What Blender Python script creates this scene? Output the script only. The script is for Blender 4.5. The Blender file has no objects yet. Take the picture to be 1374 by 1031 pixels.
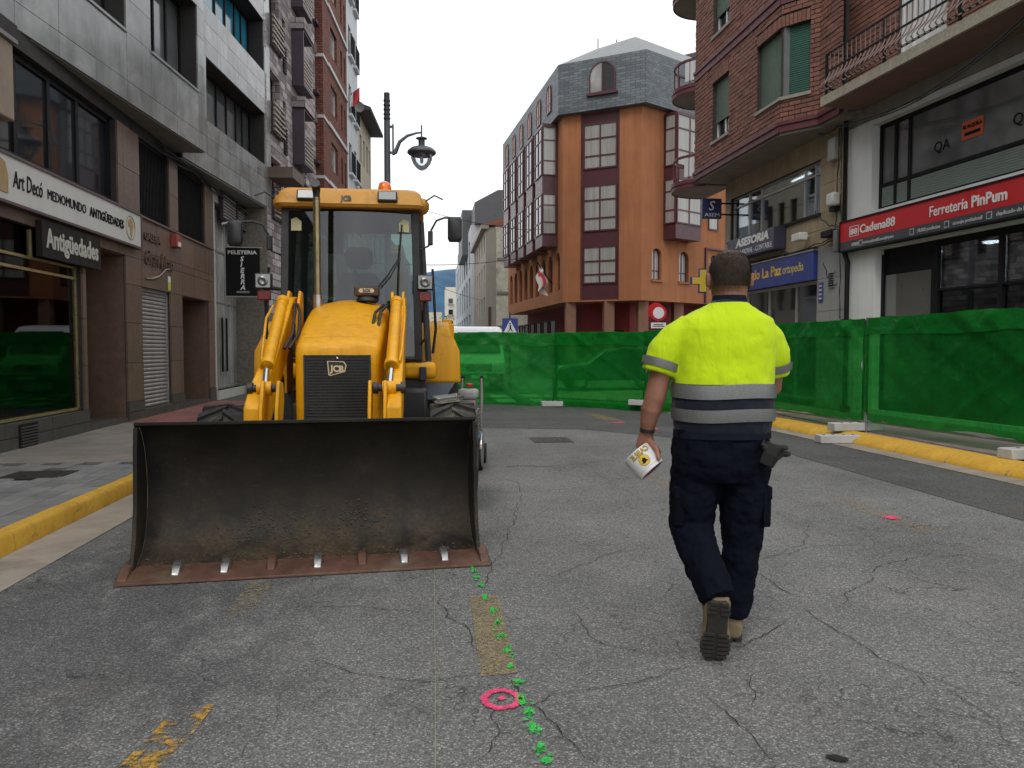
import bpy, bmesh, math, random
from mathutils import Vector, Matrix, Euler, noise
R = math.radians
PI = math.pi
sc = bpy.context.scene
COL = sc.collection
rnd = random.Random(7)

# ------------------------------------------------------------------ camera, sky, sun, exposure
cam = bpy.data.objects.new('camera', bpy.data.cameras.new('camera'))
COL.objects.link(cam)
cam.location = (0, 0, 1.40)
cam.rotation_euler = (R(90 - 2.59), 0, R(-6.0885))
cam.data.sensor_width = 36
cam.data.lens = 27.51
cam.data.clip_start = 0.05
cam.data.clip_end = 9000
sc.camera = cam

world = bpy.data.worlds.new('World')
sc.world = world
world.use_nodes = True
wn, wl = world.node_tree.nodes, world.node_tree.links
wn.clear()
SUN_EL, SUN_AZ = 52, 205          # azimuth clockwise from +Y
sky = wn.new('ShaderNodeTexSky')
sky.sky_type = 'NISHITA'
sky.sun_disc = False
sky.sun_elevation = R(SUN_EL)
sky.sun_rotation = R(SUN_AZ)
sky.air_density = 1.2
sky.dust_density = 2.0
# an even white cloud deck over the whole dome, thinner in places
wtc = wn.new('ShaderNodeTexCoord')
wmap = wn.new('ShaderNodeMapping'); wmap.inputs['Scale'].default_value = (1, 1, 2.2)
wno = wn.new('ShaderNodeTexNoise'); wno.inputs['Scale'].default_value = 2.2
wno.inputs['Detail'].default_value = 6; wno.inputs['Roughness'].default_value = 0.55
wrp = wn.new('ShaderNodeValToRGB')
wrp.color_ramp.elements[0].position = 0.25; wrp.color_ramp.elements[0].color = (8.7, 9.05, 9.6, 1)
wrp.color_ramp.elements[1].position = 0.75; wrp.color_ramp.elements[1].color = (18.4, 18.6, 18.8, 1)
wmx = wn.new('ShaderNodeMix'); wmx.data_type = 'RGBA'; wmx.inputs[0].default_value = 0.93
wbg = wn.new('ShaderNodeBackground'); wbg.inputs['Strength'].default_value = 0.10
wout = wn.new('ShaderNodeOutputWorld')
wl.new(wtc.outputs['Generated'], wmap.inputs['Vector'])
wl.new(wmap.outputs['Vector'], wno.inputs['Vector'])
wl.new(wno.outputs['Fac'], wrp.inputs['Fac'])
wl.new(sky.outputs['Color'], wmx.inputs[6])
wl.new(wrp.outputs['Color'], wmx.inputs[7])
wl.new(wmx.outputs[2], wbg.inputs['Color'])
wl.new(wbg.outputs['Background'], wout.inputs['Surface'])

sun = bpy.data.objects.new('sun', bpy.data.lights.new('sun', 'SUN'))
COL.objects.link(sun)
sun.data.energy = 1.0
sun.data.angle = R(18)
sun.data.color = (1.0, 0.97, 0.92)
_d = Vector((math.sin(R(SUN_AZ)) * math.cos(R(SUN_EL)), math.cos(R(SUN_AZ)) * math.cos(R(SUN_EL)), math.sin(R(SUN_EL))))
sun.rotation_euler = (-_d).to_track_quat('-Z', 'Y').to_euler()

sc.view_settings.view_transform = 'Standard'
sc.view_settings.look = 'None'
sc.view_settings.exposure = 0.0
sc.view_settings.gamma = 1.0
sc.view_settings.use_curve_mapping = False
sc.cycles.max_bounces = 8
sc.cycles.diffuse_bounces = 4
sc.cycles.glossy_bounces = 4
sc.cycles.transmission_bounces = 6
sc.cycles.transparent_max_bounces = 16
sc.cycles.use_denoising = True
sc.cycles.sample_clamp_indirect = 6

# ------------------------------------------------------------------ materials
MATS = {}
class NT:
    def __init__(s, name, world=False):
        s.world = world
        s.mat = bpy.data.materials.new(name); s.mat.use_nodes = True
        s.n = s.mat.node_tree.nodes; s.l = s.mat.node_tree.links
        s.b = s.n['Principled BSDF']; s.out = s.n['Material Output']
        s._tc = None
    def new(s, t, **kw):
        nd = s.n.new(t)
        for k, v in kw.items(): setattr(nd, k, v)
        return nd
    def link(s, a, b): s.l.new(a, b)
    def tc(s):
        if s._tc is None: s._tc = s.new('ShaderNodeNewGeometry' if s.world else 'ShaderNodeTexCoord')
        return s._tc.outputs['Position' if s.world else 'Object']
    def mapped(s, scale):
        m = s.new('ShaderNodeMapping'); m.inputs['Scale'].default_value = scale
        s.link(s.tc(), m.inputs['Vector']); return m.outputs['Vector']
    def noise(s, scale, detail=4, rough=0.55, vec=None, dist=0):
        nd = s.new('ShaderNodeTexNoise'); nd.inputs['Scale'].default_value = scale
        nd.inputs['Detail'].default_value = detail; nd.inputs['Roughness'].default_value = rough
        nd.inputs['Distortion'].default_value = dist
        s.link(vec if vec is not None else s.tc(), nd.inputs['Vector']); return nd.outputs['Fac']
    def voro(s, scale, feature='F1', vec=None, out='Distance', rand=1.0):
        nd = s.new('ShaderNodeTexVoronoi', feature=feature); nd.inputs['Scale'].default_value = scale
        nd.inputs['Randomness'].default_value = rand
        s.link(vec if vec is not None else s.tc(), nd.inputs['Vector']); return nd.outputs[out]
    def ramp(s, fac, stops):
        r = s.new('ShaderNodeValToRGB'); e = r.color_ramp.elements
        while len(e) < len(stops): e.new(0.5)
        for i, (p, c) in enumerate(stops):
            e[i].position = p
            if not hasattr(c, '__len__'): c = (c, c, c)
            e[i].color = (c[0], c[1], c[2], 1)
        s.link(fac, r.inputs['Fac']); return r.outputs['Color']
    def mix(s, fac, a, b, mode='MIX'):
        m = s.new('ShaderNodeMix', data_type='RGBA', blend_type=mode)
        for sock, v in ((m.inputs[0], fac), (m.inputs[6], a), (m.inputs[7], b)):
            if hasattr(v, 'is_linked') or hasattr(v, 'links'): s.link(v, sock)
            elif hasattr(v, '__len__'): sock.default_value = (v[0], v[1], v[2], 1)
            else: sock.default_value = v if sock.type == 'VALUE' else (v, v, v, 1)
        return m.outputs[2]
    def math(s, op, a, b=0.0, clamp=False):
        m = s.new('ShaderNodeMath', operation=op, use_clamp=clamp)
        for sock, v in ((m.inputs[0], a), (m.inputs[1], b)):
            if hasattr(v, 'links'): s.link(v, sock)
            else: sock.default_value = v
        return m.outputs[0]
    def bump(s, h, strength=0.3, dist=0.01):
        b = s.new('ShaderNodeBump'); b.inputs['Strength'].default_value = strength
        b.inputs['Distance'].default_value = dist
        s.link(h, b.inputs['Height'])
        prev = s.b.inputs['Normal'].links
        if prev: s.link(prev[0].from_socket, b.inputs['Normal'])
        s.link(b.outputs['Normal'], s.b.inputs['Normal'])
    def set(s, **kw):
        for k, v in kw.items():
            i = s.b.inputs[{'rough': 'Roughness', 'metal': 'Metallic', 'spec': 'Specular IOR Level', 'coat': 'Coat Weight', 'coatr': 'Coat Roughness', 'col': 'Base Color', 'alpha': 'Alpha', 'sheen': 'Sheen Weight', 'em': 'Emission Color', 'ems': 'Emission Strength'}[k]]
            if hasattr(v, 'links'): s.link(v, i)
            elif hasattr(v, '__len__'): i.default_value = (v[0], v[1], v[2], 1)
            else: i.default_value = v

def mul(c, k): return (c[0] * k, c[1] * k, c[2] * k)

def mat(name, col, rough=0.6, var=0.15, scale=2.5, bump=0.0, bscale=60, bdist=0.004, metal=0.0, spec=0.5, island=0.0, orand=0.0, dirt=None, dirt_scale=1.2, dirt_lo=0.5, dirt_hi=0.75, coat=0.0, rvar=0.1, streak=0.0, col2=None, world=None):
    if name in MATS: return MATS[name]
    t = NT(name, world if world is not None else orand > 0)
    n1 = t.noise(scale, 6, 0.6)
    c = t.ramp(n1, [(0.3, mul(col, 1 - var)), (0.7, mul(col2 or col, 1 + var))])
    if streak:
        n3 = t.noise(1.0, 5, 0.6, t.mapped((5.0, 5.0, 0.35)))
        c = t.mix(streak, c, t.ramp(n3, [(0.35, 0.45), (0.62, 1.0)]), 'MULTIPLY')
    if island or orand:
        if island:
            g = t.new('ShaderNodeNewGeometry'); r_ = g.outputs['Random Per Island']; a = island
        else:
            g = t.new('ShaderNodeObjectInfo'); r_ = g.outputs['Random']; a = orand
        c = t.mix(1.0, c, t.ramp(r_, [(0, 1 - a), (1, 1 + a)]), 'MULTIPLY')
    if dirt is not None:
        n2 = t.noise(dirt_scale, 8, 0.65, dist=0.4)
        c = t.mix(t.ramp(n2, [(dirt_lo, 0.0), (dirt_hi, 1.0)]), c, dirt)
    t.set(col=c, metal=metal, spec=spec, coat=coat)
    if rvar:
        n4 = t.noise(scale * 3, 4)
        t.set(rough=t.ramp(n4, [(0.3, max(0.02, rough - rvar)), (0.7, min(1, rough + rvar))]))
    else: t.set(rough=rough)
    if bump:
        t.bump(t.noise(bscale, 5, 0.6), bump, bdist)
    MATS[name] = t.mat
    return t.mat

def glass_opaque(name, col=(0.02, 0.024, 0.028), rough=0.04, spec=0.9, wob=0.06):
    if name in MATS: return MATS[name]
    t = NT(name)
    n = t.noise(0.7, 3)
    t.set(col=t.ramp(n, [(0.35, mul(col, 0.6)), (0.65, mul(col, 1.5))]), rough=rough, spec=spec)
    t.bump(t.noise(1.3, 2), wob, 0.02)
    MATS[name] = t.mat
    return t.mat

def glass_clear(name, tint=(0.75, 0.8, 0.78), refl=0.10, rough=0.02, gl_col=1.0):
    if name in MATS: return MATS[name]
    t = NT(name)
    t.n.remove(t.b)
    tr = t.new('ShaderNodeBsdfTransparent'); tr.inputs['Color'].default_value = (*tint, 1)
    gl = t.new('ShaderNodeBsdfGlossy'); gl.inputs['Roughness'].default_value = rough
    gl.inputs['Color'].default_value = (0.95 * gl_col, 0.97 * gl_col, gl_col, 1)
    fr = t.new('ShaderNodeFresnel'); fr.inputs['IOR'].default_value = 1.5
    f = t.math('ADD', t.math('MULTIPLY', fr.outputs[0], 0.85), refl - 0.04, True)
    mx = t.new('ShaderNodeMixShader')
    t.link(f, mx.inputs[0]); t.link(tr.outputs[0], mx.inputs[1]); t.link(gl.outputs[0], mx.inputs[2])
    t.link(mx.outputs[0], t.out.inputs['Surface'])
    MATS[name] = t.mat
    return t.mat

def plain(name, col, rough=0.6, metal=0.0, spec=0.5, ems=0.0):
    if name in MATS: return MATS[name]
    t = NT(name)
    n = t.noise(14, 3)
    t.set(col=t.ramp(n, [(0.3, mul(col, 0.92)), (0.7, mul(col, 1.06))]), rough=rough, metal=metal, spec=spec)
    if ems: t.set(em=col, ems=ems)
    MATS[name] = t.mat
    return t.mat

# ------------------------------------------------------------------ mesh helpers
def link_obj(name, data, parent=None):
    o = bpy.data.objects.new(name, data)
    COL.objects.link(o)
    if parent is not None: o.parent = parent
    return o
def tag(o, label=None, cat=None, group=None, kind=None):
    if label: o['label'] = label
    if cat: o['category'] = cat
    if group: o['group'] = group
    if kind: o['kind'] = kind
    return o
def thing(name, label, cat, loc=(0, 0, 0), rz=0.0, group=None):
    o = bpy.data.objects.new(name, None)
    o.empty_display_size = 0.2
    COL.objects.link(o); o.location = loc; o.rotation_euler = (0, 0, rz)
    return tag(o, label, cat, group)

class MB:
    def __init__(s, M=None):
        s.v = []; s.f = []; s.M = M
    def add(s, vs, fs, M=None):
        b = len(s.v)
        T = s.M
        if M is not None: T = (T @ M) if T is not None else M
        if T is not None:
            vs = [T @ Vector(p) for p in vs]
            flip = T.to_3x3().determinant() < 0
        else:
            vs = [Vector(p) for p in vs]; flip = False
        s.v += vs
        for f in fs:
            g = [b + i for i in f]
            if flip: g.reverse()
            s.f.append(g)
        return s
    def box(s, x0, x1, y0, y1, z0, z1, M=None):
        if x0 > x1: x0, x1 = x1, x0
        if y0 > y1: y0, y1 = y1, y0
        if z0 > z1: z0, z1 = z1, z0
        return s.add([(x0, y0, z0), (x1, y0, z0), (x1, y1, z0), (x0, y1, z0), (x0, y0, z1), (x1, y0, z1), (x1, y1, z1), (x0, y1, z1)],
                     [(0, 3, 2, 1), (4, 5, 6, 7), (0, 1, 5, 4), (1, 2, 6, 5), (2, 3, 7, 6), (3, 0, 4, 7)], M)
    def cbox(s, c, d, M=None):
        return s.box(c[0] - d[0] / 2, c[0] + d[0] / 2, c[1] - d[1] / 2, c[1] + d[1] / 2, c[2] - d[2] / 2, c[2] + d[2] / 2, M)
    def prism(s, pts, a, b, axis='x', M=None):
        # polygon in the two other axes (yz, xz, xy), extruded from a to b along axis
        n = len(pts)
        def P(p, t):
            if axis == 'x': return (t, p[0], p[1])
            if axis == 'y': return (p[0], t, p[1])
            return (p[0], p[1], t)
        vs = [P(p, a) for p in pts] + [P(p, b) for p in pts]
        ar = sum(pts[i][0] * pts[(i + 1) % n][1] - pts[(i + 1) % n][0] * pts[i][1] for i in range(n))
        if axis == 'y': ar = -ar
        fs = [list(range(n))[::-1], list(range(n, 2 * n))] + [[i, (i + 1) % n, n + (i + 1) % n, n + i] for i in range(n)]
        if (ar < 0) != (b < a): fs = [list(f)[::-1] for f in fs]
        return s.add(vs, fs, M)
    def loft(s, rings, cap=True, closed=True, M=None):
        n = len(rings[0]); vs = [p for r in rings for p in r]; fs = []
        for k in range(len(rings) - 1):
            for i in range(n if closed else n - 1):
                j = (i + 1) % n
                fs.append((k * n + i, k * n + j, (k + 1) * n + j, (k + 1) * n + i))
        if cap and closed:
            fs.append(list(range(n))[::-1]); e = (len(rings) - 1) * n
            fs.append(list(range(e, e + n)))
        return s.add(vs, fs, M)
    def tube(s, pts, r, n=8, cap=True, M=None, ref=(0, 0, 1), sy=1.0):
        pts = [Vector(p) for p in pts]; rings = []
        up = Vector(ref)
        for i, p in enumerate(pts):
            t = (pts[min(i + 1, len(pts) - 1)] - pts[max(i - 1, 0)]).normalized()
            a = up.cross(t)
            if a.length < 1e-3: a = Vector((1, 0, 0)).cross(t)
            if a.length < 1e-3: a = Vector((0, 1, 0)).cross(t)
            a.normalize(); b = t.cross(a)
            rr = r[i] if hasattr(r, '__len__') else r
            ra, rb = rr if hasattr(rr, '__len__') else (rr, rr * sy)
            rings.append([p + a * (ra * math.cos(2 * PI * k / n)) + b * (rb * math.sin(2 * PI * k / n)) for k in range(n)])
        return s.loft(rings, cap, True, M)
    def lathe(s, prof, n=20, M=None, cap=True):
        # prof: (radius, height) pairs, low to high, round z
        rings = [[(r * math.cos(2 * PI * k / n), r * math.sin(2 * PI * k / n), z) for k in range(n)] for r, z in prof]
        return s.loft(rings, cap, True, M)
    def grid(s, fn, nu, nv, M=None):
        vs = [fn(i / nu, j / nv) for j in range(nv + 1) for i in range(nu + 1)]
        fs = [(j * (nu + 1) + i, j * (nu + 1) + i + 1, (j + 1) * (nu + 1) + i + 1, (j + 1) * (nu + 1) + i) for j in range(nv) for i in range(nu)]
        return s.add(vs, fs, M)
    def build(s, name, m, parent=None, smooth=None, bevel=0.0, seg=2, off=None, kind=None, label=None):
        me = bpy.data.meshes.new(name)
        o_ = Vector(off) if off is not None else Vector((0, 0, 0))
        me.from_pydata([tuple(p - o_) for p in s.v], [], s.f)
        if m is not None: me.materials.append(m if not isinstance(m, str) else MATS[m])
        if smooth is not None:
            me.shade_smooth()
            me.set_sharp_from_angle(angle=R(smooth))
        o = link_obj(name, me, parent)
        if off is not None and parent is None: o.location = off
        if bevel:
            b = o.modifiers.new('bevel', 'BEVEL'); b.width = bevel; b.segments = seg; b.limit_method = 'ANGLE'; b.angle_limit = R(40)
            if smooth is None:
                me.shade_smooth(); me.set_sharp_from_angle(angle=R(45))
        if kind: o['kind'] = kind
        if label: o['label'] = label
        return o

def TR(x=0, y=0, z=0, rx=0, ry=0, rz=0, s=1):
    return Matrix.Translation((x, y, z)) @ Euler((R(rx), R(ry), R(rz))).to_matrix().to_4x4() @ Matrix.Diagonal((s, s, s, 1) if not hasattr(s, '__len__') else (*s, 1))
def aim(p, q):
    # matrix at p whose z axis points at q
    p = Vector(p); d = (Vector(q) - p)
    return Matrix.Translation(p) @ d.to_track_quat('Z', 'Y').to_matrix().to_4x4()

_tc = {}
def text_mesh(txt, size, ext=0.004, bold=0.0, shear=0.0, sx=1.0, space=1.0, align='LEFT', sub=2):
    k = (txt, size, ext, bold, shear, sx, space, align)
    if k in _tc: return _tc[k]
    cu = bpy.data.curves.new('lettering', 'FONT')
    cu.body = txt; cu.size = size; cu.extrude = ext; cu.offset = bold; cu.shear = shear
    cu.space_character = space; cu.align_x = align; cu.align_y = 'BOTTOM_BASELINE'; cu.resolution_u = sub
    ob = bpy.data.objects.new('lettering', cu); COL.objects.link(ob)
    dg = bpy.context.evaluated_depsgraph_get()
    me = bpy.data.meshes.new_from_object(ob.evaluated_get(dg))
    bpy.data.objects.remove(ob); bpy.data.curves.remove(cu)
    if sx != 1.0:
        for v in me.vertices: v.co.x *= sx
    me.materials.clear()
    _tc[k] = me
    return me
def put_text(txt, size, m, parent, M, name='lettering', fit=None, **kw):
    me = text_mesh(txt, size, **kw).copy()
    if fit:
        xs = [v.co.x for v in me.vertices]
        w = max(xs) - min(xs); x0 = min(xs)
        for v in me.vertices: v.co.x = (v.co.x - x0) * fit / w
    me.materials.append(m if not isinstance(m, str) else MATS[m])
    o = link_obj(name, me, parent)
    o.matrix_local = M
    return o

class Fac:
    """A vertical facade: u along it, w outward, z up.  side=+1: outward is left of the direction of u."""
    def __init__(s, P, Q, side, root=None):
        P = Vector((P[0], P[1], 0)); Q = Vector((Q[0], Q[1], 0))
        s.P = P; s.d = (Q - P).normalized(); s.len = (Q - P).length; s.side = side
        left = Vector((-s.d.y, s.d.x, 0)); s.n = left * side
        s.root = root
        o = root.location.copy() if root is not None else Vector((0, 0, 0)); s.o = o
        s.M = Matrix(((s.d.x, s.n.x, 0, P.x - o.x), (s.d.y, s.n.y, 0, P.y - o.y), (0, 0, 1, -o.z), (0, 0, 0, 1)))
        s.ang = math.atan2(s.d.y, s.d.x)
    def mb(s): return MB(s.M)
    def W(s, u, w, z): return s.P + s.d * u + s.n * w + Vector((0, 0, z))
    def pos(s, u, w, z): return s.W(u, w, z) - s.o
    def rotM(s, u, w, z):
        return Matrix.Translation(s.pos(u, w, z)) @ Matrix.Rotation(s.ang, 4, 'Z')
    def txtM(s, u, w, z):
        # lettering reads left to right for somebody facing the wall
        a = s.ang + (PI if s.side > 0 else 0.0)
        return Matrix.Translation(s.pos(u, w, z)) @ Matrix.Rotation(a, 4, 'Z') @ Matrix.Rotation(PI / 2, 4, 'X')
def faz(P, az, side, root=None):
    a = R(az); return Fac(P, (P[0] + math.sin(a), P[1] + math.cos(a)), side, root)

def wall(fc, m, u0, u1, z0, z1, holes, parent, w=0.0, depth=0.25, name='wall'):
    """Wall face with real openings: holes are (u0,u1,z0,z1); reveals go back by depth."""
    us = sorted(set([u0, u1] + [min(max(x, u0), u1) for h in holes for x in h[:2]]))
    zs = sorted(set([z0, z1] + [min(max(x, z0), z1) for h in holes for x in h[2:]]))
    b = fc.mb()
    for i in range(len(us) - 1):
        for j in range(len(zs) - 1):
            cu, cz = (us[i] + us[i + 1]) / 2, (zs[j] + zs[j + 1]) / 2
            if any(h[0] < cu < h[1] and h[2] < cz < h[3] for h in holes): continue
            b.add([(us[i], w, zs[j]), (us[i + 1], w, zs[j]), (us[i + 1], w, zs[j + 1]), (us[i], w, zs[j + 1])], [(3, 2, 1, 0)])
    for h in holes:
        a, c, d, e = h; k = w - depth
        b.add([(a, w, d), (a, k, d), (a, k, e), (a, w, e)], [(0, 1, 2, 3)])
        b.add([(c, w, d), (c, k, d), (c, k, e), (c, w, e)], [(3, 2, 1, 0)])
        b.add([(a, w, d), (c, w, d), (c, k, d), (a, k, d)], [(0, 1, 2, 3)])
        b.add([(a, w, e), (c, w, e), (c, k, e), (a, k, e)], [(3, 2, 1, 0)])
    return b.build(name, m, parent)

_pm = {}
def piece(name, d, m, parent, M, bev=0.0):
    """A box piece whose mesh is shared between alike pieces, centred on M."""
    k = (name, round(d[0], 3), round(d[1], 3), round(d[2], 3), m.name)
    if k not in _pm:
        b = MB()
        if bev:
            x, y, z = d[0] / 2, d[1] / 2, d[2] / 2
            b.add([(-x, -y, -z), (x, -y, -z), (x, y, -z), (-x, y, -z), (-x, -y, z - bev), (x, -y, z - bev), (x, y, z - bev), (-x, y, z - bev),
                   (-x + bev, -y + bev, z), (x - bev, -y + bev, z), (x - bev, y - bev, z), (-x + bev, y - bev, z)],
                  [(0, 3, 2, 1), (0, 1, 5, 4), (1, 2, 6, 5), (2, 3, 7, 6), (3, 0, 4, 7), (4, 5, 9, 8), (5, 6, 10, 9), (6, 7, 11, 10), (7, 4, 8, 11), (8, 9, 10, 11)])
        else: b.cbox((0, 0, 0), d)
        me = bpy.data.meshes.new(name); me.from_pydata([tuple(p) for p in b.v], [], b.f); me.materials.append(m)
        _pm[k] = me
    o = link_obj(name, _pm[k], parent)
    o.matrix_local = M
    return o

def panels(fc, m, us, zs, holes, parent, w=0.0, th=0.03, gap=0.008, name='stone_panel'):
    for i in range(len(us) - 1):
        for j in range(len(zs) - 1):
            a, c, d, e = us[i] + gap / 2, us[i + 1] - gap / 2, zs[j] + gap / 2, zs[j + 1] - gap / 2
            cu, cz = (a + c) / 2, (d + e) / 2
            if any(h[0] < cu < h[1] and h[2] < cz < h[3] for h in holes): continue
            piece(name, (c - a, th, e - d), m, parent, fc.rotM(cu, w + th / 2 + rnd.uniform(-0.002, 0.002), cz))

def spans(a, b, step, cuts=()):
    pts = sorted(set([a, b] + [c for c in cuts if a < c < b])); out = [a]
    for p, q in zip(pts, pts[1:]):
        k = max(1, round((q - p) / step))
        out += [p + (q - p) * (i + 1) / k for i in range(k)]
    return out

def window(fc, parent, u0, u1, z0, z1, w, fm, gm, cols=1, rows=(), fr=0.05, th=0.06, name='window'):
    """Window part: the frame is the mesh, each pane a sub-part."""
    b = fc.mb()
    b.box(u0, u0 + fr, w, w + th, z0, z1); b.box(u1 - fr, u1, w, w + th, z0, z1)
    b.box(u0 + fr, u1 - fr, w, w + th, z0, z0 + fr); b.box(u0 + fr, u1 - fr, w, w + th, z1 - fr, z1)
    cu = cols if hasattr(cols, '__len__') else [u0 + (u1 - u0) * (i + 1) / cols for i in range(cols - 1)]
    for c in cu: b.box(c - fr / 2, c + fr / 2, w, w + th - 0.003, z0 + fr, z1 - fr)
    for r_ in rows: b.box(u0 + fr, u1 - fr, w, w + th - 0.006, r_ - fr / 2, r_ + fr / 2)
    o = b.build(name, fm, parent)
    xs = [u0] + list(cu) + [u1]; ys = [z0] + list(rows) + [z1]
    for i in range(len(xs) - 1):
        for j in range(len(ys) - 1):
            g = fc.mb(); g.box(xs[i] + 0.01, xs[i + 1] - 0.01, w + 0.012, w + 0.024, ys[j] + 0.01, ys[j + 1] - 0.01)
            g.build('pane', gm, o)
    return o

# ------------------------------------------------------------------ road and pavements
def asphalt(name, base, stain=True, crack=True, light=0.22, speck=1.0):
    t = NT(name)
    vn_ = t.new('ShaderNodeTexVoronoi'); vn_.inputs['Scale'].default_value = 125; t.link(t.tc(), vn_.inputs['Vector'])
    sep = t.new('ShaderNodeSeparateColor'); t.link(vn_.outputs['Color'], sep.inputs[0])
    d1 = vn_.outputs['Distance']
    stone = t.ramp(sep.outputs[0], [(0.0, mul((1, 0.985, 0.955), base * 0.66)), (0.45, mul((1, 0.985, 0.955), base * 0.95)), (0.8, mul((1, 0.985, 0.965), base * 1.12)), (1.0, (light * 1.35, light * 1.33, light * 1.27))])
    gap = t.ramp(d1, [(0.32, 1.0), (0.62, 0.35)])
    c = t.mix(speck, stone, gap, 'MULTIPLY')
    f2 = t.noise(330, 2, 0.6)
    c = t.mix(0.40, c, t.ramp(f2, [(0.35, 0.6), (0.65, 1.35)]), 'MULTIPLY')
    big = t.noise(0.7, 6, 0.68)
    c = t.mix(1.0, c, t.ramp(big, [(0.25, 0.70), (0.5, 1.0), (0.75, 1.24)]), 'MULTIPLY')
    # tyre-polished tracks along the street
    tr = t.noise(1.0, 3, 0.5, t.mapped((1.3, 0.06, 1)))
    c = t.mix(0.6, c, t.ramp(tr, [(0.35, 0.85), (0.65, 1.12)]), 'MULTIPLY')
    # brownish dust
    du = t.noise(1.1, 4, 0.7)
    c = t.mix(t.ramp(du, [(0.55, 0.0), (0.85, 0.3)]), c, (0.19, 0.16, 0.12))
    if stain:
        geo = t.new('ShaderNodeMapping'); geo.inputs['Location'].default_value = (1.9, -2.5, 0); geo.inputs['Scale'].default_value = (1.0, 0.62, 1)
        t.link(t.tc(), geo.inputs['Vector'])
        gr = t.new('ShaderNodeTexGradient', gradient_type='SPHERICAL')
        sc_ = t.new('ShaderNodeMapping'); sc_.inputs['Scale'].default_value = (0.55, 0.55, 0.55)
        t.link(geo.outputs[0], sc_.inputs['Vector']); t.link(sc_.outputs[0], gr.inputs['Vector'])
        sn = t.noise(2.6, 7, 0.7, t.mapped((1.2, 0.7, 1)), 0.8)
        k = t.math('MULTIPLY', gr.outputs['Fac'], t.ramp(sn, [(0.36, 0.15), (0.60, 1.0)]))
        k = t.ramp(k, [(0.03, 0.0), (0.40, 0.62)])
        c = t.mix(k, c, t.mix(1.0, c, (0.38, 0.38, 0.40), 'MULTIPLY'))
    if crack:
        nz = t.new('ShaderNodeTexNoise'); nz.inputs['Scale'].default_value = 3.0; nz.inputs['Detail'].default_value = 3; nz.inputs['Roughness'].default_value = 0.65
        t.link(t.tc(), nz.inputs['Vector'])
        vm = t.new('ShaderNodeVectorMath', operation='MULTIPLY_ADD')
        t.link(nz.outputs['Color'], vm.inputs[0]); vm.inputs[1].default_value = (0.55, 0.55, 0); t.link(t.tc(), vm.inputs[2])
        cm = None
        for scl, wd, lo, seed in ((2.3, 0.009, 0.46, 9.1),):
            e = t.voro(scl, 'DISTANCE_TO_EDGE', vm.outputs[0])
            line = t.ramp(e, [(0.0, 1.0), (wd, 0.0)])
            mp = t.new('ShaderNodeMapping'); mp.inputs['Location'].default_value = (seed, seed, 0); t.link(t.tc(), mp.inputs['Vector'])
            msk = t.ramp(t.noise(0.9, 2, 0.6, mp.outputs[0]), [(lo, 0.0), (lo + 0.09, 1.0)])
            l2 = t.math('MULTIPLY', line, msk)
            cm = l2 if cm is None else t.math('MAXIMUM', cm, l2)
        c = t.mix(t.math('MULTIPLY', cm, 0.75), c, (0.02, 0.02, 0.02))
    t.set(col=c, rough=0.88, spec=0.25)
    t.bump(t.math('SUBTRACT', 1.0, d1), 0.5, 0.006)
    MATS[name] = t.mat
    return t.mat
asphalt('asphalt', 0.215, light=0.30, speck=0.62)
asphalt('asphalt_dark', 0.115, stain=False, crack=True, light=0.17, speck=0.5)
asphalt('asphalt_far', 0.10, stain=False, crack=False)
mat('concrete_gutter', (0.30, 0.255, 0.205), 0.85, 0.16, 3.0, 0.35, 120, 0.003, dirt=(0.10, 0.09, 0.075), dirt_scale=1.6, dirt_lo=0.52, dirt_hi=0.85)
mat('paver_grey', (0.185, 0.18, 0.175), 0.85, 0.16, 6.0, 0.3, 150, 0.003, orand=0.16, dirt=(0.09, 0.085, 0.08), dirt_lo=0.5, dirt_hi=0.9)
mat('slab_beige', (0.215, 0.19, 0.16), 0.85, 0.14, 3.0, 0.3, 130, 0.003, orand=0.10, dirt=(0.12, 0.10, 0.08), dirt_lo=0.5, dirt_hi=0.85)
mat('slab_red', (0.23, 0.085, 0.07), 0.8, 0.15, 4.0, 0.25, 130, 0.003, orand=0.12, dirt=(0.13, 0.08, 0.07))
mat('slab_pink', (0.30, 0.19, 0.155), 0.85, 0.14, 4.0, 0.25, 130, 0.003, orand=0.10)
mat('pave_bed', (0.075, 0.068, 0.06), 0.95, 0.2, 6.0)
mat('ground_dirt', (0.11, 0.11, 0.105), 0.95, 0.2, 0.05)

def kerb_yellow():
    t = NT('kerb_yellow')
    n = t.noise(3.0, 5, 0.6)
    c = t.ramp(n, [(0.3, (0.50, 0.27, 0.025)), (0.7, (0.64, 0.37, 0.045))])
    w = t.noise(5.5, 8, 0.75, t.mapped((1.0, 1.0, 1.0)), 0.3)
    c = t.mix(t.ramp(w, [(0.60, 0.0), (0.68, 1.0)]), c, t.ramp(t.noise(30, 3), [(0.3, (0.06, 0.05, 0.045)), (0.7, (0.22, 0.19, 0.15))]))
    g = t.noise(14, 5, 0.7)
    c = t.mix(t.ramp(g, [(0.5, 0.0), (0.85, 0.5)]), c, (0.14, 0.09, 0.03))
    t.set(col=c, rough=0.75, spec=0.3)
    t.bump(w, 0.35, 0.012); t.bump(t.noise(90, 4), 0.3, 0.003)
    MATS['kerb_yellow'] = t.mat
kerb_yellow()
mat('kerb_plain', (0.36, 0.33, 0.28), 0.85, 0.15, 3, 0.3, 90, 0.003, dirt=(0.15, 0.13, 0.11))

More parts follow.
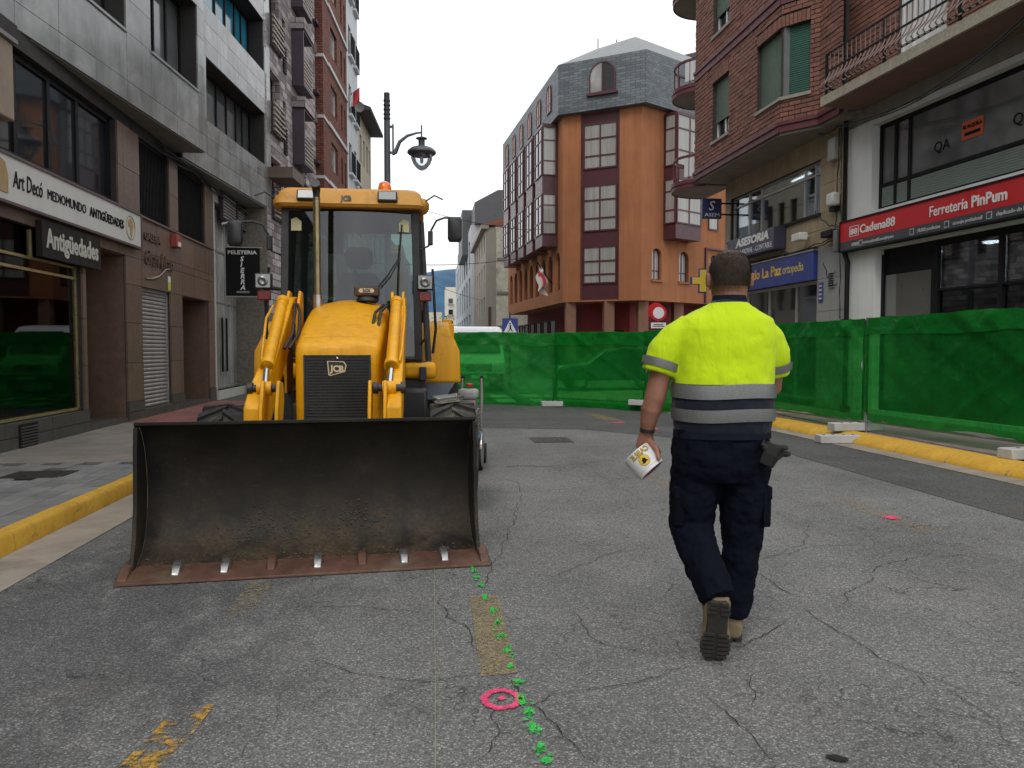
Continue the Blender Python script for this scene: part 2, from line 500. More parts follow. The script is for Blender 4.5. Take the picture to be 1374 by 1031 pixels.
def sheet(name, poly, z, m, **kw):
    b = MB(); b.add([(x, y, z) for x, y in poly], [list(range(len(poly)))])
    return b.build(name, m, **kw)
g = sheet('ground', [(-4000, -600), (4000, -600), (4000, 6000), (-4000, 6000)], -0.03, MATS['ground_dirt'])
tag(g, 'dull grey ground stretching beyond the street to the hills', 'ground', kind='structure')
road = sheet('road', [(-2.5, -14), (6.6, -14), (6.6, 24), (70, 24), (70, 34.6), (4.5, 34.6), (3.6, 130), (-2.5, 130)], 0.0, MATS['asphalt'])
tag(road, 'worn grey cracked asphalt street running away to the crossing', 'road', kind='structure')
o = sheet('road_patch', [(4.86, -14), (6.2, -14), (6.2, 7.6), (6.05, 12.8), (5.7, 15.3), (4.4, 17.4), (3.3, 18.9), (2.6, 30), (-2.4, 30), (-2.4, 13.95), (0.9, 13.75), (2.6, 13.35), (3.75, 12.0), (4.75, 10.3), (4.8, 6)], 0.004, MATS['asphalt_dark'])
tag(o, 'darker smoother asphalt strip along the right gutter and crossing', 'asphalt', kind='structure')
# zebra bars of the crossing beyond the fence
for i in range(7):
    x = -2.0 + i * 0.95
    o = sheet('crossing_bar', [(x, 20.2), (x + 0.5, 20.2), (x + 0.5, 23.6), (x, 23.6)], 0.009, mat('road_white', (0.55, 0.54, 0.5), 0.7, 0.2, 8, dirt=(0.16, 0.16, 0.15), dirt_lo=0.45, dirt_hi=0.7, dirt_scale=9))
    tag(o, 'white zebra crossing bar on the road behind the green fence', 'road marking', 'zebra bars behind the green fence', 'structure')

# cracks: dark open lines in the asphalt
CR = [
    [(0.03, 4.40), (0.09, 4.02), (0.18, 3.80), (0.22, 3.67), (0.26, 3.50), (0.30, 3.29), (0.37, 3.07), (0.49, 2.75), (0.55, 2.51)],
    [(-0.79, 4.29), (-0.43, 4.23), (-0.15, 4.18), (-0.01, 4.12)],
    [(-0.49, 3.50), (-0.28, 3.36), (-0.12, 3.28), (0.04, 3.27), (0.20, 3.30), (0.29, 3.31)],
    [(2.01, 4.71), (2.03, 4.18), (2.00, 3.71), (2.02, 3.41), (2.06, 3.15), (2.11, 3.00), (2.20, 2.89), (2.35, 2.82)],
    [(2.11, 3.00), (2.13, 2.88), (2.14, 2.75), (2.15, 2.57)],
    [(2.06, 3.15), (2.05, 2.96), (2.18, 2.91)],
    [(1.08, 3.06), (1.12, 2.92), (1.16, 2.73), (1.12, 2.45)],
    [(1.20, 2.82), (1.33, 3.07), (1.41, 3.18)],
    [(1.12, 2.92), (1.26, 2.97), (1.38, 3.00)],
    [(0.32, 2.91), (0.49, 3.06), (0.78, 3.13), (1.03, 3.22), (1.14, 3.26)],
    [(2.11, 4.87), (2.63, 5.20), (3.05, 5.26)],
    [(2.88, 4.70), (2.96, 4.37), (3.20, 4.06), (3.23, 3.90)],
    [(3.28, 4.84), (3.64, 4.90), (3.81, 4.60)],
    [(1.91, 10.16), (1.87, 7.88), (1.96, 7.06)],
    [(0.78, 6.53), (1.11, 6.20), (1.91, 6.41)],
    [(0.17, 2.55), (0.23, 2.89), (0.34, 3.11)],
    [(0.52, 4.79), (0.74, 4.68), (1.30, 5.24), (1.64, 5.31)],
    [(3.03, 6.00), (2.81, 5.51), (2.58, 5.21), (2.33, 5.04)],
    [(2.15, 3.92), (2.93, 4.70), (3.39, 4.92)],
    [(0.84, 8.46), (1.05, 7.54), (1.60, 7.69), (2.22, 8.31)],
    [(1.94, 3.82), (1.47, 3.46), (1.19, 3.49), (1.11, 3.70)],
    [(0.68, 8.48), (0.95, 7.97), (0.68, 6.25), (0.27, 4.37)],
    [(0.73, 4.07), (0.79, 3.63), (1.03, 3.42)],
    [(3.21, 5.98), (3.41, 5.57), (4.26, 5.73)],
    [(-0.69, 2.64), (-0.59, 2.86), (-0.59, 3.21), (-0.45, 3.49)],
]
def ribbon(mb, pts, wid, seed, amp=0.05):
    r_ = random.Random(seed); P = []
    for (a, b), (c, d) in zip(pts, pts[1:]):
        L = math.hypot(c - a, d - b); k = max(2, int(L / 0.035))
        for i in range(k):
            f = i / k; P.append((a + (c - a) * f, b + (d - b) * f))
    P.append(pts[-1]); V = []
    for i, (x, y) in enumerate(P):
        n = noise.noise_vector((x * 4.3 + seed, y * 4.3, 0.3)) * amp + noise.noise_vector((x * 17 + seed, y * 17, 4.3)) * amp * 0.45
        x += n.x + r_.uniform(-.004, .004); y += n.y + r_.uniform(-.004, .004)
        V.append((x, y))
    vs = []; fs = []
    for i, (x, y) in enumerate(V):
        x2, y2 = V[min(i + 1, len(V) - 1)]; x1, y1 = V[max(i - 1, 0)]
        dx, dy = x2 - x1, y2 - y1; L = math.hypot(dx, dy) or 1
        e = min(1, i / 6, (len(V) - 1 - i) / 6)
        w = wid * (0.35 + 0.65 * r_.random()) * (0.25 + 0.75 * e)
        if noise.noise((x * 2.2, y * 2.2, seed)) > 0.32: w *= 0.25
        vs += [(x - dy / L * w, y + dx / L * w, 0.006), (x + dy / L * w, y - dx / L * w, 0.006)]
        if i: fs.append((2 * i - 2, 2 * i - 1, 2 * i + 1, 2 * i))
    mb.add(vs, fs)
    return V
mb = MB()
for k, l in enumerate(CR):
    V = ribbon(mb, l, 0.0030 if k < 9 else 0.0026, k * 3.1)
    for j in range(8, len(V) - 4, 13):           # little side branches
        if rnd.random() < 0.55:
            a = rnd.uniform(0, 2 * PI); L = rnd.uniform(0.08, 0.35); p = V[j]
            ribbon(mb, [p, (p[0] + L * math.cos(a), p[1] + L * math.sin(a))], 0.0022, j + k * 7.7, 0.03)
o = mb.build('asphalt_cracks', plain('crack_dark', (0.030, 0.029, 0.027), 0.95, spec=0.1), road, kind='stuff')

# painted marks, sprayed or worn: ragged sheets
def paint(name, col, lo, hi, scale=38, rough=0.7, fade=0.0, edge=0.0):
    t = NT(name)
    n = t.noise(scale, 6, 0.75)
    a = t.ramp(n, [(lo, 0.0), (hi, 1.0)])
    v = t.voro(95, out='Color'); sp = t.new('ShaderNodeSeparateColor'); t.link(v, sp.inputs[0])
    c = t.mix(1.0, t.ramp(t.noise(6, 4), [(0.3, mul(col, 0.85)), (0.7, mul(col, 1.15))]), t.ramp(sp.outputs[0], [(0, 0.65), (1, 1.25)]), 'MULTIPLY')
    t.set(col=c, rough=rough, alpha=a, spec=0.2)
    t.bump(t.voro(95), -0.5, 0.006)
    MATS[name] = t.mat
    return t.mat
paint('worn_yellow', (0.34, 0.255, 0.12), 0.34, 0.70, 70)
paint('very_worn_yellow', (0.46, 0.27, 0.05), 0.50, 0.60, 9)
paint('faint_yellow', (0.36, 0.27, 0.13), 0.46, 0.78, 30)
def blob(mb, x, y, rx, ry, seed, z=0.009, n=22, rot=0.0):
    r_ = random.Random(seed); V = [(x, y, z)]
    for i in range(n):
        a = 2 * PI * i / n; k = 1 + 0.28 * noise.noise((math.cos(a) * 1.6 + seed, math.sin(a) * 1.6, seed)) + r_.uniform(-0.1, 0.1)
        dx, dy = rx * k * math.cos(a), ry * k * math.sin(a)
        V.append((x + dx * math.cos(rot) - dy * math.sin(rot), y + dx * math.sin(rot) + dy * math.cos(rot), z))
    mb.add(V, [(0, i + 1, (i + 1) % n + 1) for i in range(n)])
GR = [(0.268, 4.98), (0.275, 4.85), (0.285, 4.72), (0.30, 4.55), (0.31, 4.33), (0.335, 4.10), (0.345, 3.92), (0.34, 3.73), (0.355, 3.54), (0.352, 3.36), (0.37, 3.20), (0.36, 3.02), (0.375, 2.92), (0.375, 2.80), (0.385, 2.66), (0.39, 2.56), (0.395, 2.40), (0.40, 2.22)]
def spray_mat(name, col, k=1.1):
    t = NT(name)
    at = t.new('ShaderNodeAttribute'); at.attribute_name = 'fade'
    n = t.math('MULTIPLY', t.math('SUBTRACT', t.noise(150, 3, .7), .5), k * 2.2)
    v = t.voro(150, out='Color'); sp = t.new('ShaderNodeSeparateColor'); t.link(v, sp.inputs[0])
    f = t.math('ADD', t.math('ADD', at.outputs['Fac'], n), t.math('MULTIPLY', t.math('SUBTRACT', sp.outputs[0], .5), .5))
    a_ = t.ramp(f, [(.30, 0.0), (.78, .90)])
    c = t.mix(1.0, t.ramp(t.noise(9, 3), [(.3, mul(col, .8)), (.7, mul(col, 1.12))]), t.ramp(sp.outputs[0], [(0, .62), (1, 1.2)]), 'MULTIPLY')
    t.set(col=c, rough=.8, alpha=a_, spec=.15); t.bump(t.math('SUBTRACT', 1.0, t.voro(150)), .5, .006)
    MATS[name] = t.mat
spray_mat('spray_green', (.05, .55, .09)); spray_mat('spray_pink', (.90, .09, .22), .8)
def spray(name, label, dots, m, rings=(), z=.009, grp=None):
    V, F_, A = [], [], []
    for q, (x, y, rx, ry) in enumerate(dots):
        n = 18; b0 = len(V); V.append((x, y, z)); A.append(1.15)
        for ring, fd in ((.5, .85), (1.0, .05), (1.25, -.6)):
            for i in range(n):
                a = 2 * PI * i / n; k = ring * (1 + .55 * noise.noise((math.cos(a) * 1.3 + q, math.sin(a) * 1.3, q * .7)))
                V.append((x + rx * k * math.cos(a), y + ry * k * math.sin(a), z)); A.append(fd)
        F_ += [(b0, b0 + 1 + i, b0 + 1 + (i + 1) % n) for i in range(n)]
        for r_ in (0, 1): F_ += [(b0 + 1 + r_ * n + i, b0 + 1 + (r_ + 1) * n + i, b0 + 1 + (r_ + 1) * n + (i + 1) % n, b0 + 1 + r_ * n + (i + 1) % n) for i in range(n)]
    for q, (x, y, r0, r1, sy) in enumerate(rings):
        n = 44; b0 = len(V); rm = (r0 + r1) / 2; hw = (r1 - r0) / 2
        prof = ((rm - hw * 1.5, -.5), (rm - hw, .15), (rm - hw * .5, .95), (rm + hw * .5, .95), (rm + hw, .15), (rm + hw * 1.5, -.5))
        for r_, fd in prof:
            for i in range(n):
                a = 2 * PI * i / n; k = r_ + .006 * noise.noise((math.cos(a) * 2, math.sin(a) * 2, q)); V.append((x + k * math.cos(a), y + sy * k * math.sin(a), z)); A.append(fd)
        for r_ in range(5): F_ += [(b0 + r_ * n + i, b0 + (r_ + 1) * n + i, b0 + (r_ + 1) * n + (i + 1) % n, b0 + r_ * n + (i + 1) % n) for i in range(n)]
    me = bpy.data.meshes.new(name); me.from_pydata(V, [], F_); me.materials.append(MATS[m])
    at = me.attributes.new('fade', 'FLOAT', 'POINT'); at.data.foreach_set('value', A)
    tag(link_obj(name, me), label, 'paint mark', grp, 'structure')
dots = []
for i, (x, y) in enumerate(GR):
    dots.append((x, y, rnd.uniform(.016, .030), rnd.uniform(.028, .075)))
    for _ in range(rnd.randint(1, 4)): dots.append((x + rnd.uniform(-.025, .025), y + rnd.uniform(-.08, .08), rnd.uniform(.006, .015), rnd.uniform(.008, .026)))
spray('spray_line', 'dotted line of bright green spray paint along the street', dots, 'spray_green')
spray('spray_ring', 'bright pink sprayed ring with a dot beside the green line', [(.287, 3.05, .022, .022)], 'spray_pink', [(.283, 3.045, .050, .086, 1.15)], z=.0075)
spray('spray_dash', 'small pink sprayed blot on the right lane', [(3.80, 6.03, .09, .08)], 'spray_pink')
spray('spray_dash', 'faint pink spray marks near the foot of the far fence', [(3.56, 14.4, .2, .12), (3.9, 13.2, .08, .16)], 'spray_pink')
def strip(pts, name, m, label, z=0.0065):
    mb = MB(); mb.add([(x, y, z) for x, y in pts], [list(range(len(pts)))])
    tag(mb.build(name, m), label, 'road marking', kind='structure')
strip([(0.225, 4.36), (0.385, 4.36), (0.375, 3.29), (0.215, 3.27)], 'lane_dash', MATS['worn_yellow'], 'worn ochre lane dash under the green paint dots')
strip([(-1.07, 4.15), (-0.93, 4.15), (-0.93, 4.78), (-1.07, 4.78)], 'lane_dash', MATS['faint_yellow'], 'faint scuffed yellow dash in front of the loader bucket')
strip([(-1.08, 2.3), (-0.90, 2.3), (-0.84, 3.12), (-0.98, 3.12)], 'lane_dash', MATS['very_worn_yellow'], 'patchy remains of a yellow dash at lower left of the road')
strip([(3.70, 5.5), (3.92, 5.5), (3.9, 6.9), (3.68, 6.9)], 'lane_dash', MATS['faint_yellow'], 'faint yellow dash beside the pink blot')
strip([(2.35, 7.2), (2.55, 7.2), (2.5, 8.4), (2.3, 8.4)], 'lane_dash', MATS['faint_yellow'], 'faint yellow dash just right of the worker')
strip([(3.40, 15.0), (3.75, 14.7), (3.6, 16.3), (3.3, 16.6)], 'lane_dash', MATS['worn_yellow'], 'yellow dash on the dark asphalt before the fence', z=0.0085)
# manhole, guide string, tar spot
mh = thing('manhole_cover', 'dark square iron manhole cover in the road before the fence', 'manhole', (1.86, 11.8, 0))
mb = MB(); mb.box(-.30, .30, -.33, .33, -.02, 0.008); mb.build('rim', mat('cast_iron', (0.06, 0.056, 0.052), 0.6, 0.25, 12, 0.4, 80, 0.003, metal=0.5), mh)
mb = MB()
for i in range(6):
    for j in range(6):
        mb.box(-.26 + i * .09, -.19 + i * .09, -.29 + j * .1, -.21 + j * .1, 0.008, 0.014)
mb.build('tread_studs', MATS['cast_iron'], mh)
mb = MB(); mb.tube([(0.012, 1.2, 0.010), (0.016, 2.57, 0.012), (0.024, 3.6, 0.009), (0.03, 4.95, 0.011)], 0.0012, 5)
tag(mb.build('guide_string', plain('string_yellow', (0.34, 0.36, 0.16), 0.8)), 'thin yellowish guide string lying along the asphalt', 'string')
mb = MB(); blob(mb, 1.38, 2.47, .035, .02, 8.8, rot=-.5); mb.build('tar_spot', MATS['crack_dark'], road)

# left pavement: bed, tiles one by one, kerbstones, gutter
lp = MB(); lp.box(-9, -2.99, -14, 19.5, -0.03, 0.115); lp.box(-9, -2.99, 19.5, 130, -0.03, 0.138)
lp.prism([(-3.0, 19.3), (-1.6, 20.4), (-0.75, 21.2), (-0.55, 22.2), (-0.75, 23.2), (-1.6, 24), (-3.0, 25.2)], -0.03, 0.136, 'z')
lp = tag(lp.build('pavement', MATS['pave_bed']), 'left pavement of grey, beige and red slabs along the shopfronts', 'pavement', kind='structure')
def tiles(x0, x1, y0, y1, dx, dy, m, parent, name, stagger=False, z=0.14, gap=0.008, skip=None):
    nx = max(1, round((x1 - x0) / dx)); ny = max(1, round((y1 - y0) / dy)); dx = (x1 - x0) / nx; dy = (y1 - y0) / ny
    for i in range(nx):
        for j in range(ny):
            cx, cy = x0 + (i + .5) * dx, y0 + (j + .5) * dy + (dy / 2 if stagger and i % 2 else 0)
            if skip and skip(cx, cy): continue
            piece(name, (dx - gap, dy - gap, 0.04), m, parent, TR(cx, cy, z - 0.02 + rnd.uniform(-.0025, .0025), rnd.uniform(-.25, .25), rnd.uniform(-.25, .25)), bev=0.004)
tiles(-4.6, -2.99, 3.2, 8.9, 0.2, 0.4, MATS['paver_grey'], lp, 'paving_slab', True, skip=lambda x, y: -4.2 < x < -3.6 and 8.0 < y < 8.5)
tiles(-5.17, -4.6, 3.2, 9.0, 0.57, 0.6, MATS['slab_beige'], lp, 'paving_slab')
tiles(-5.17, -2.99, 9.12, 13.9, 0.55, 0.6, MATS['slab_beige'], lp, 'paving_slab')
tiles(-5.17, -2.99, 13.9, 19.5, 0.44, 0.47, MATS['slab_red'], lp, 'paving_slab')
dr = thing('drain_cover', 'dark rusty access cover set in the grey pavers', 'drain cover', (-3.9, 8.25, 0.12))
mb = MB(); mb.box(-.29, .29, -.24, .24, 0, 0.022); mb.build('frame', MATS['cast_iron'], dr)
mb = MB()
for i in range(8): mb.box(-.25, .25, -.21 + i * .054, -.18 + i * .054, .022, .027)
mb.build('ribs', MATS['cast_iron'], dr)
for j in range(22):
    y0 = 1.2 + j * 0.9
    if y0 > 19: break
    x0, x1 = -2.985, -2.845
    b = MB(); q = rnd.uniform(-.003, .003)
    b.prism([(x0, -.02), (x1, -.02), (x1 - .012, .115 + q), (x1 - .035, .14 + q), (x0, .142 + q)], y0 + .003, y0 + .897, 'y')
    b.build('kerbstone', MATS['kerb_yellow'], lp, bevel=0.006)
gt = sheet('gutter', [(-2.845, -14), (-2.45, -14), (-2.45, 19.3), (-2.845, 19.3)], 0.005, MATS['concrete_gutter'])
tag(gt, 'beige concrete gutter strip beside the left yellow kerb', 'gutter', kind='structure')

# right pavement with its bulging corner
K = [(6.42, -14), (6.38, 3), (6.28, 7.6), (6.14, 11.5), (6.06, 13.4), (5.75, 15.0), (5.0, 16.75), (4.15, 17.9), (3.4, 18.75), (3.0, 19.7), (3.1, 21.2), (4.3, 23.0), (7.5, 24.0), (30, 24.5)]
rp = MB(); rp.prism([(x + (.33 if i < 5 else .2), y + (0 if i < 5 else .1)) for i, (x, y) in enumerate(K[:9])] + [(3.2, 19.8), (3.3, 21.1), (4.45, 22.85), (7.5, 23.85), (30, 24.4), (30, -14)], -0.03, 0.118, 'z')
rp = tag(rp.build('pavement', MATS['slab_pink']), 'right pavement of grey slabs behind the yellow kerb and fence', 'pavement', kind='structure')
tiles(6.72, 8.9, 5.5, 14.6, 0.545, 0.6, MATS['slab_beige'], rp, 'paving_slab')
def kerb_run(P, m, parent, cross, step=0.95):
    seg = []
    for (a, b), (c, d) in zip(P, P[1:]):
        L = math.hypot(c - a, d - b); k = max(1, round(L / step))
        for i in range(k): seg.append(((a + (c - a) * i / k, b + (d - b) * i / k), (a + (c - a) * (i + 1) / k, b + (d - b) * (i + 1) / k)))
    for p, q in seg:
        L = math.hypot(q[0] - p[0], q[1] - p[1])
        b = MB(); b.prism(cross, 0.003, L - 0.003, 'x')
        o = b.build('kerbstone', m, parent, bevel=0.006)
        o.matrix_local = Matrix.Translation((p[0], p[1], 0)) @ Matrix.Rotation(math.atan2(q[1] - p[1], q[0] - p[0]), 4, 'Z')
SL = [(-.34, -.02), (-.34, .143), (-.16, .135), (-.03, .06), (0, .0), (0, -.02)]
kerb_run([p for p in K[1:6]], MATS['kerb_yellow'], rp, SL)
kerb_run([p for p in K[5:11]], MATS['kerb_plain'], rp, [(-.16, -.02), (-.16, .143), (-.02, .138), (0, .12), (0, -.02)])
pts = K[1:6]
gt = sheet('gutter', [(x - 0.002, y) for x, y in pts] + [(x - .30, y) for x, y in pts[::-1]], 0.009, MATS['concrete_gutter'])
tag(gt, 'concrete gutter strip beside the right yellow kerb', 'gutter', kind='structure')

# ------------------------------------------------------------------ shared building materials
mat('granite_brown', (0.155, 0.098, 0.068), 0.42, 0.16, 9.0, 0.10, 200, 0.002, orand=0.10, streak=0.25, dirt=(0.07, 0.048, 0.036), dirt_lo=0.55, dirt_hi=0.9)
mat('granite_dark', (0.075, 0.066, 0.058), 0.5, 0.2, 11.0, 0.12, 200, 0.002, orand=0.10)
def marble():
    t = NT('marble_grey', True)
    n = t.noise(1.6, 7, 0.65, dist=0.8)
    c = t.ramp(n, [(0.25, (0.17, 0.172, 0.168)), (0.5, (0.28, 0.28, 0.272)), (0.75, (0.40, 0.40, 0.388))])
    oi = t.new('ShaderNodeObjectInfo')
    c = t.mix(1.0, c, t.ramp(oi.outputs['Random'], [(0, 0.74), (1, 1.18)]), 'MULTIPLY')
    s_ = t.noise(1.0, 6, 0.65, t.mapped((4, 4, 0.4)))
    c = t.mix(0.35, c, t.ramp(s_, [(0.3, 0.35), (0.62, 1.0)]), 'MULTIPLY')
    t.set(col=c, rough=t.ramp(t.noise(2, 4), [(0.3, 0.10), (0.7, 0.26)]), spec=0.6)
    t.bump(t.noise(0.8, 3), 0.05, 0.02)
    MATS['marble_grey'] = t.mat
marble()
mat('wall_dark', (0.03, 0.027, 0.025), 0.8, 0.2)
mat('frame_black', (0.012, 0.012, 0.014), 0.6, 0.2, 5, spec=.15)
mat('frame_gold', (0.50, 0.40, 0.20), 0.35, 0.12, 5, metal=0.8)
mat('steel_grey', (0.33, 0.30, 0.29), 0.45, 0.12, 6, metal=0.25, streak=0.3)
mat('sign_white', (0.62, 0.61, 0.58), 0.5, 0.06, 1.2, streak=0.12)
mat('sign_dark', (0.022, 0.017, 0.015), 0.6, 0.15, spec=.15)
mat('ink_black', (0.010, 0.010, 0.011), 0.7, 0.1, spec=.15)
mat('ink_white', (0.72, 0.72, 0.70), 0.5, 0.05)
mat('ink_gold', (0.40, 0.26, 0.11), 0.5, 0.15, 8)
mat('wood_brown', (0.10, 0.045, 0.022), 0.4, 0.25, 7)
mat('cream', (0.58, 0.52, 0.40), 0.8, 0.1, 1.5, streak=0.2)
mat('black_cable', (0.012, 0.012, 0.012), 0.6, 0.1)
mat('louvre_dark', (0.03, 0.02, 0.025), 0.5, 0.15)
mat('alu', (0.42, 0.41, 0.39), 0.4, 0.08, 4, metal=0.6)
glass_opaque('win_dark'); glass_opaque('win_grey', (0.09, 0.095, 0.095), 0.06); glass_opaque('win_blue', (0.02, 0.16, 0.24), 0.08)
glass_opaque('win_light', (0.30, 0.30, 0.285), 0.12)
glass_clear('shop_glass', (0.62, 0.68, 0.64), 0.10, gl_col=.45)
glass_clear('shop_glass_clear', (0.82, 0.86, 0.85), 0.10)

# ------------------------------------------------------------------ left: grey stone commercial building
gb = thing('commercial_building', 'grey marble and brown granite building over the antiques shop', 'building', (-5.17, 10, 0))
Lg = Fac((-5.17, 0), (-5.17, 1), -1, gb)
SHOPW = (8.6, 12.40, 0.47, 3.0); PORCH = (12.52, 14.1, 0.20, 3.0); SHUT = (14.86, 16.44, 0.29, 2.52); PORCH2 = (17.2, 19.2, 0.20, 2.52)
MEZ = (8.6, 13.86, 3.82, 5.22); GR1 = (14.84, 16.49, 3.80, 5.22); GR2 = (17.03, 19.0, 3.80, 5.22)
HG = [SHOPW, PORCH, SHUT, PORCH2, MEZ, GR1, GR2]
wall(Lg, MATS['wall_dark'], -6, 19.72, 0.10, 5.5, HG, gb, w=-0.012, depth=0.30)
us = spans(6.5, 19.7, 0.8, [h[0] for h in HG] + [h[1] for h in HG])
zs = [0.47, 1.15, 1.85, 2.52, 3.0, 3.16, 3.82, 4.5, 5.22]
panels(Lg, MATS['granite_brown'], us, zs, HG, gb, w=-0.01, name='granite_panel')
panels(Lg, MATS['granite_dark'], spans(6.5, 19.7, 1.2, [h[i] for h in (PORCH, SHUT, PORCH2) for i in (0, 1)]), [0.12, 0.29], [PORCH, PORCH2], gb, w=-0.01, th=0.045, name='plinth_stone')
panels(Lg, MATS['granite_dark'], spans(6.5, 19.7, 1.2, [h[i] for h in (PORCH, SHUT, PORCH2) for i in (0, 1)]), [0.29, 0.47], [PORCH, SHUT, PORCH2], gb, w=-0.01, th=0.045, name='plinth_stone')
# porches: deep boxes with a step and a door
for (a, c, d, e), dep, nm in ((PORCH, 1.5, 'door'), (PORCH2, 1.3, 'door')):
    b = Lg.mb()
    b.box(a - .05, a + .012, -dep, -.02, .12, e - .012); b.box(c - .012, c + .05, -dep, -.02, .12, e - .012); b.box(a - .05, c + .05, -dep, -.02, e - .011, e + .05)
    b.build('porch_lining', MATS['granite_brown'], gb)
    b = Lg.mb(); b.box(a + .013, c - .013, -dep, 0.02, .12, .215); b.build('step', MATS['granite_dark'], gb)
    b = Lg.mb(); b.box(a, c, -dep - .05, -dep, .2, e); dd = b.build(nm, MATS['wood_brown'], gb)
    b = Lg.mb(); b.box(a + .25, a + .35, -dep, -dep + .05, 1.0, 1.35); b.build('handle', MATS['frame_gold'], dd)
# antiques shop window: gold frame, glass, dark room with a few things
fr = Lg.mb()
a, c, d, e = SHOPW
for z in (0.50, 2.44, 2.60): fr.box(a, c, -.10, -.05, z - .018, z + .018)
fr.box(c - .05, c - .015, -.10, -.051, .48, 2.98); fr.box(10.1, 10.13, -.10, -.052, 2.6, 2.98); fr.box(11.05, 11.08, -.10, -.052, 2.6, 2.98)
sw = fr.build('shop_window', MATS['frame_gold'], gb)
for z0, z1 in ((.518, 2.42), (2.46, 2.58), (2.62, 3.0)):
    b = Lg.mb(); b.box(a, c - .05, -.085, -.078, z0, z1); b.build('pane', MATS['shop_glass'], sw)
b = Lg.mb()
b.box(a - .02, a, -1.8, -.12, .3, 3.1); b.box(c, c + .02, -1.8, -.12, .3, 3.1); b.box(a, c, -1.85, -1.8, .3, 3.1); b.box(a, c, -1.8, -.12, 3.0, 3.05)
b.build('shop_interior', mat('room_dark', (0.05, 0.035, 0.028), 0.8, 0.3, 1.5), gb)
b = Lg.mb(); b.box(a, c, -1.8, -.11, .40, .46); b.build('display_floor', MATS['wood_brown'], gb)
for u in (10.7, 11.0, 11.55):
    b = Lg.mb(); b.box(u, u + .03, -1.79, -1.74, 1.4, 2.4); b.box(u - .25, u + .03, -1.79, -1.745, 1.37, 1.4); b.build('wall_panelling', MATS['wood_brown'], gb)
# shop front vent in the plinth
b = Lg.mb(); b.box(10.42, 10.88, .036, .05, .14, .44)
vt = b.build('plinth_vent', MATS['frame_black'], gb)
for i in range(7):
    b = Lg.mb(); b.box(10.44, 10.86, .05, .062, .16 + i * .038, .178 + i * .038); b.build('slat', MATS['granite_dark'], vt)
# things in the window
def lathe_thing(name, label, cat, prof, m, loc, n=18):
    t = thing(name, label, cat, loc); b = MB(); b.lathe(prof, n); b.build('body', m, t, smooth=50); return t
porc = mat('porcelain', (0.55, 0.55, 0.5), 0.25, 0.1)
v = lathe_thing('vase', 'pale porcelain vase in the dark antiques shop window', 'vase', [(.05, 0), (.07, .02), (.11, .14), (.10, .22), (.05, .30), (.045, .36), (.065, .39)], porc, (-5.62, 11.15, .46))
b = MB(); b.lathe([(.066, .385), (.07, .395), (.05, .397)], 18); b.build('rim', MATS['ink_gold'], v, smooth=50)
tb = thing('side_table', 'small dark wooden table behind the antiques shop glass', 'table', (-5.85, 10.75, .46))
b = MB(); b.lathe([(.33, .62), (.35, .64), (.35, .66), (.32, .67)], 24); b.build('tabletop', MATS['wood_brown'], tb, smooth=40)
for k in range(3):
    a_ = 2 * PI * k / 3; b = MB(); b.tube([(.24 * math.cos(a_), .24 * math.sin(a_), .63), (.13 * math.cos(a_), .13 * math.sin(a_), .3), (.26 * math.cos(a_), .26 * math.sin(a_), .0)], [.02, .018, .016], 6); b.build('leg', MATS['wood_brown'], tb, smooth=60)
ck = thing('oval_clock', 'little pale oval clock on the table in the shop window', 'clock', (-5.80, 10.78, 1.13))
b = MB(TR(0, 0, .13, 0, 90, 0, (1.3, 1, 1))); b.lathe([(.08, -.02), (.085, 0), (.07, .025), (0.001, .03)], 20); b.build('case', MATS['ink_gold'], ck, smooth=40)
b = MB(TR(.031, 0, .13, 0, 90, 0, (1.3, 1, 1))); b.lathe([(.06, 0), (.06, .006)], 20); b.build('dial', porc, ck)
b = MB(); b.box(-.04, .04, -.06, .06, 0, .03); b.build('foot', MATS['ink_gold'], ck)
mr = thing('framed_mirror', 'round framed mirror on the antiques shop wall', 'mirror', (-6.9, 11.3, 1.62))
b = MB(TR(0, 0, 0, 0, 90, 0)); b.lathe([(.16, -.03), (.2, -.02), (.2, .02), (.16, .035), (.15, .02)], 24, cap=False); b.build('frame', MATS['ink_gold'], mr, smooth=50)
b = MB(TR(0, 0, 0, 0, 90, 0)); b.lathe([(.16, 0), (.16, .01)], 24); b.build('mirror_glass', MATS['win_grey'], mr)
# roller shutter: slats one by one
b = Lg.mb(); b.box(14.86, 14.92, -.12, -.04, .29, 2.52); b.box(16.38, 16.44, -.12, -.04, .29, 2.52); b.box(14.86, 16.44, -.20, -.05, 2.46, 2.52)
rs = b.build('roller_shutter', MATS['steel_grey'], gb)
b = Lg.mb(); b.box(14.86, 16.44, -.25, 0.03, .24, .30); b.build('threshold', MATS['granite_dark'], rs)
for i in range(29):
    z = .31 + i * .0745
    b = MB(); b.prism([(-.0, -.036), (.028, -.028), (.030, .0), (.010, .026), (.0, .037)], -.73, .73, 'x')
    if i == 0: slat_me = None
    if slat_me is None:
        o = b.build('slat', MATS['steel_grey'], rs); slat_me = o.data
    else: o = link_obj('slat', slat_me, rs)
    o.matrix_local = Lg.rotM(15.65, -.09, z + .037) @ Matrix.Rotation(PI, 4, 'Z')
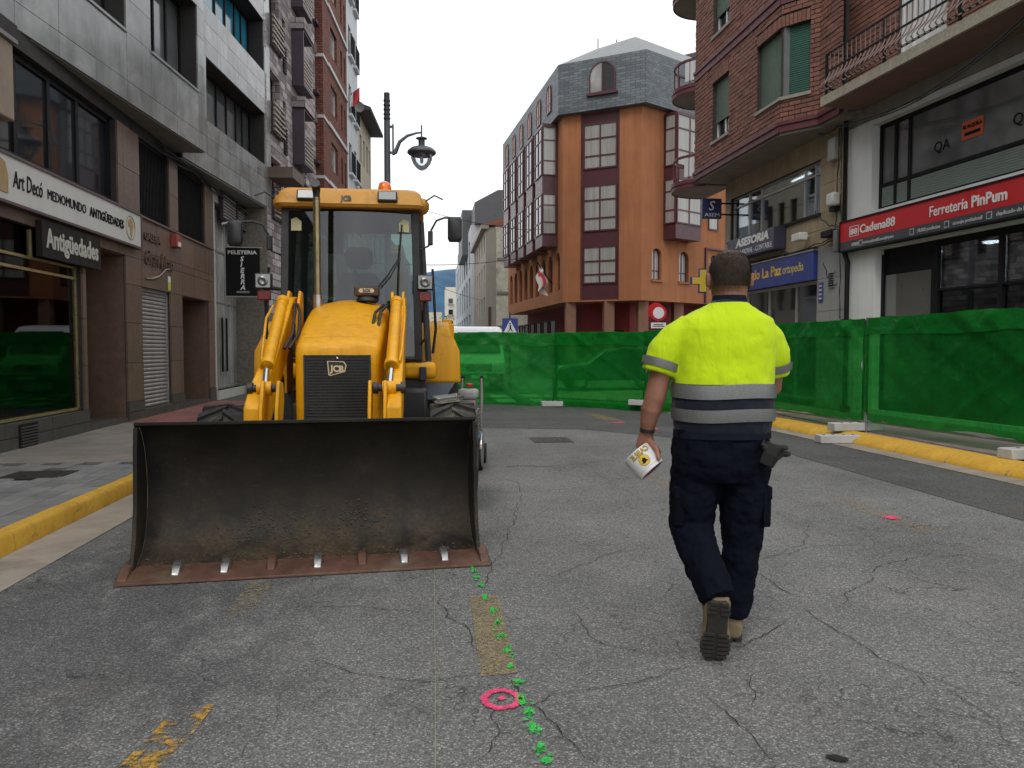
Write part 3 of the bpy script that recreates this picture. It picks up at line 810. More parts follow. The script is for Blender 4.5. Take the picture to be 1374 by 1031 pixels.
# mezzanine windows and folding grilles
window(Lg, gb, 8.6, 13.86, 3.82, 5.22, -.16, MATS['frame_black'], MATS['win_dark'], cols=[9.7, 10.83, 11.75, 12.64], fr=.09, name='mezzanine_window')
for h in (GR1, GR2):
    b = Lg.mb(); b.box(h[0], h[1], -.29, -.25, h[2], h[3]); b.build('window_backing', MATS['win_dark'], gb)
    b = Lg.mb(); n = int((h[1] - h[0]) / .075)
    for i in range(n + 1):
        u = h[0] + (h[1] - h[0]) * i / n; b.box(u - .008, u + .008, -.08, -.06, h[2], h[3])
    b.box(h[0], h[1], -.09, -.05, h[2], h[2] + .04); b.box(h[0], h[1], -.09, -.05, h[3] - .05, h[3])
    b.build('folding_grille', MATS['frame_black'], gb)
b = Lg.mb(); b.box(14.8, 19.6, 0.02, 0.06, 3.765, 3.80); b.build('sill_band', MATS['granite_brown'], gb)

# upper storeys: slanting overhang and the part beyond it
U1 = faz((-4.64, 16.3), 5.6, -1, gb)
HU1 = [(-1.75, 0.36, 6.6, 8.3), (-6.6, -2.65, 6.6, 8.3), (-1.75, .36, 9.2, 10.9), (-6.6, -2.65, 9.2, 10.9)]
wall(U1, MATS['wall_dark'], -13, 0.66, 5.46, 14.5, HU1, gb, w=-0.03, depth=0.45)
us = spans(-11, 0.70, 1.05, [h[i] for h in HU1 for i in (0, 1)]); zs = [5.46, 5.80, 6.6, 7.15, 7.72, 8.3, 8.75, 9.2, 10.05, 10.9, 12.0, 13.2, 14.5]
panels(U1, MATS['marble_grey'], us, zs, HU1, gb, w=-0.028, name='marble_panel')
b = MB(); b.v = []; P0, P1 = U1.pos(-13, -.03, 0), U1.pos(.70, -.03, 0)
b.prism([(P0.x, P0.y), (P1.x, P1.y), (-1.0, P1.y + .05), (-1.0, P0.y)], 5.445, 5.462, 'z'); b.build('soffit', mat('soffit_grey', (0.24, 0.235, 0.22), 0.8, 0.15, 1.5), gb)
b = MB(); b.prism([(P1.x - .0, P1.y - .02), (P1.x, P1.y + .03), (-1.0, P1.y + .08), (-1.0, P1.y + .03)], 5.463, 14.5, 'z'); b.build('end_wall', MATS['marble_grey'], gb)
for h in HU1:
    L = h[1] - h[0]; cs = [h[0] + .38, h[0] + .9, h[0] + 1.45] if L < 3 else [h[0] + .8 * k for k in range(1, 5)]
    window(U1, gb, h[0], h[1], h[2], h[3], -.40, MATS['frame_black'], MATS['win_grey'], cols=cs, fr=.06)
    b = U1.mb(); b.box(h[0], h[1], -.45, .03, h[2] - .03, h[2] + .012); b.build('sill', MATS['marble_grey'], gb)
U2 = faz((-5.1, 16.3), 5.6, -1, gb)
HU2 = [(2.06, 6.35, 6.5, 7.9), (2.06, 6.35, 9.05, 10.45), (2.06, 6.35, 11.6, 13.0)]
wall(U2, MATS['wall_dark'], 0.7, 6.86, 5.36, 14.5, HU2, gb, w=-0.03, depth=0.5)
us = spans(0.7, 6.86, .72, [2.06, 6.35]); zs = [5.36, 5.75, 6.13, 6.5, 7.2, 7.9, 8.28, 8.66, 9.05, 9.75, 10.45, 11.0, 11.6, 12.3, 13.0, 13.7, 14.5]
panels(U2, MATS['marble_grey'], us, zs, HU2, gb, w=-0.028, name='marble_panel')
for k, h in enumerate(HU2):
    window(U2, gb, h[0] + .1, h[1], h[2], h[3], -.48, MATS['frame_black'], MATS['win_blue'] if k == 1 else MATS['win_grey'], cols=[3.15, 3.85, 4.55, 5.25, 5.75], fr=.06)
    b = U2.mb(); b.box(h[0], h[0] + .95, -.44, -.40, h[2], h[3]); b.build('blind_panel', mat('blind_grey', (0.36, 0.36, 0.34), 0.5, 0.05), gb)
b = U2.mb(); b.box(.72, 6.86, -4, -.03, 5.33, 5.358); b.build('soffit', MATS['soffit_grey'], gb)
b = U2.mb(); b.box(6.84, 6.87, -3, -.03, 5.36, 14.5); b.build('end_wall', MATS['marble_grey'], gb)
b = MB(); b.box(-4.8, -2.0, -16, 11.5, 0, 14.4); b.build('core', MATS['wall_dark'], gb)
b = Lg.mb(); b.box(7.6, 9.86, .02, .37, 4.05, 4.95); b.build('sign_box', mat('stone_beige', (.30, .235, .175), .8, .12, 4), gb, bevel=.02)
b = Lg.mb(); b.box(7.6, 9.89, .02, .41, 4.95, 5.0); b.build('sign_box_cap', MATS['stone_sill0'] if 'stone_sill0' in MATS else MATS['soffit_grey'], gb)
# air conditioner grilles, cables under the soffit
for u, z in ((20.3, 5.0), (21.8, 5.0)):
    b = Lg.mb(); b.box(u, u + 1.3, .02, .10, z - .35, z + .28)
    lv = b.build('louvre', MATS['louvre_dark'], gb)
    for k in range(8):
        b = Lg.mb(); b.box(u + .04, u + 1.26, .10, .125, z - .32 + k * .075, z - .29 + k * .075); b.build('slat', MATS['alu'], lv)
for k in range(5):
    b = Lg.mb(); pts = []
    for i in range(24):
        u = 15.8 + i * .36; pts.append((u, .07 + .02 * k, 5.30 - .03 * k + .05 * math.sin(u * 1.7 + k) - .06 * math.sin(u * .6 + 2 * k)))
    b.tube(pts, .013 + .004 * (k % 2), 5)
    o = tag(b.build('cable', MATS['black_cable']), ['topmost', 'second from top', 'middle', 'second from bottom', 'lowest'][k] + ' of the black cables slung under the left grey soffit', 'cable', 'cables under the left soffit')
    o.location = gb.location
# furrier's shopfront
PH = (19.92, 22.95, 0.36, 5.0)
wall(Lg, mat('shop_white', (0.50, 0.49, 0.45), 0.6, 0.1, streak=.2), 19.72, 24.6, .1, 5.4, [PH], gb, w=-0.005, depth=.25, name='shopfront_wall')
window(Lg, gb, PH[0], PH[1], PH[2], PH[3], -.22, MATS['alu'], MATS['win_light'], cols=[20.75, 21.5, 22.2], rows=[2.6, 3.9], fr=.06, name='shopfront')
for u in (20.9, 21.35):
    b = Lg.mb(); b.box(u, u + .05, -.14, -.10, .8, 2.2); b.build('door_pull', MATS['frame_black'], gb)
b = Lg.mb(); b.box(19.85, 23.0, -.22, .06, .14, .36); b.build('shop_step', MATS['shop_white'], gb)
b = Lg.mb(); b.box(23.0, 24.6, -.005, .12, .14, 5.2); b.build('pillar', mat('stone_rough', (0.2, 0.17, 0.14), 0.9, .3, 12, .6, 30, .02), gb)

# signs of the left shops
s = thing('shop_sign', 'long white fascia sign reading Art Decó Mediomundo Antigüedades', 'sign', (-5.17, 12, 3.17))
Ls = Fac((-5.17, 0), (-5.17, 1), -1, s)
b = Ls.mb(); b.box(6.4, 14.58, .03, .115, 3.19, 3.74); b.build('board', MATS['sign_white'], s)
b = Ls.mb(); b.box(6.4, 14.62, .03, .135, 3.74, 3.775); b.box(6.4, 14.62, .03, .135, 3.155, 3.19); b.box(14.58, 14.62, .03, .134, 3.19, 3.74); b.build('trim', mat('trim_plum', (0.10, 0.06, 0.065), 0.4, 0.1), s)
put_text('Art Decó', .30, 'ink_black', s, Ls.txtM(10.28, .121, 3.38), fit=.74, shear=.12)
put_text('MEDIOMUNDO', .19, 'ink_black', s, Ls.txtM(11.16, .121, 3.40), fit=1.18)
put_text('ANTIGÜEDADES', .19, 'ink_black', s, Ls.txtM(12.46, .121, 3.40), fit=1.33, bold=.004)
for r0, r1 in ((.205, .19),):
    b = MB(Ls.M @ TR(14.10, .117, 3.465, -90, 0, 0)); b.lathe([(r0, 0), (r0, .006), (r1, .006), (r1, 0)], 36, cap=False); b.build('medallion_ring', MATS['ink_gold'], s)
AF = [(-.06, .13), (.02, .15), (.08, .12), (.10, .05), (.12, .03), (.06, -.06), (.05, -.13), (.01, -.16), (-.02, -.08), (-.02, .0), (-.09, .02), (-.11, .08)]
b = MB(Ls.M @ TR(14.10, .117, 3.465)); b.prism([(x * 1.05, z * 1.05) for x, z in AF], 0, .006, 'y'); b.build('medallion_shape', MATS['ink_gold'], s)
b = MB(Ls.M @ TR(10.02, .117, 3.44)); b.prism([(-.2, -.16), (.14, -.16), (.15, .05), (.09, .2), (-.02, .24), (-.2, .15)], 0, .006, 'y'); b.build('emblem', MATS['ink_gold'], s)
s = thing('shop_sign', 'small dark board with old gothic lettering Antigüedades below the white fascia', 'sign', (-5.17, 12, 2.68))
Ls = Fac((-5.17, 0), (-5.17, 1), -1, s)
b = Ls.mb(); b.box(11.02, 12.88, .02, .10, 2.62, 3.10); b.build('board', MATS['sign_dark'], s)
put_text('Antigüedades', .36, mat('ink_cream', (0.50, 0.48, 0.42), 0.5, 0.1), s, Ls.txtM(11.12, .104, 2.76), fit=1.66, bold=.010)
s = thing('wall_lettering', 'bronze cafe lettering with a cursive name above the roller shutter', 'lettering', (-5.17, 15.5, 2.7))
Ls = Fac((-5.17, 0), (-5.17, 1), -1, s)
brz = mat('bronze', (0.16, 0.105, 0.075), 0.35, 0.2, 8, metal=0.5)
put_text('GALERIA', .20, brz, s, Ls.txtM(14.98, .03, 3.40), fit=.85, bold=.006, ext=.02)
put_text('Gran Liran', .42, brz, s, Ls.txtM(15.0, .03, 2.95), fit=1.55, shear=.35, ext=.02)
b = Ls.mb(); b.tube([(15.0, .04, 2.68), (15.3, .04, 2.70), (15.7, .04, 2.78), (16.1, .04, 2.95), (16.6, .04, 3.02)], [.01, .022, .026, .02, .006], 6); b.build('flourish', brz, s)
s = thing('alarm_box', 'small red alarm box fixed to the granite by the grille window', 'alarm', (-5.17, 16.66, 3.45))
b = MB(); b.box(.02, .14, -.16, .16, 0, .26); b.build('case', mat('alarm_red', (0.30, 0.045, 0.035), 0.5, 0.1), s, bevel=.01)
b = MB(); b.box(.14, .15, -.09, .09, .02, .11); b.build('label_plate', MATS['ink_white'], s)
s = thing('notice_sticker', 'small yellow and white sticker above the roller shutter', 'sticker', (-5.145, 16.35, 2.56))
b = MB(); b.box(0, .004, -.08, .08, 0, .16); b.build('yellow_half', mat('ink_yellow', (0.60, 0.55, 0.05), 0.5, 0.05), s)
b = MB(); b.box(0, .004, -.08, .08, .161, .28); b.build('white_half', MATS['ink_white'], s)
s = thing('hanging_sign', 'black vertical banner of the furrier reading Peleteria Sierra', 'sign', (-5.17, 20.75, 2.75))
b = MB(); b.box(.04, .88, -.03, .03, 0, 1.22); b.build('board', MATS['ink_black'], s)
for z in (-.03, 1.22):
    b = MB(); b.box(0, .95, -.015, .015, z, z + .025); b.build('bracket', MATS['alu'], s)
FM = Matrix.Translation((0, -.034, 0)) @ Matrix.Rotation(PI / 2, 4, 'X')
put_text('PELETERIA', .13, 'ink_white', s, Matrix.Translation((.10, 0, 1.06)) @ FM, fit=.72, bold=.003)
for i, ch in enumerate('SIERRA'):
    put_text(ch, .17, 'ink_white', s, Matrix.Translation((.40, 0, .88 - i * .145)) @ FM, bold=.006, shear=.2)
b = MB(); b.box(.30, .62, -.034, -.03, .07, .12); b.build('print_line', mat('ink_greyish', (.2, .2, .2), .5), s)
s = thing('security_camera', 'grey dome camera on a bracket above the furrier banner', 'camera', (-5.1, 20.3, 3.95))
b = MB(); b.tube([(0, 0, .55), (.18, 0, .6), (.28, 0, .5), (.28, 0, .25)], .03, 8); b.build('bracket', MATS['ink_white'], s, smooth=60)
b = MB(TR(.28, 0, .02)); b.lathe([(.02, 0), (.10, .03), (.14, .1), (.14, .2), (.09, .24), (.03, .25)], 16); b.build('dome', mat('cam_grey', (.3, .3, .3), .4), s, smooth=50)

# ------------------------------------------------------------------ left: stone clad apartment house
def rubble(name, cols, sc=(1, 1), bw=0.42, bh=0.16, mortar=0.012, bumpd=0.02):
    t = NT(name)
    sx = t.new('ShaderNodeSeparateXYZ'); t.link(t.tc(), sx.inputs[0])
    cb = t.new('ShaderNodeCombineXYZ'); t.link(t.math('ADD', sx.outputs[0], sx.outputs[1]), cb.inputs[0]); t.link(sx.outputs[2], cb.inputs[1])
    bk = t.new('ShaderNodeTexBrick'); bk.inputs['Scale'].default_value = 1; bk.inputs['Brick Width'].default_value = bw; bk.inputs['Row Height'].default_value = bh
    bk.inputs['Mortar Size'].default_value = mortar; bk.inputs['Color1'].default_value = (0, 0, 0, 1); bk.inputs['Color2'].default_value = (1, 1, 1, 1); bk.inputs['Mortar'].default_value = (.5, .5, .5, 1)
    bk.inputs['Bias'].default_value = 0
    t.link(cb.outputs[0], bk.inputs['Vector'])
    c = t.ramp(bk.outputs['Color'], [(i / (len(cols) - 1), c_) for i, c_ in enumerate(cols)])
    c = t.mix(0.6, c, t.ramp(t.noise(9, 5, .7), [(.3, .55), (.7, 1.3)]), 'MULTIPLY')
    c = t.mix(bk.outputs['Fac'], c, mul(cols[0], .45))
    t.set(col=c, rough=.85)
    t.bump(t.math('SUBTRACT', 1.0, bk.outputs['Fac']), .6, bumpd); t.bump(t.noise(25, 4), .4, .01)
    MATS[name] = t.mat
    return t.mat
rubble('stone_cladding', [(0.17, 0.135, 0.14), (0.33, 0.285, 0.285), (0.50, 0.44, 0.43)], bw=.5, bh=.2)
rubble('brick_far', [(0.14, 0.045, 0.03), (0.21, 0.07, 0.045), (0.25, 0.09, 0.055)], bw=.26, bh=.085, bumpd=.008)
B2r = thing('apartment_house', 'mottled stone clad apartment house with slatted balconettes on the left', 'building', (-4.47, 22.7, 0))
B2 = faz((-4.47, 22.7), 4.5, -1, B2r)
pit = 2.44; H2 = []
for k in range(6):
    zb = 5.14 + k * pit
    H2 += [(.45, 1.5, zb, zb + 1.75), (1.85, 2.22, zb - .3, zb + 1.3), (3.0, 4.2, zb - .25, zb + 1.2), (4.5, 5.2, zb - .35, zb + .78), (6.0, 6.7, zb - .6, zb + .4)]
wall(B2, MATS['stone_cladding'], 0, 6.6, 0, 20.5, [h for h in H2 if h[1] < 6.6], B2r, depth=.3)
b = B2.mb(); b.box(-.03, -.005, -2, -.0, 0, 20.5); b.build('flank_wall', MATS['stone_rough'], B2r)
b = B2.mb(); b.box(0, 6.6, -6, -.02, 0, 2.9); b.box(0, 6.6, -6, -.31, 2.9, 20.4); b.build('core', MATS['wall_dark'], B2r)
for k in range(6):
    zb = 5.14 + k * pit
    window(B2, B2r, .45, 1.5, zb + .02, zb + 1.75, -.28, MATS['frame_black'], mat('shutter_cream', (0.40, 0.36, 0.28), .6, .08), cols=1, fr=.05)
    b = B2.mb(); b.box(.42, 1.54, .02, .095, zb - .03, zb)
    rl = b.build('balconette', MATS['louvre_dark'], B2r)
    for x in (.42, 1.5):
        b = B2.mb(); b.box(x, x + .04, .02, .095, zb, zb + .85); b.build('post', MATS['louvre_dark'], rl)
    for i in range(6):
        b = B2.mb(); b.box(.40, 1.55, .10, .15, zb + .03 + i * .145, zb + .085 + i * .145); b.build('slat', mat('slat_taupe', (0.30, 0.25, 0.2), .5, .1), rl)
    window(B2, B2r, 1.85, 2.22, zb - .3, zb + 1.3, -.25, MATS['louvre_dark'], MATS['win_dark'], fr=.04)
    for i in range(9):
        b = B2.mb(); b.box(1.87, 2.2, .0, .05, zb - .27 + i * .09, zb - .225 + i * .09); b.build('louvre_blade', MATS['louvre_dark'], B2r)
    # protruding box bay
    b = B2.mb(); b.box(2.94, 3.0, -.02, .38, zb - .28, zb + 1.4); b.box(2.94, 4.26, -.02, .38, zb + 1.35, zb + 1.41); b.box(2.94, 4.26, -.02, .38, zb - .34, zb - .28)
    bay = b.build('box_bay', mat('plum_metal', (0.055, 0.035, 0.05), .5, .15), B2r)
    for i in range(7):
        b = B2.mb(); b.box(3.0, 4.25, .32, .37, zb - .24 + i * .125, zb - .18 + i * .125); b.build('slat', MATS['slat_taupe'], bay)
    window(B2, B2r, 3.02, 4.2, zb - .25, zb + 1.2, -.2, MATS['frame_black'], MATS['shutter_cream'], cols=2, fr=.05)
    b = B2.mb(); b.box(2.9, 4.3, -.02, .42, zb + 1.42, zb + 1.75); b.build('stone_apron', MATS['stone_cladding'], B2r)
    for a, c, d, e in ((4.5, 5.2, zb - .35, zb + .78), (5.95, 6.55, zb - .6, zb + .4)):
        window(B2, B2r, a, c, d, e, -.24, MATS['louvre_dark'], MATS['win_dark'], fr=.05)
        b = B2.mb(); b.box(a - .08, c + .08, 0, .16, e, e + .10); b.build('lintel', MATS['plum_metal'], B2r)
        for i in range(4):
            b = B2.mb(); b.box(a, c, .04, .08, d + .03 + i * .09, d + .07 + i * .09); b.build('rail', MATS['slat_taupe'], B2r)
b = B2.mb(); b.box(.1, 1.4, .0, .7, 6.2, 6.5); b.build('canopy', mat('canopy_brown', (.16, .11, .085), .7, .15), B2r)

# ------------------------------------------------------------------ left: far row
BRr = thing('brick_house', 'tall narrow red brick house with white string courses on the left', 'building', (-3.7, 29, 0))
BR = faz((-3.70, 29), 3.5, -1, BRr)
HB = []
for k in range(7):
    z = 3.2 + k * 2.15
    HB += [(1.5, 2.85, z + .68, z + 1.72), (3.66, 4.06, z + .6, z + 1.65), (4.5, 4.85, z + .6, z + 1.65)]
wall(BR, MATS['brick_far'], 0, 5.2, 0, 21, HB, BRr, depth=.2)
b = BR.mb(); b.box(-.02, 0, -4, 0.0, 0, 21); b.build('flank_wall', MATS['brick_far'], BRr)
b = BR.mb(); b.box(.02, 5.19, -4, -.21, 0, 20.9); b.build('core', MATS['wall_dark'], BRr)
for k in range(7):
    z = 3.2 + k * 2.15
    b = BR.mb(); b.box(.9, 5.2, 0, .06, z, z + .14); b.box(-.05, .9, -.3, .03, z + .01, z + .12); b.build('string_course', mat('trim_white', (.55, .55, .53), .7, .08), BRr)
for h in HB:
    window(BR, BRr, *h, -.16, MATS['trim_white'], MATS['win_light'] if h[1] - h[0] > 1 else MATS['win_dark'], cols=1, fr=.05)

def simple_building(name, label, fc_args, u0, u1, ztop, wm, floors, cols, frame, glass, depth=6, zb=1.0, wz=1.3, group=None, cor=None, corm=None, balc=None):
    root = thing(name, label, 'building', (fc_args[0][0], fc_args[0][1], 0), group=group)
    f = Fac(*fc_args, root)
    holes = [(a, c, z, z + wz) for a, c in cols for z in floors]
    wall(f, wm, u0, u1, 0, ztop, holes, root, depth=.2)
    b = f.mb(); b.box(u0, u0 + .02, -depth, -.001, 0, ztop); b.build('flank_wall', wm, root)
    b = f.mb(); b.box(u1 - .02, u1, -depth, -.001, 0, ztop); b.build('flank_wall', wm, root)
    b = f.mb(); b.box(u0 + .03, u1 - .03, -depth, -.21, 0, ztop - .02); b.build('core', MATS['wall_dark'], root)
    b = f.mb(); b.box(u0, u1, -depth, -.002, ztop - .019, ztop); b.build('roof', MATS['soffit_grey'], root)
    for h in holes: window(f, root, *h, -.15, frame, glass, cols=2 if h[1] - h[0] > .9 else 1, fr=.05)
    if cor:
        b = f.mb(); b.box(u0 - .1, u1 + .1, -depth, cor, ztop, ztop + .22); b.build('cornice', corm, root)
    if balc:
        for a, c in cols:
            for z in floors:
                b = f.mb(); b.box(a - .15, c + .15, .0, balc, z - .12, z - .02); p = b.build('balcony', wm, root)
                b = f.mb()
                for i in range(8):
                    u = a - .13 + (c - a + .26) * i / 7; b.box(u - .012, u + .012, balc - .03, balc - .006, z - .02, z + .8)
                b.box(a - .15, c + .15, balc - .035, balc, z + .8, z + .84); b.build('railing', MATS['frame_black'], p)
    return root, f
def on(fc, u): p = fc.W(u, 0, 0); return (p.x, p.y)
wh, WHf = simple_building('white_house', 'white rendered house with small dark balconies beyond the brick house', (on(BR, 5.2), on(BR, 20), -1), 0, 3.1, 18.5, mat('render_white', (.62, .66, .68), .8, .08, 1, streak=.2), [4 + 2.5 * k for k in range(6)], [(.5, 1.2), (1.9, 2.6)], MATS['frame_black'], MATS['win_dark'], balc=.16)
ch, CHf = simple_building('cream_house', 'cream rendered house with wide dark overhanging eaves', (on(BR, 8.3), on(BR, 20), -1), 0, 4.4, 12.4, mat('render_cream', (.55, .50, .38), .8, .08, 1, streak=.2), [3.4, 5.6, 7.8, 10.2], [(.5, 1.1), (1.6, 2.2), (2.7, 3.3), (3.6, 4.1)], mat('frame_brown', (.12, .05, .035), .5), MATS['win_dark'])
b = CHf.mb(); b.prism([(-.4, 12.4), (-.4, 12.55), (-6, 14.5), (-6, 12.4)], -.2, 4.6, 'x'); 
b.v = []; b.f = []
b.add([(-.2, .62, 12.38), (4.6, .62, 12.38), (4.6, .62, 12.52), (-.2, .62, 12.52), (-.2, -5, 12.45), (4.6, -5, 12.45), (4.6, -5, 14.6), (-.2, -5, 14.6)], [(0, 1, 2, 3), (3, 2, 6, 7), (0, 4, 5, 1), (0, 3, 7, 4), (1, 5, 6, 2), (4, 7, 6, 5)])
b.build('eaves_roof', mat('slate_dark', (.06, .055, .06), .7, .2, 6), ch)
simple_building('low_terrace', 'low pale terrace far down the left side of the street', (on(BR, 12.8), on(BR, 40), -1), 0, 24, 8.4, MATS['render_white'], [1.2, 3.8, 6.3], [(1 + 2.4 * k, 2 + 2.4 * k) for k in range(9)], MATS['frame_black'], MATS['win_dark'])
simple_building('far_house', 'beige house closing the far left end of the street', ((-2.2, 70), (-2.2, 90), -1), 0, 24, 10.5, MATS['render_cream'], [1.2, 4, 7], [(1 + 2.6 * k, 2.2 + 2.6 * k) for k in range(8)], MATS['frame_black'], MATS['win_dark'])
fl = thing('wall_flag', 'small red and white flag hung high on the white house', 'flag', on(BR, 5.6) + (12.2,))
b = MB(); b.tube([(0, 0, 0), (.5, -.1, .35)], .02, 6); b.build('pole', MATS['alu'], fl)
b = MB(); b.grid(lambda a, c: (.2 + .28 * a, -.06 + .06 * math.sin(6 * a + 4 * c), .14 + .2 * a - .6 * c), 6, 6); b.build('cloth', mat('flag_red', (.5, .05, .06), .8, .2, 3), fl)
b = MB(); b.grid(lambda a, c: (.05 + .15 * a, -.05 + .05 * math.sin(5 * a + 4 * c), .04 + .1 * a - .55 * c), 4, 6); b.build('cloth', MATS['ink_white'], fl)
dsh = thing('satellite_dish', 'small grey satellite dish high on the white house', 'dish', on(BR, 6.6) + (12.0,))
b = MB(TR(.3, -.2, 0, 100, 0, 20, .6)); b.lathe([(.05, 0), (.25, .05), (.38, .14), (.37, .15), (.24, .07), (.04, .02)], 18); b.build('reflector', MATS['soffit_grey'], dsh, smooth=50)
b = MB(); b.tube([(-.05, 0, -.1), (.2, -.1, -.05), (.3, -.2, 0)], .025, 6); b.build('arm', MATS['alu'], dsh)

# ------------------------------------------------------------------ right: brick apartment house over the orthopaedic shop
mat('brick_red', (0.19, 0.084, 0.060), 0.85, 0.22, 14, 0.5, 70, 0.006, island=0.0, orand=0.22)
mat('brick_red_mass', (0.19, 0.084, 0.060), 0.85, 0.22, 14, 0.5, 70, 0.006, island=0.22)
mat('mortar', (0.045, 0.038, 0.034), 0.95, 0.2, 8)
mat('maroon_trim', (0.115, 0.030, 0.036), 0.55, 0.12, 3, streak=.2)
mat('beige_tile', (0.36, 0.285, 0.175), 0.55, 0.12, 3, orand=0.08, streak=.35)
mat('terrazzo', (0.30, 0.30, 0.29), 0.6, 0.25, 60, 0.1, 120, .002)
mat('blind_green', (0.035, 0.115, 0.082), 0.6, 0.12, 3, streak=.15)
mat('blind_green_pale', (0.145, 0.205, 0.16), 0.6, 0.12, 3, streak=.15)
mat('stone_sill', (0.30, 0.27, 0.235), 0.8, 0.15, 6, streak=.3)
mat('soffit_beige', (0.22, 0.195, 0.165), 0.85, 0.15, 1.5, streak=.2)
mat('sign_blue', (0.022, 0.04, 0.23), 0.4, 0.06, 1.5)
mat('sign_navy', (0.045, 0.045, 0.085), 0.45, 0.1, 2)
mat('ink_yellow_sign', (0.75, 0.48, 0.06), 0.5, 0.05)
mat('ink_lilac', (0.55, 0.55, 0.62), 0.5, 0.05)
BKr = thing('brick_building', 'red brick apartment house with green blinds and round balconies on the right', 'building', (8.46, 15.2, 0))
G = faz((8.46, 15.2), -2.0, 1, BKr)
CAMP = Vector((0, 0, 1.4)); CAMF = Vector((math.sin(R(6.0885)) * math.cos(R(2.59)), math.cos(R(6.0885)) * math.cos(R(2.59)), -math.sin(R(2.59)))); CAMR = Vector((math.cos(R(6.0885)), -math.sin(R(6.0885)), 0)); CAMU = CAMR.cross(CAMF)
def in_view(p):
    d = p - CAMP; z = d.dot(CAMF)
    return z > 0 and abs(d.dot(CAMR) / z) < 0.67 and abs(d.dot(CAMU) / z) < 0.505
BRICKS = []
def brickwork(fc, u0, u1, z0, z1, holes, course=.098, blen=.265, joint=.017, w=0.0):
    j = 0; z = z0
    while z + course <= z1 + .02:
        u = u0 - (blen / 2 if j % 2 else 0)
        while u < u1:
            segs = [(max(u, u0), min(u + blen, u1))]
            for h in holes:
                if h[2] < z + course * .6 and h[3] > z + course * .4:
                    ns = []
                    for a, c in segs:
                        if h[1] <= a or h[0] >= c: ns.append((a, c)); continue
                        if a < h[0]: ns.append((a, h[0]))
                        if c > h[1]: ns.append((h[1], c))
                    segs = ns
            for a, c in segs:
                if c - a > .05: BRICKS.append((fc, (a + c) / 2, z + course / 2, c - a - joint, course - joint, w))
            u += blen
        z += course; j += 1
def soldier(fc, u0, u1, z0, z1, bw=.085, joint=.015, w=0.008):
    n = max(1, round((u1 - u0) / bw)); d = (u1 - u0) / n
    for i in range(n): BRICKS.append((fc, u0 + (i + .5) * d, (z0 + z1) / 2, d - joint, z1 - z0 - joint, w))
def corner(u, w): p = G.W(u, w, 0); return (p.x, p.y)
F1 = Fac(corner(1.13, .9), corner(6.05, .9), 1, BKr)
F2 = Fac(corner(.45, .38), corner(1.13, .9), 1, BKr)
F3 = Fac(corner(-.35, .38), corner(.45, .38), 1, BKr)
zA, zT = 6.24, 11.7
HF1 = [(2.67, 3.70, 6.76, 8.26), (0, 1.12, 6.76, 8.22), (2.67, 3.70, 9.45, 10.95), (0, 1.12, 9.45, 10.9)]
HF2 = [(.22, F2.len, 6.76, 8.22), (.22, F2.len, 9.45, 10.9)]
wall(F1, MATS['mortar'], 0, F1.len, 6.1, zT, HF1, BKr, depth=.22, name='bay_wall')
wall(F2, MATS['mortar'], 0, F2.len, 6.1, zT, HF2, BKr, depth=.22, name='bay_wall')
wall(F3, MATS['mortar'], 0, F3.len, 6.1, zT, [], BKr, name='bay_wall')
def lint(hs): return [(h[0] - .0, h[1], h[3], h[3] + .24) for h in hs]
bandh = (-1, 9, 8.70, 8.95)
brickwork(F1, 0, F1.len, zA, zT, HF1 + lint(HF1) + [bandh])
brickwork(F2, 0, F2.len, zA, zT, HF2 + lint(HF2) + [bandh])
brickwork(F3, 0, F3.len, zA, zT, [bandh])
for f, hs in ((F1, HF1), (F2, HF2)):
    for h in hs: soldier(f, h[0], h[1], h[3], h[3] + .24)
# brick jambs inside the small windows are plain mortar-dark reveals; bands, sills, blinds
for z0, z1, pr in ((6.02, 6.24, .05), (8.70, 8.95, .05)):
    for f, e0, e1 in ((F1, 0, .0), (F2, 0, .0), (F3, 0, 0)):
        b = f.mb(); b.box(-e0, f.len + e1, -.05, pr, z0, z1 - .08); b.box(-e0, f.len + e1, -.05, pr + .03, z1 - .078, z1); b.build('string_band', MATS['maroon_trim'], BKr)
def blind(fc, u0, u1, z0, z1, w, m, parent, pitch=.045):
    b = fc.mb(); n = int((z1 - z0) / pitch)
    prof = []
    for i in range(n):
        z = z0 + (z1 - z0) * i / n; p = (z1 - z0) / n
        prof += [(w, z), (w + .012, z + p * .25), (w + .012, z + p * .75), (w, z + p * .98)]
    vs = []; fs = []
    for (ww, z) in prof: vs += [(u0, ww, z), (u1, ww, z)]
    for i in range(len(prof) - 1): fs.append((2 * i, 2 * i + 2, 2 * i + 3, 2 * i + 1))
    b.add(vs, fs); return b.build('roller_blind', m, parent)
for h in HF1:
    small = h[0] > 2; w = window(F1, BKr, h[0], h[1], h[2], h[3], -.18, mat('frame_white', (.6, .6, .58), .5, .05), MATS['win_dark'], cols=2 if small else 1, fr=.05)
    blind(F1, h[0], h[1], h[2] + (.48 if small else 0.02), h[3], -.10, MATS['blind_green_pale'], BKr)
    b = F1.mb(); b.box(h[0] - .05, h[1] + .05, -.2, .06, h[2] - .07, h[2]); b.build('sill', MATS['stone_sill'], BKr)
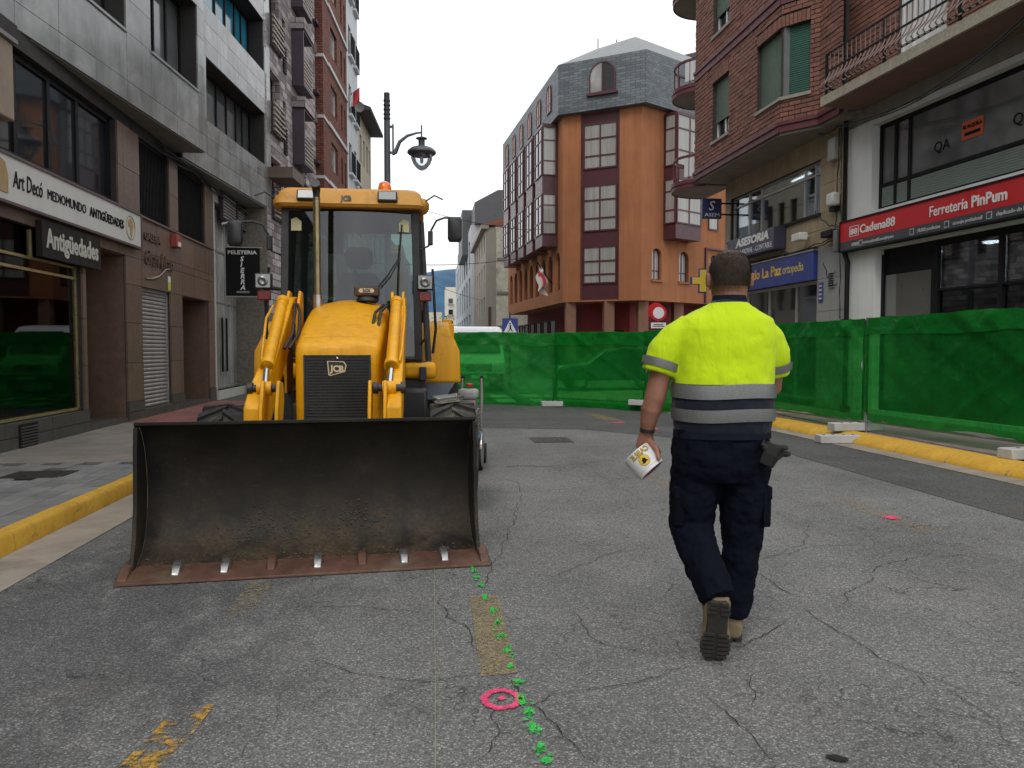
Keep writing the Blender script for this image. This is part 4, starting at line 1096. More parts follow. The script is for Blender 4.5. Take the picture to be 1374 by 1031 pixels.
for h in HF2:
    window(F2, BKr, h[0], h[1], h[2], h[3], -.18, MATS['frame_white'], MATS['win_dark'], fr=.05)
    blind(F2, h[0], h[1], h[2] + .02, h[3], -.10, MATS['blind_green'], BKr)
    b = F2.mb(); b.box(h[0] - .05, h[1] + .03, -.2, .06, h[2] - .07, h[2]); b.build('sill', MATS['stone_sill'], BKr)
    b = MB(); p = F1.pos(0, -.10, 0); b.box(p.x - .06, p.x + .06, p.y - .06, p.y + .06, h[2], h[3]); b.build('corner_post', mat('post_grey', (.16, .16, .16), .5, .1), BKr)
# soffit of the bay and body
b = G.mb(); b.prism([(-.35, .38), (.45, .38), (1.13, .9), (6.05, .9), (6.05, -3), (-.35, -3)], 5.96, 6.06, 'z'); b.build('bay_soffit', MATS['soffit_beige'], BKr)
b = G.mb(); b.box(0.02, 6.03, -6, -1.6, 0, 11.6); b.box(0.02, 6.03, -1.6, .1, 6.06, 11.6); b.build('core', MATS['wall_dark'], BKr)
b = G.mb(); b.box(6.03, 6.06, -6, .88, 6.06, zT); b.build('end_wall', MATS['brick_far'], BKr)
# round corner balconies
for k, z in enumerate((6.02, 8.66, 11.3)):
    def arc(r, n=18, c=(6.92, .20)): return [(c[0] + r * math.sin(R(-66 + 176 * i / n)), c[1] + r * math.cos(R(-66 + 176 * i / n))) for i in range(n + 1)]
    b = G.mb(); b.prism(arc(.98) + [(6.07, -.2)], z - .10, z + .08, 'z'); sl = b.build('balcony', MATS['soffit_beige'], BKr)
    def band(r, t, za, zb, nm, m, i0=0, i1=99):
        o_ = arc(r + t); i_ = arc(r); b = G.mb()
        for i in range(max(0, i0), min(len(o_) - 1, i1)):
            b.add([(*i_[i], za), (*i_[i + 1], za), (*o_[i + 1], za), (*o_[i], za), (*i_[i], zb), (*i_[i + 1], zb), (*o_[i + 1], zb), (*o_[i], zb)], [(0, 1, 2, 3), (4, 7, 6, 5), (0, 4, 5, 1), (2, 6, 7, 3), (1, 5, 6, 2), (3, 7, 4, 0)])
        return b.build(nm, m, sl)
    band(.98, .03, z - .12, z - .02, 'edge_band', MATS['maroon_trim']); band(.98, .045, z + .0, z + .10, 'edge_band', MATS['maroon_trim'])
    band(.93, .02, z + .2, z + .72, 'parapet_panel', mat('panel_white', (.6, .6, .6), .4, .05), 0, 4)
    band(.92, .05, z + .74, z + .80, 'hand_rail', MATS['maroon_trim'])
    for i in range(0, 15, 3):
        q = arc(.94)[i]; b = G.mb(); b.box(q[0] - .015, q[0] + .015, q[1] - .015, q[1] + .015, z + .08, z + .74); b.build('baluster', MATS['maroon_trim'], sl)
# ground floor
MZ = (1.05, 5.72, 4.32, 5.48); SH = (1.12, 5.9, .25, 2.9)
wall(G, MATS['wall_dark'], 0, 6.05, .1, 6.0, [MZ, SH], BKr, w=-.03, depth=.2)
panels(G, MATS['beige_tile'], spans(0.0, 6.05, .62, MZ[:2] + SH[:2]), [3.58, 3.95, 4.32, 4.9, 5.48, 5.97], [MZ, SH], BKr, w=-.028, name='wall_tile')
panels(G, MATS['terrazzo'], [0.0, .56, 1.12], [.14, .8, 1.5, 2.2, 2.9, 3.58], [SH], BKr, w=-.028, name='wall_tile')
b = G.mb(); b.box(1.12, 6.05, -.02, .05, 3.55, 3.62); b.build('ledge', MATS['frame_black'], BKr)
o = window(G, BKr, MZ[0], MZ[1], MZ[2], MZ[3], -.15, MATS['alu'], MATS['shop_glass_clear'], cols=[1.43, 1.89, 4.05, 4.75], rows=[5.22], fr=.04, name='office_window')
b = G.mb(); b.box(1.0, 5.8, -.05, .06, 4.26, 4.32); b.build('sill', MATS['frame_black'], BKr)
b = G.mb(); b.box(.9, 5.9, -1.58, -1.56, 4.2, 6); b.box(.9, .92, -1.6, -.2, 4.2, 6); b.box(5.88, 5.9, -1.6, -.2, 4.2, 6); b.box(.9, 5.9, -1.6, -.2, 4.2, 4.22); b.build('office_room', mat('room_beige', (.30, .25, .18), .8, .15), BKr)
b = G.mb(); b.box(.9, 5.9, -1.6, -.2, 5.75, 5.77); b.build('office_ceiling', mat('ceil_white', (.5, .5, .48), .8, .05), BKr)
tubem = plain('tube_lit', (0.9, 0.95, 1.0), 0.4, ems=6.0)
for i, (u, w) in enumerate(((1.35, -.5), (1.35, -1.1), (3.6, -.9))):
    lt = thing('tube_lamp', ['lit white tube lamp nearest the office window edge', 'lit white tube lamp deeper in the office', 'lit white tube lamp over the middle of the office'][i], 'lamp', G.W(u, w, 5.62))
    b = MB(); b.box(-.05, .05, -.5, .5, .06, .13); b.build('housing', MATS['frame_white'], lt)
    b = MB(); b.tube([(0, -.48, .035), (0, .48, .035)], .022, 10); b.build('tube', tubem, lt, smooth=60)
window(G, BKr, SH[0], SH[1], SH[2], SH[3], -.18, MATS['alu'], MATS['win_dark'], cols=[2.25, 3.6, 4.8], fr=.07, name='shopfront')
b = G.mb(); b.box(.4, .62, .0, .03, 2.68, 3.02); v_ = b.build('wall_vent', MATS['alu'], BKr)
for i in range(6):
    b = G.mb(); b.box(.42, .60, .03, .045, 2.71 + i * .05, 2.735 + i * .05); b.build('slat', MATS['frame_black'], v_)

s = thing('shop_sign', 'dark navy sign reading Asesoria fiscal laboral contable', 'sign', G.W(3.8, 0, 3.8))
Gs = faz((8.46, 15.2), -2.0, 1, s)
b = Gs.mb(); b.box(2.52, 5.15, .02, .32, 3.74, 4.26); b.build('board', MATS['sign_navy'], s, bevel=.01)
put_text('ASESORIA', .27, 'ink_white', s, Gs.txtM(4.62, .326, 4.02), fit=1.85, bold=.012, shear=.15)
put_text('FISCAL - LABORAL - CONTABLE', .19, 'ink_lilac', s, Gs.txtM(5.0, .326, 3.80), fit=2.4)
s = thing('shop_sign', 'blue sign with yellow lettering Leopardo La Paz ortopedia', 'sign', G.W(3.5, 0, 2.9))
Gs = faz((8.46, 15.2), -2.0, 1, s)
b = Gs.mb(); b.box(1.10, 6.0, .02, .10, 2.90, 3.53); b.build('board', MATS['sign_blue'], s)
b = Gs.mb(); b.box(1.08, 6.02, .02, .12, 3.53, 3.56); b.build('trim', MATS['alu'], s)
put_text('Leopardo La Paz', .34, 'ink_yellow_sign', s, Gs.txtM(5.15, .104, 3.14), fit=2.6, bold=.007)
put_text('ortopedia', .30, mat('ink_yellow_pale', (.62, .47, .13), .5), s, Gs.txtM(2.48, .104, 3.14), fit=.95)
s = thing('hanging_sign', 'dark blue blade sign with a curly S emblem reading Asem', 'sign', (7.72, 20.9, 4.95))
b = MB(); b.box(-.28, .26, -.06, .06, 0, .54); b.build('board', mat('blade_blue', (.012, .02, .07), .4), s)
b = MB(); b.box(.26, .7, -.02, .02, .4, .44); b.box(.26, .7, -.02, .02, .1, .14); b.build('bracket', MATS['frame_black'], s)
put_text('ASEM', .14, 'ink_lilac', s, Matrix.Translation((-.22, -.064, .05)) @ Matrix.Rotation(PI / 2, 4, 'X'), fit=.42)
put_text('S', .36, 'ink_lilac', s, Matrix.Translation((-.12, -.064, .22)) @ Matrix.Rotation(PI / 2, 4, 'X'), shear=.2)
s = thing('hanging_sign', 'yellow cross sign with blue edge beside the worker head', 'sign', (7.62, 21.3, 2.95))
CR_ = [(-.10, -.34), (.10, -.34), (.10, -.10), (.34, -.10), (.34, .10), (.10, .10), (.10, .34), (-.10, .34), (-.10, .10), (-.34, .10), (-.34, -.10), (-.10, -.10)]
b = MB(TR(0, 0, .34)); b.prism(CR_, -.06, .06, 'y'); b.build('cross_edge', MATS['sign_blue'], s)
b = MB(TR(0, -.062, .34)); b.prism([(x * .9, z * .9) for x, z in CR_], -.01, 0, 'y'); b.build('cross_face', mat('cross_yellow', (.70, .50, .05), .5, .05), s)
b = MB(); b.box(.34, .8, -.02, .02, .32, .36); b.build('bracket', MATS['frame_black'], s)
# wall clutter
s = thing('junction_box', 'grey meter box on the beige wall under the brick bay', 'box', G.W(.42, 0, 5.3))
b = MB(); b.box(-.14, 0, -.14, .14, 0, .45); b.build('case', mat('box_grey', (.35, .35, .33), .5), s, bevel=.015)
b = MB(); b.box(-.15, -.14, -.1, .1, .05, .4); b.build('door', MATS['box_grey'], s)
s = thing('siren_box', 'white rounded siren box beside the downpipe', 'box', G.W(.36, 0, 4.28))
b = MB(); b.box(-.2, 0, -.14, .14, .06, .34); b.build('case', MATS['frame_white'], s, bevel=.05)
b = MB(); b.box(-.14, 0, -.09, .09, -.04, .06); b.build('base', MATS['frame_black'], s)
s = thing('flood_lamp', 'small white floodlight on the beige wall above the blue sign', 'lamp', G.W(1.5, 0, 3.78))
b = MB(); b.box(-.32, -.12, -.2, .2, 0, .17); b.build('head', MATS['frame_white'], s, bevel=.02)
b = MB(); b.tube([(-.12, 0, .08), (0, 0, .1)], .03, 8); b.build('bracket', MATS['alu'], s)
s = thing('wall_plate', 'small blue number plate on the speckled wall', 'plate', G.W(.95, 0, 2.4))
b = MB(); b.box(-.015, 0, -.09, .09, 0, .42); b.build('plate', MATS['sign_blue'], s)
for i in range(4):
    b = MB(); b.box(-.019, -.015, -.06, .06, .06 + i * .09, .1 + i * .09); b.build('print', MATS['ink_lilac'], s)
for k in range(7):
    b = G.mb(); pts = []; r_ = random.Random(k)
    u0, u1, z0, z1 = [(.15, .1, 6.0, 2.0), (.2, .3, 6.0, 3.6), (.1, 2.6, 3.68, 3.66), (.12, 4.2, 3.72, 3.64), (.1, 1.0, 3.9, 4.35), (.6, .1, 3.2, 2.7), (1.13, .05, 6.05, 5.9)][k]
    for i in range(14):
        f = i / 13; pts.append((u0 + (u1 - u0) * f + r_.uniform(-.03, .03), .06 + .02 * k, z0 + (z1 - z0) * f - .10 * math.sin(PI * f) + r_.uniform(-.03, .03)))
    b.tube(pts, .012, 5); o = tag(b.build('cable', MATS['black_cable']), ['black cable dropping beside the downpipe from the brick bay', 'short black cable hanging from the bay by the meter box', 'black cable along the ledge ending above the blue sign', 'longer black cable along the ledge past the navy sign', 'black cable curving up to the white siren box', 'short black cable crossing the speckled wall', 'black cable looped under the maroon band of the bay'][k], 'cable', 'cables on the right shop wall'); o.location = BKr.location
s = thing('cable_box', 'tangle of black connector boxes between the shop signs', 'box', G.W(.45, 0, 3.72))
b = MB(); b.box(-.22, -.04, -.25, .2, 0, .14); b.build('case', MATS['frame_black'], s, bevel=.02)
b = MB(); b.box(-.2, -.05, -.4, -.28, -.35, .1); b.build('connector', mat('box_mid', (.12, .12, .12), .5), s, bevel=.02)

# ------------------------------------------------------------------ right: white fronted hardware shop building
mat('wall_white', (.74, .74, .72), .7, .05, 1.5, streak=.15)
mat('wall_beige', (.27, .25, .21), .85, .12, 1.5, streak=.3)
mat('concrete_edge', (.40, .36, .28), .9, .22, 18, .5, 40, .006, streak=.25)
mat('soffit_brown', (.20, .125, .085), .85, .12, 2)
mat('sign_red', (.52, .018, .024), .4, .05, 1.5)
mat('sign_grey', (.055, .06, .065), .45, .08, 2)
WBr = thing('hardware_shop_building', 'white fronted building with a long balcony over the red hardware shop sign', 'building', (8.46, 15.2, 0))
Wf = faz((8.46, 15.2), -4.5, 1, WBr)
WW = (-9.5, -.76, 4.05, 5.69); WS = (-9.5, -.90, .22, 3.30)
wall(Wf, MATS['wall_white'], -12, -.005, .1, 5.80, [WW, WS], WBr, w=0, depth=.28)
wall(Wf, MATS['wall_beige'], -12, -.005, 5.80, 6.1, [], WBr, w=.02)
DW = (-2.7, -1.45, 6.3, 8.4)
wall(Wf, MATS['mortar'], -12, .25, 6.1, 12, [DW], WBr, w=0.0, depth=.15)
brickwork(Wf, -6.5, .22, 6.3, 9.4, [DW], w=0.0)
window(Wf, WBr, *DW, -.12, MATS['frame_white'], mat('door_white', (.55, .55, .53), .6, .06), cols=4, fr=.05, name='balcony_door')
b = Wf.mb(); b.box(-12, -.01, -6, -1.6, 0, 12); b.box(-12, -.01, -1.6, -.3, 6.1, 12); b.build('core', MATS['wall_dark'], WBr)
# band of windows with frosted lower row
o = window(Wf, WBr, WW[0], WW[1], WW[2], WW[3], -.22, MATS['frame_black'], MATS['win_grey'], cols=[-8, -6.4, -4.8, -1.6, -1.22], rows=[4.53], fr=.07, name='window_band')
for a, c in ((-1.56, -.83), (-4.76, -1.64), (-6.36, -4.84)):
    blind(Wf, a, c, 4.12, 4.49, -.19, mat('frosted', (.22, .26, .235), .4, .06), WBr, .04)
# shop front
b = Wf.mb(); b.box(-9.5, -.9, -.25, -.2, 3.18, 3.3); b.box(-.98, -.9, -.25, -.15, .22, 3.2); b.box(-2.42, -2.26, -.25, -.15, .22, 3.2); b.box(-3.82, -3.74, -.25, -.15, .22, 3.2); b.box(-9.5, -2.42, -.25, -.152, 2.40, 2.44); b.box(-9.5, -.9, -.25, -.15, .2, .4)
sf = b.build('shopfront_frame', MATS['frame_black'], WBr)
b = Wf.mb(); b.box(-2.26, -.98, -.235, -.20, .4, 2.8); b.build('door_panel', mat('door_grey', (.115, .105, .095), .35, .08), sf)
b = Wf.mb(); b.box(-1.28, -.98, -.2, -.19, .4, 2.8); b.build('door_strip', mat('door_pale', (.2, .2, .19), .35, .08), sf)
b = Wf.mb(); b.box(-2.26, -.98, -.235, -.2, 2.8, 3.18); b.build('transom', MATS['frame_black'], sf)
for a, c in ((-3.74, -2.42), (-6.5, -3.82), (-9.5, -6.55)):
    for z0, z1 in ((.4, 2.4), (2.44, 3.18)):
        b = Wf.mb(); b.box(a, c, -.215, -.205, z0, z1); b.build('pane', MATS['shop_glass_clear' if z0 > 2 else 'shop_glass'], sf)
b = Wf.mb(); b.box(-9.5, -2.3, -1.58, -1.56, .1, 3.3); b.box(-9.5, -2.3, -1.6, -.26, 3.25, 3.3); b.box(-9.5, -2.3, -1.6, -.26, .1, .14); b.box(-2.32, -2.3, -1.6, -.26, .1, 3.3); b.build('shop_room', mat('room_black', (.02, .019, .018), .8, .2), WBr)
def photo_mat():
    t = NT('poster_print')
    n = t.noise(2.3, 6, .6, dist=1.0); m = t.noise(5, 5, .6, dist=.6)
    c = t.ramp(n, [(.30, (.05, .04, .03)), (.40, (.30, .13, .06)), (.50, (.80, .78, .72)), (.60, (.22, .19, .14)), (.70, (.85, .83, .78))])
    c = t.mix(.4, c, t.ramp(m, [(.3, .3), (.7, 1.4)]), 'MULTIPLY')
    t.set(col=c, rough=.5); MATS['poster_print'] = t.mat
photo_mat()
for i, (a, c) in enumerate(((-3.70, -2.46), (-6.3, -3.86))):
    p = thing('window_poster', ['photo poster in the nearer shop window under the red sign', 'photo poster in the shop window at the right edge'][i], 'poster', Wf.W((a + c) / 2, -.27, 2.48))
    Wp = faz((8.46, 15.2), -4.5, 1, p)
    b = Wp.mb(); b.box(a, c, -.262, -.255, 2.50, 3.06); b.build('print', MATS['poster_print'], p)
    b = Wp.mb(); b.box(a, c, -.264, -.2625, 2.48, 3.08); b.build('backing', MATS['ink_white'], p)
for i, (u, z) in enumerate(((-3.0, .4), (-4.6, .4), (-5.6, .4))):
    p = thing('display_rack', ['shop display rack behind the window beside the door', 'shop display rack in the middle of the hardware window', 'shop display rack at the far right of the window'][i], 'rack', Wf.W(u, -.9, .14))
    for k in range(4):
        b = MB(); b.box(-.2, .2, -.45, .45, .35 + k * .42, .38 + k * .42); b.build('shelf', MATS['alu'], p)
        for j in range(5):
            b = MB(); b.cbox((0, -.34 + j * .17, .47 + k * .42), (.2, .12, .18)); b.build('carton', [mat('carton_white', (.4, .4, .38), .6), mat('carton_red', (.3, .05, .04), .6), mat('carton_brown', (.2, .12, .06), .7)][(j + k) % 3], p)
    b = MB()
    for y in (-.45, .45): b.box(-.2, -.17, y - .015, y + .015, 0, 1.8)
    b.build('upright', MATS['alu'], p)
lt = thing('ceiling_lamp', 'lit round ceiling lamp inside the hardware shop', 'lamp', Wf.W(-3.1, -.6, 3.08))
b = MB(); b.lathe([(.16, .10), (.16, .16)], 20); b.build('housing', MATS['alu'], lt)
b = MB(); b.lathe([(.13, .07), (.14, .10)], 20); b.build('diffuser', tubem, lt)
# balcony
b = Wf.mb(); b.box(-9.5, -.42, 0.02, .9, 6.09, 6.27); b.build('balcony_slab', MATS['concrete_edge'], WBr)
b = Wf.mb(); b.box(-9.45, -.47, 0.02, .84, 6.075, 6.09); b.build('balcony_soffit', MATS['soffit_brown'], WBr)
b = Wf.mb()
for u in (-.48, -2.2, -3.95, -5.7): b.box(u - .02, u + .02, .80, .84, 6.27, 7.08)
for z in (6.40, 6.72, 7.06): b.box(-9.4, -.46, .805, .835, z, z + .03)
b.box(-.50, -.47, .02, .83, 7.06, 7.09); b.box(-.50, -.47, .02, .83, 6.40, 6.43)
rl = b.build('balcony_railing', MATS['frame_black'], WBr)
barme = None
for i in range(46):
    u = -.60 - i * .135
    if barme is None:
        b = MB(); b.tube([(0, .82, .80), (0, .82, .42), (0, .88, .30), (0, 1.0, .18), (0, 1.04, .10), (0, .98, .05), (0, .93, .08)], .013, 5)
        o = b.build('baluster', mat('bar_pale', (.23, .17, .155), .6, .2, spec=.2), rl, smooth=60); barme = o.data
    else: o = link_obj('baluster', barme, rl)
    o.matrix_local = Wf.rotM(u, 0, 6.27)
dp = thing('downpipe', 'black rainwater downpipe between the white front and the beige wall', 'pipe', Wf.W(-.16, .08, .14))
b = MB(); b.tube([(0, 0, 0.1), (0, 0, 3.0), (-.03, .1, 3.25), (-.03, .1, 5.9)], .05, 10); b.build('pipe', MATS['frame_black'], dp, smooth=60)
b = MB(); b.box(-.08, .08, -.08, .08, 1.55, 1.85); b.build('collar', MATS['frame_black'], dp)
b = MB(); b.box(-.07, .07, -.07, .07, -.14, .1); b.build('shoe', MATS['frame_black'], dp)
s = thing('shop_sign', 'long red and grey hardware shop sign with white lettering', 'sign', Wf.W(-3, 0, 3.35))
Ws = faz((8.46, 15.2), -4.5, 1, s)
b = Ws.mb(); b.box(-9.5, -.02, .02, .16, 3.54, 3.93); b.build('board', MATS['sign_red'], s)
b = Ws.mb(); b.box(-9.5, -.02, .02, .158, 3.37, 3.538); b.build('lower_strip', MATS['sign_grey'], s)
b = Ws.mb(); b.box(-9.5, 0, .02, .18, 3.335, 3.37); b.box(-9.5, 0, .02, .18, 3.93, 3.955); b.box(-.02, 0, .02, .18, 3.37, 3.93); b.build('trim', MATS['frame_black'], s)
put_text('88', .16, 'ink_white', s, Ws.txtM(-.36, .164, 3.65), fit=.22, bold=.004)
b = Ws.mb()
for q in ((-.62, -.33, 3.61, 3.622), (-.62, -.33, 3.80, 3.812), (-.62, -.608, 3.61, 3.812), (-.342, -.33, 3.61, 3.812)): b.box(q[0], q[1], .16, .166, q[2], q[3])
b.build('logo_box', MATS['ink_white'], s)
put_text('Cadena88', .23, 'ink_white', s, Ws.txtM(-.66, .164, 3.64), fit=1.03, bold=.004)
put_text('Ferretería', .25, 'ink_white', s, Ws.txtM(-2.58, .164, 3.64), fit=.86, bold=.002)
put_text('PinPum', .25, 'ink_white', s, Ws.txtM(-3.52, .164, 3.64), fit=.70, bold=.006)
ig = mat('ink_strip', (.42, .42, .42), .5)
for tx, u, w_ in (('ONLINE', -.40, .26), ('www.cadena88.com/pinpum', -.76, .90), ('70.000 productos', -2.28, .55), ('consejo profesional', -3.12, .62), ('duplicado de llaves', -4.02, .7)):
    put_text(tx, .085, ig, s, Ws.txtM(u, .162, 3.42), fit=w_, bold=.002 if tx != 'ONLINE' else .006)
for u in (-2.14, -2.98, -3.88, -.69):
    b = Ws.mb(); b.box(u - .055, u + .055, .158, .163, 3.40, 3.51); lg_ = b.build('icon', ig, s)
    b = Ws.mb(); b.box(u - .04, u + .04, .163, .165, 3.415, 3.495); b.build('icon_centre', MATS['sign_grey'], s)
s = thing('rental_notice', 'small orange notice in the window band above the red sign', 'notice', Wf.W(-3.08, -.15, 4.86))
Ws = faz((8.46, 15.2), -4.5, 1, s)
b = Ws.mb(); b.box(-3.32, -2.86, -.19, -.186, 4.86, 5.16); b.build('sheet', mat('notice_orange', (.55, .09, .03), .6), s)
put_text('SE ALQUILA', .08, 'ink_black', s, Ws.txtM(-2.88, -.182, 5.04), fit=.42, bold=.004, ext=.001)
b = Ws.mb(); b.box(-3.26, -2.92, -.186, -.183, 4.92, 4.975); b.build('print_line', MATS['ink_black'], s)
for txu in (-2.2, -3.9):
    q = thing('window_letters', 'dark leftover letters QA on the window band %s the orange notice' % ('left of' if txu > -3 else 'right of'), 'lettering', Wf.W(txu, -.15, 4.8))
    Wq = faz((8.46, 15.2), -4.5, 1, q)
    put_text('QA', .26, 'ink_black', q, Wq.txtM(txu, -.186, 4.82), ext=.001)
for k in range(2):
    b = Wf.mb(); pts = []
    for i in range(20):
        f = i / 19; pts.append((-.3 - 6.0 * f, .9 - .5 * (1 - f), 5.75 + .45 * f - .45 * math.sin(PI * f) + .05 * k))
    b.tube(pts, .012, 5); o = tag(b.build('cable', MATS['black_cable']), ['lower', 'upper'][k] + ' black cable sagging below the long balcony', 'cable', 'cables sagging below the balcony'); o.location = WBr.location

# bricks: the 300 that show largest are parts, the rest one mass on each building
order = []
for i, (fc, u, z, L, h, w) in enumerate(BRICKS):
    p = fc.W(u, 0, z); d = (p - CAMP).length
    vis = in_view(p)
    order.append((-(h * L) / d ** 2 * (1 if vis else 0), i))
order.sort(); big = set(i for s_, i in order[:290] if s_ < 0)
rest = {}
for i, (fc, u, z, L, h, w) in enumerate(BRICKS):
    pr = rnd.uniform(.008, .022) + w
    if i in big:
        piece('brick', (round(L, 2), .04, round(h, 2)), MATS['brick_red'], fc.root, fc.rotM(u, pr - .02 + .012, z))
    else:
        rest.setdefault(fc.root.name, (fc.root, MB()))[1].add([Vector(v) for v in (fc.M @ Vector((u + a * L / 2, c, z + e * h / 2)) for a in (-1, 1) for c in (-.02, pr + .012) for e in (-1, 1))],
            [(0, 1, 3, 2), (4, 6, 7, 5), (0, 4, 5, 1), (2, 3, 7, 6), (0, 2, 6, 4), (1, 5, 7, 3)])
for root_, b in rest.values():
    o = b.build('brick_mass', MATS['brick_red_mass'], root_, kind='stuff')
    bm = bmesh.new(); bm.from_mesh(o.data); bmesh.ops.recalc_face_normals(bm, faces=bm.faces); bm.to_mesh(o.data); bm.free()

# ------------------------------------------------------------------ orange corner building with slate mansard
mat('stucco_orange', (0.36, 0.138, 0.054), 0.9, 0.12, .5, 0.3, 40, .006, streak=.3, dirt=(.25, .095, .04), dirt_scale=.7, dirt_lo=.5, dirt_hi=.85)
mat('maroon_metal', (0.075, 0.022, 0.028), 0.4, 0.12, 3)
mat('red_wall', (0.20, 0.022, 0.020), 0.7, 0.12, 2)
mat('curtain', (0.42, 0.40, 0.36), .6, .1, 2)
def curtain_glass():
    t = NT('win_curtain')
    w = t.noise(1.0, 3, .5, t.mapped((9, 9, .4)))
    c = t.ramp(w, [(.3, (.26, .255, .235)), (.7, (.36, .35, .32))])
    t.set(col=c, rough=.08, spec=.8); t.bump(t.noise(.9, 2), .04, .02)
    MATS['win_curtain'] = t.mat
curtain_glass()
def slate():
    t = NT('slate')
    sx = t.new('ShaderNodeSeparateXYZ'); t.link(t.tc(), sx.inputs[0])
    cb = t.new('ShaderNodeCombineXYZ'); t.link(t.math('ADD', sx.outputs[0], t.math('MULTIPLY', sx.outputs[1], .6)), cb.inputs[0]); t.link(sx.outputs[2], cb.inputs[1])
    bk = t.new('ShaderNodeTexBrick'); bk.inputs['Scale'].default_value = 1; bk.inputs['Brick Width'].default_value = .24; bk.inputs['Row Height'].default_value = .12
    bk.inputs['Mortar Size'].default_value = .010; bk.inputs['Color1'].default_value = (0, 0, 0, 1); bk.inputs['Color2'].default_value = (1, 1, 1, 1); bk.inputs['Mortar'].default_value = (0, 0, 0, 1)
    t.link(cb.outputs[0], bk.inputs['Vector'])
    c = t.ramp(bk.outputs['Color'], [(0, (.085, .10, .11)), (1, (.15, .172, .185))])
    c = t.mix(bk.outputs['Fac'], c, (.06, .068, .074))
    c = t.mix(.5, c, t.ramp(t.noise(.6, 5, .6), [(.3, .7), (.7, 1.25)]), 'MULTIPLY')
    t.set(col=c, rough=.55); t.bump(t.math('SUBTRACT', 1.0, bk.outputs['Fac']), .5, .02)
    MATS['slate'] = t.mat
slate()
OBr = thing('orange_building', 'orange corner building with maroon bay windows and grey slate mansard roof', 'building', (9.87, 35.8, 0))
pA, pB, pC, pL, pD = (6.54, 37.97), (9.87, 35.8), (13.86, 38.39), (5.34, 52.39), (19.5, 42.1)
OA = Fac(pA, pL, 1, OBr); OC = Fac(pA, pB, -1, OBr); OR = Fac(pB, pD, -1, OBr)
rel = lambda p, z: (p[0] - 9.87, p[1] - 35.8, z)
def arch_pts(u0, u1, z0, z1, n=10):
    r_ = (u1 - u0) / 2; c = (u0 + u1) / 2; zc = z1 - r_
    return [(u0, z0), (u1, z0)] + [(c + r_ * math.cos(PI * i / n), zc + r_ * math.sin(PI * i / n)) for i in range(n + 1)]
def arch_wall(fc, m, u0, u1, z0, z1, holes, parent, depth=.22, name='wall', n=10):
    """Flat wall with arched openings that have real depth."""
    us = sorted(set([u0, u1] + [x for h in holes for x in h[:2]])); b = fc.mb()
    for a, c in zip(us, us[1:]):
        hs = [h for h in holes if abs(h[0] - a) < 1e-6 and abs(h[1] - c) < 1e-6]
        if not hs: b.add([(a, 0, z0), (c, 0, z0), (c, 0, z1), (a, 0, z1)], [(3, 2, 1, 0)]); continue
        h = hs[0]; P = arch_pts(*h, n=n); top = P[2:]          # from (u1, spring) over to (u0, spring)
        b.add([(a, 0, z0), (c, 0, z0), (c, 0, h[2]), (a, 0, h[2])], [(3, 2, 1, 0)])
        V = [(p[0], 0, p[1]) for p in top] + [(p[0], 0, z1) for p in top]
        k = len(top); b.add(V, [(i, i + 1, k + i + 1, k + i) for i in range(k - 1)])
        loop = [(a, h[2]), (c, h[2])] + top; L = len(loop)
        V = [(p[0], 0, p[1]) for p in loop] + [(p[0], -depth, p[1]) for p in loop]
        b.add(V, [(i, (i + 1) % L, L + (i + 1) % L, L + i) for i in range(L)])
    return b.build(name, m, parent)
def arch_window(fc, parent, u0, u1, z0, z1, w, fm, gm, opened=False):
    fr_ = .06; o_ = arch_pts(u0, u1, z0, z1); i_ = arch_pts(u0 + fr_, u1 - fr_, z0 + fr_, z1 - fr_)
    b = fc.mb(); L = len(o_)
    V = [(p[0], w, p[1]) for p in o_] + [(p[0], w, p[1]) for p in i_] + [(p[0], w + .05, p[1]) for p in o_] + [(p[0], w + .05, p[1]) for p in i_]
    F_ = []
    for i in range(L):
        j = (i + 1) % L
        F_ += [(2 * L + i, 2 * L + j, 3 * L + j, 3 * L + i), (L + i, 3 * L + i, 3 * L + j, L + j), (i, j, 2 * L + j, 2 * L + i)]
    b.add(V, F_); c = (u0 + u1) / 2; b.box(c - .03, c + .03, w, w + .045, z0 + .03, z1 - .05)
    if z1 - z0 > 1.2 and not opened: b.box(u0 + .03, u1 - .03, w, w + .04, z0 + .42, z0 + .48)
    fr = b.build('arched_window', fm, parent)
    halves = ((u0 + .03, c, gm), (c, u1 - .03, MATS['wall_dark'] if opened else gm))
    for a, d, m in halves:
        P = [p for p in arch_pts(u0 + .03, u1 - .03, z0 + .03, z1 - .03, 16) if a - 1e-6 <= p[0] <= d + 1e-6]
        rr = (u1 - u0) / 2 - .03
        if a == c: P = [(c, z0 + .03), (d, z0 + .03)] + [p for p in P if p[1] > z0 + .1 and p[0] >= c]
        else: P = [(a, z0 + .03), (c, z0 + .03)] + [p for p in P if p[1] > z0 + .1 and p[0] <= c]
        b = fc.mb(); b.prism(P, w + .012, w + .022, 'y'); b.build('pane', m, fr)
    return fr
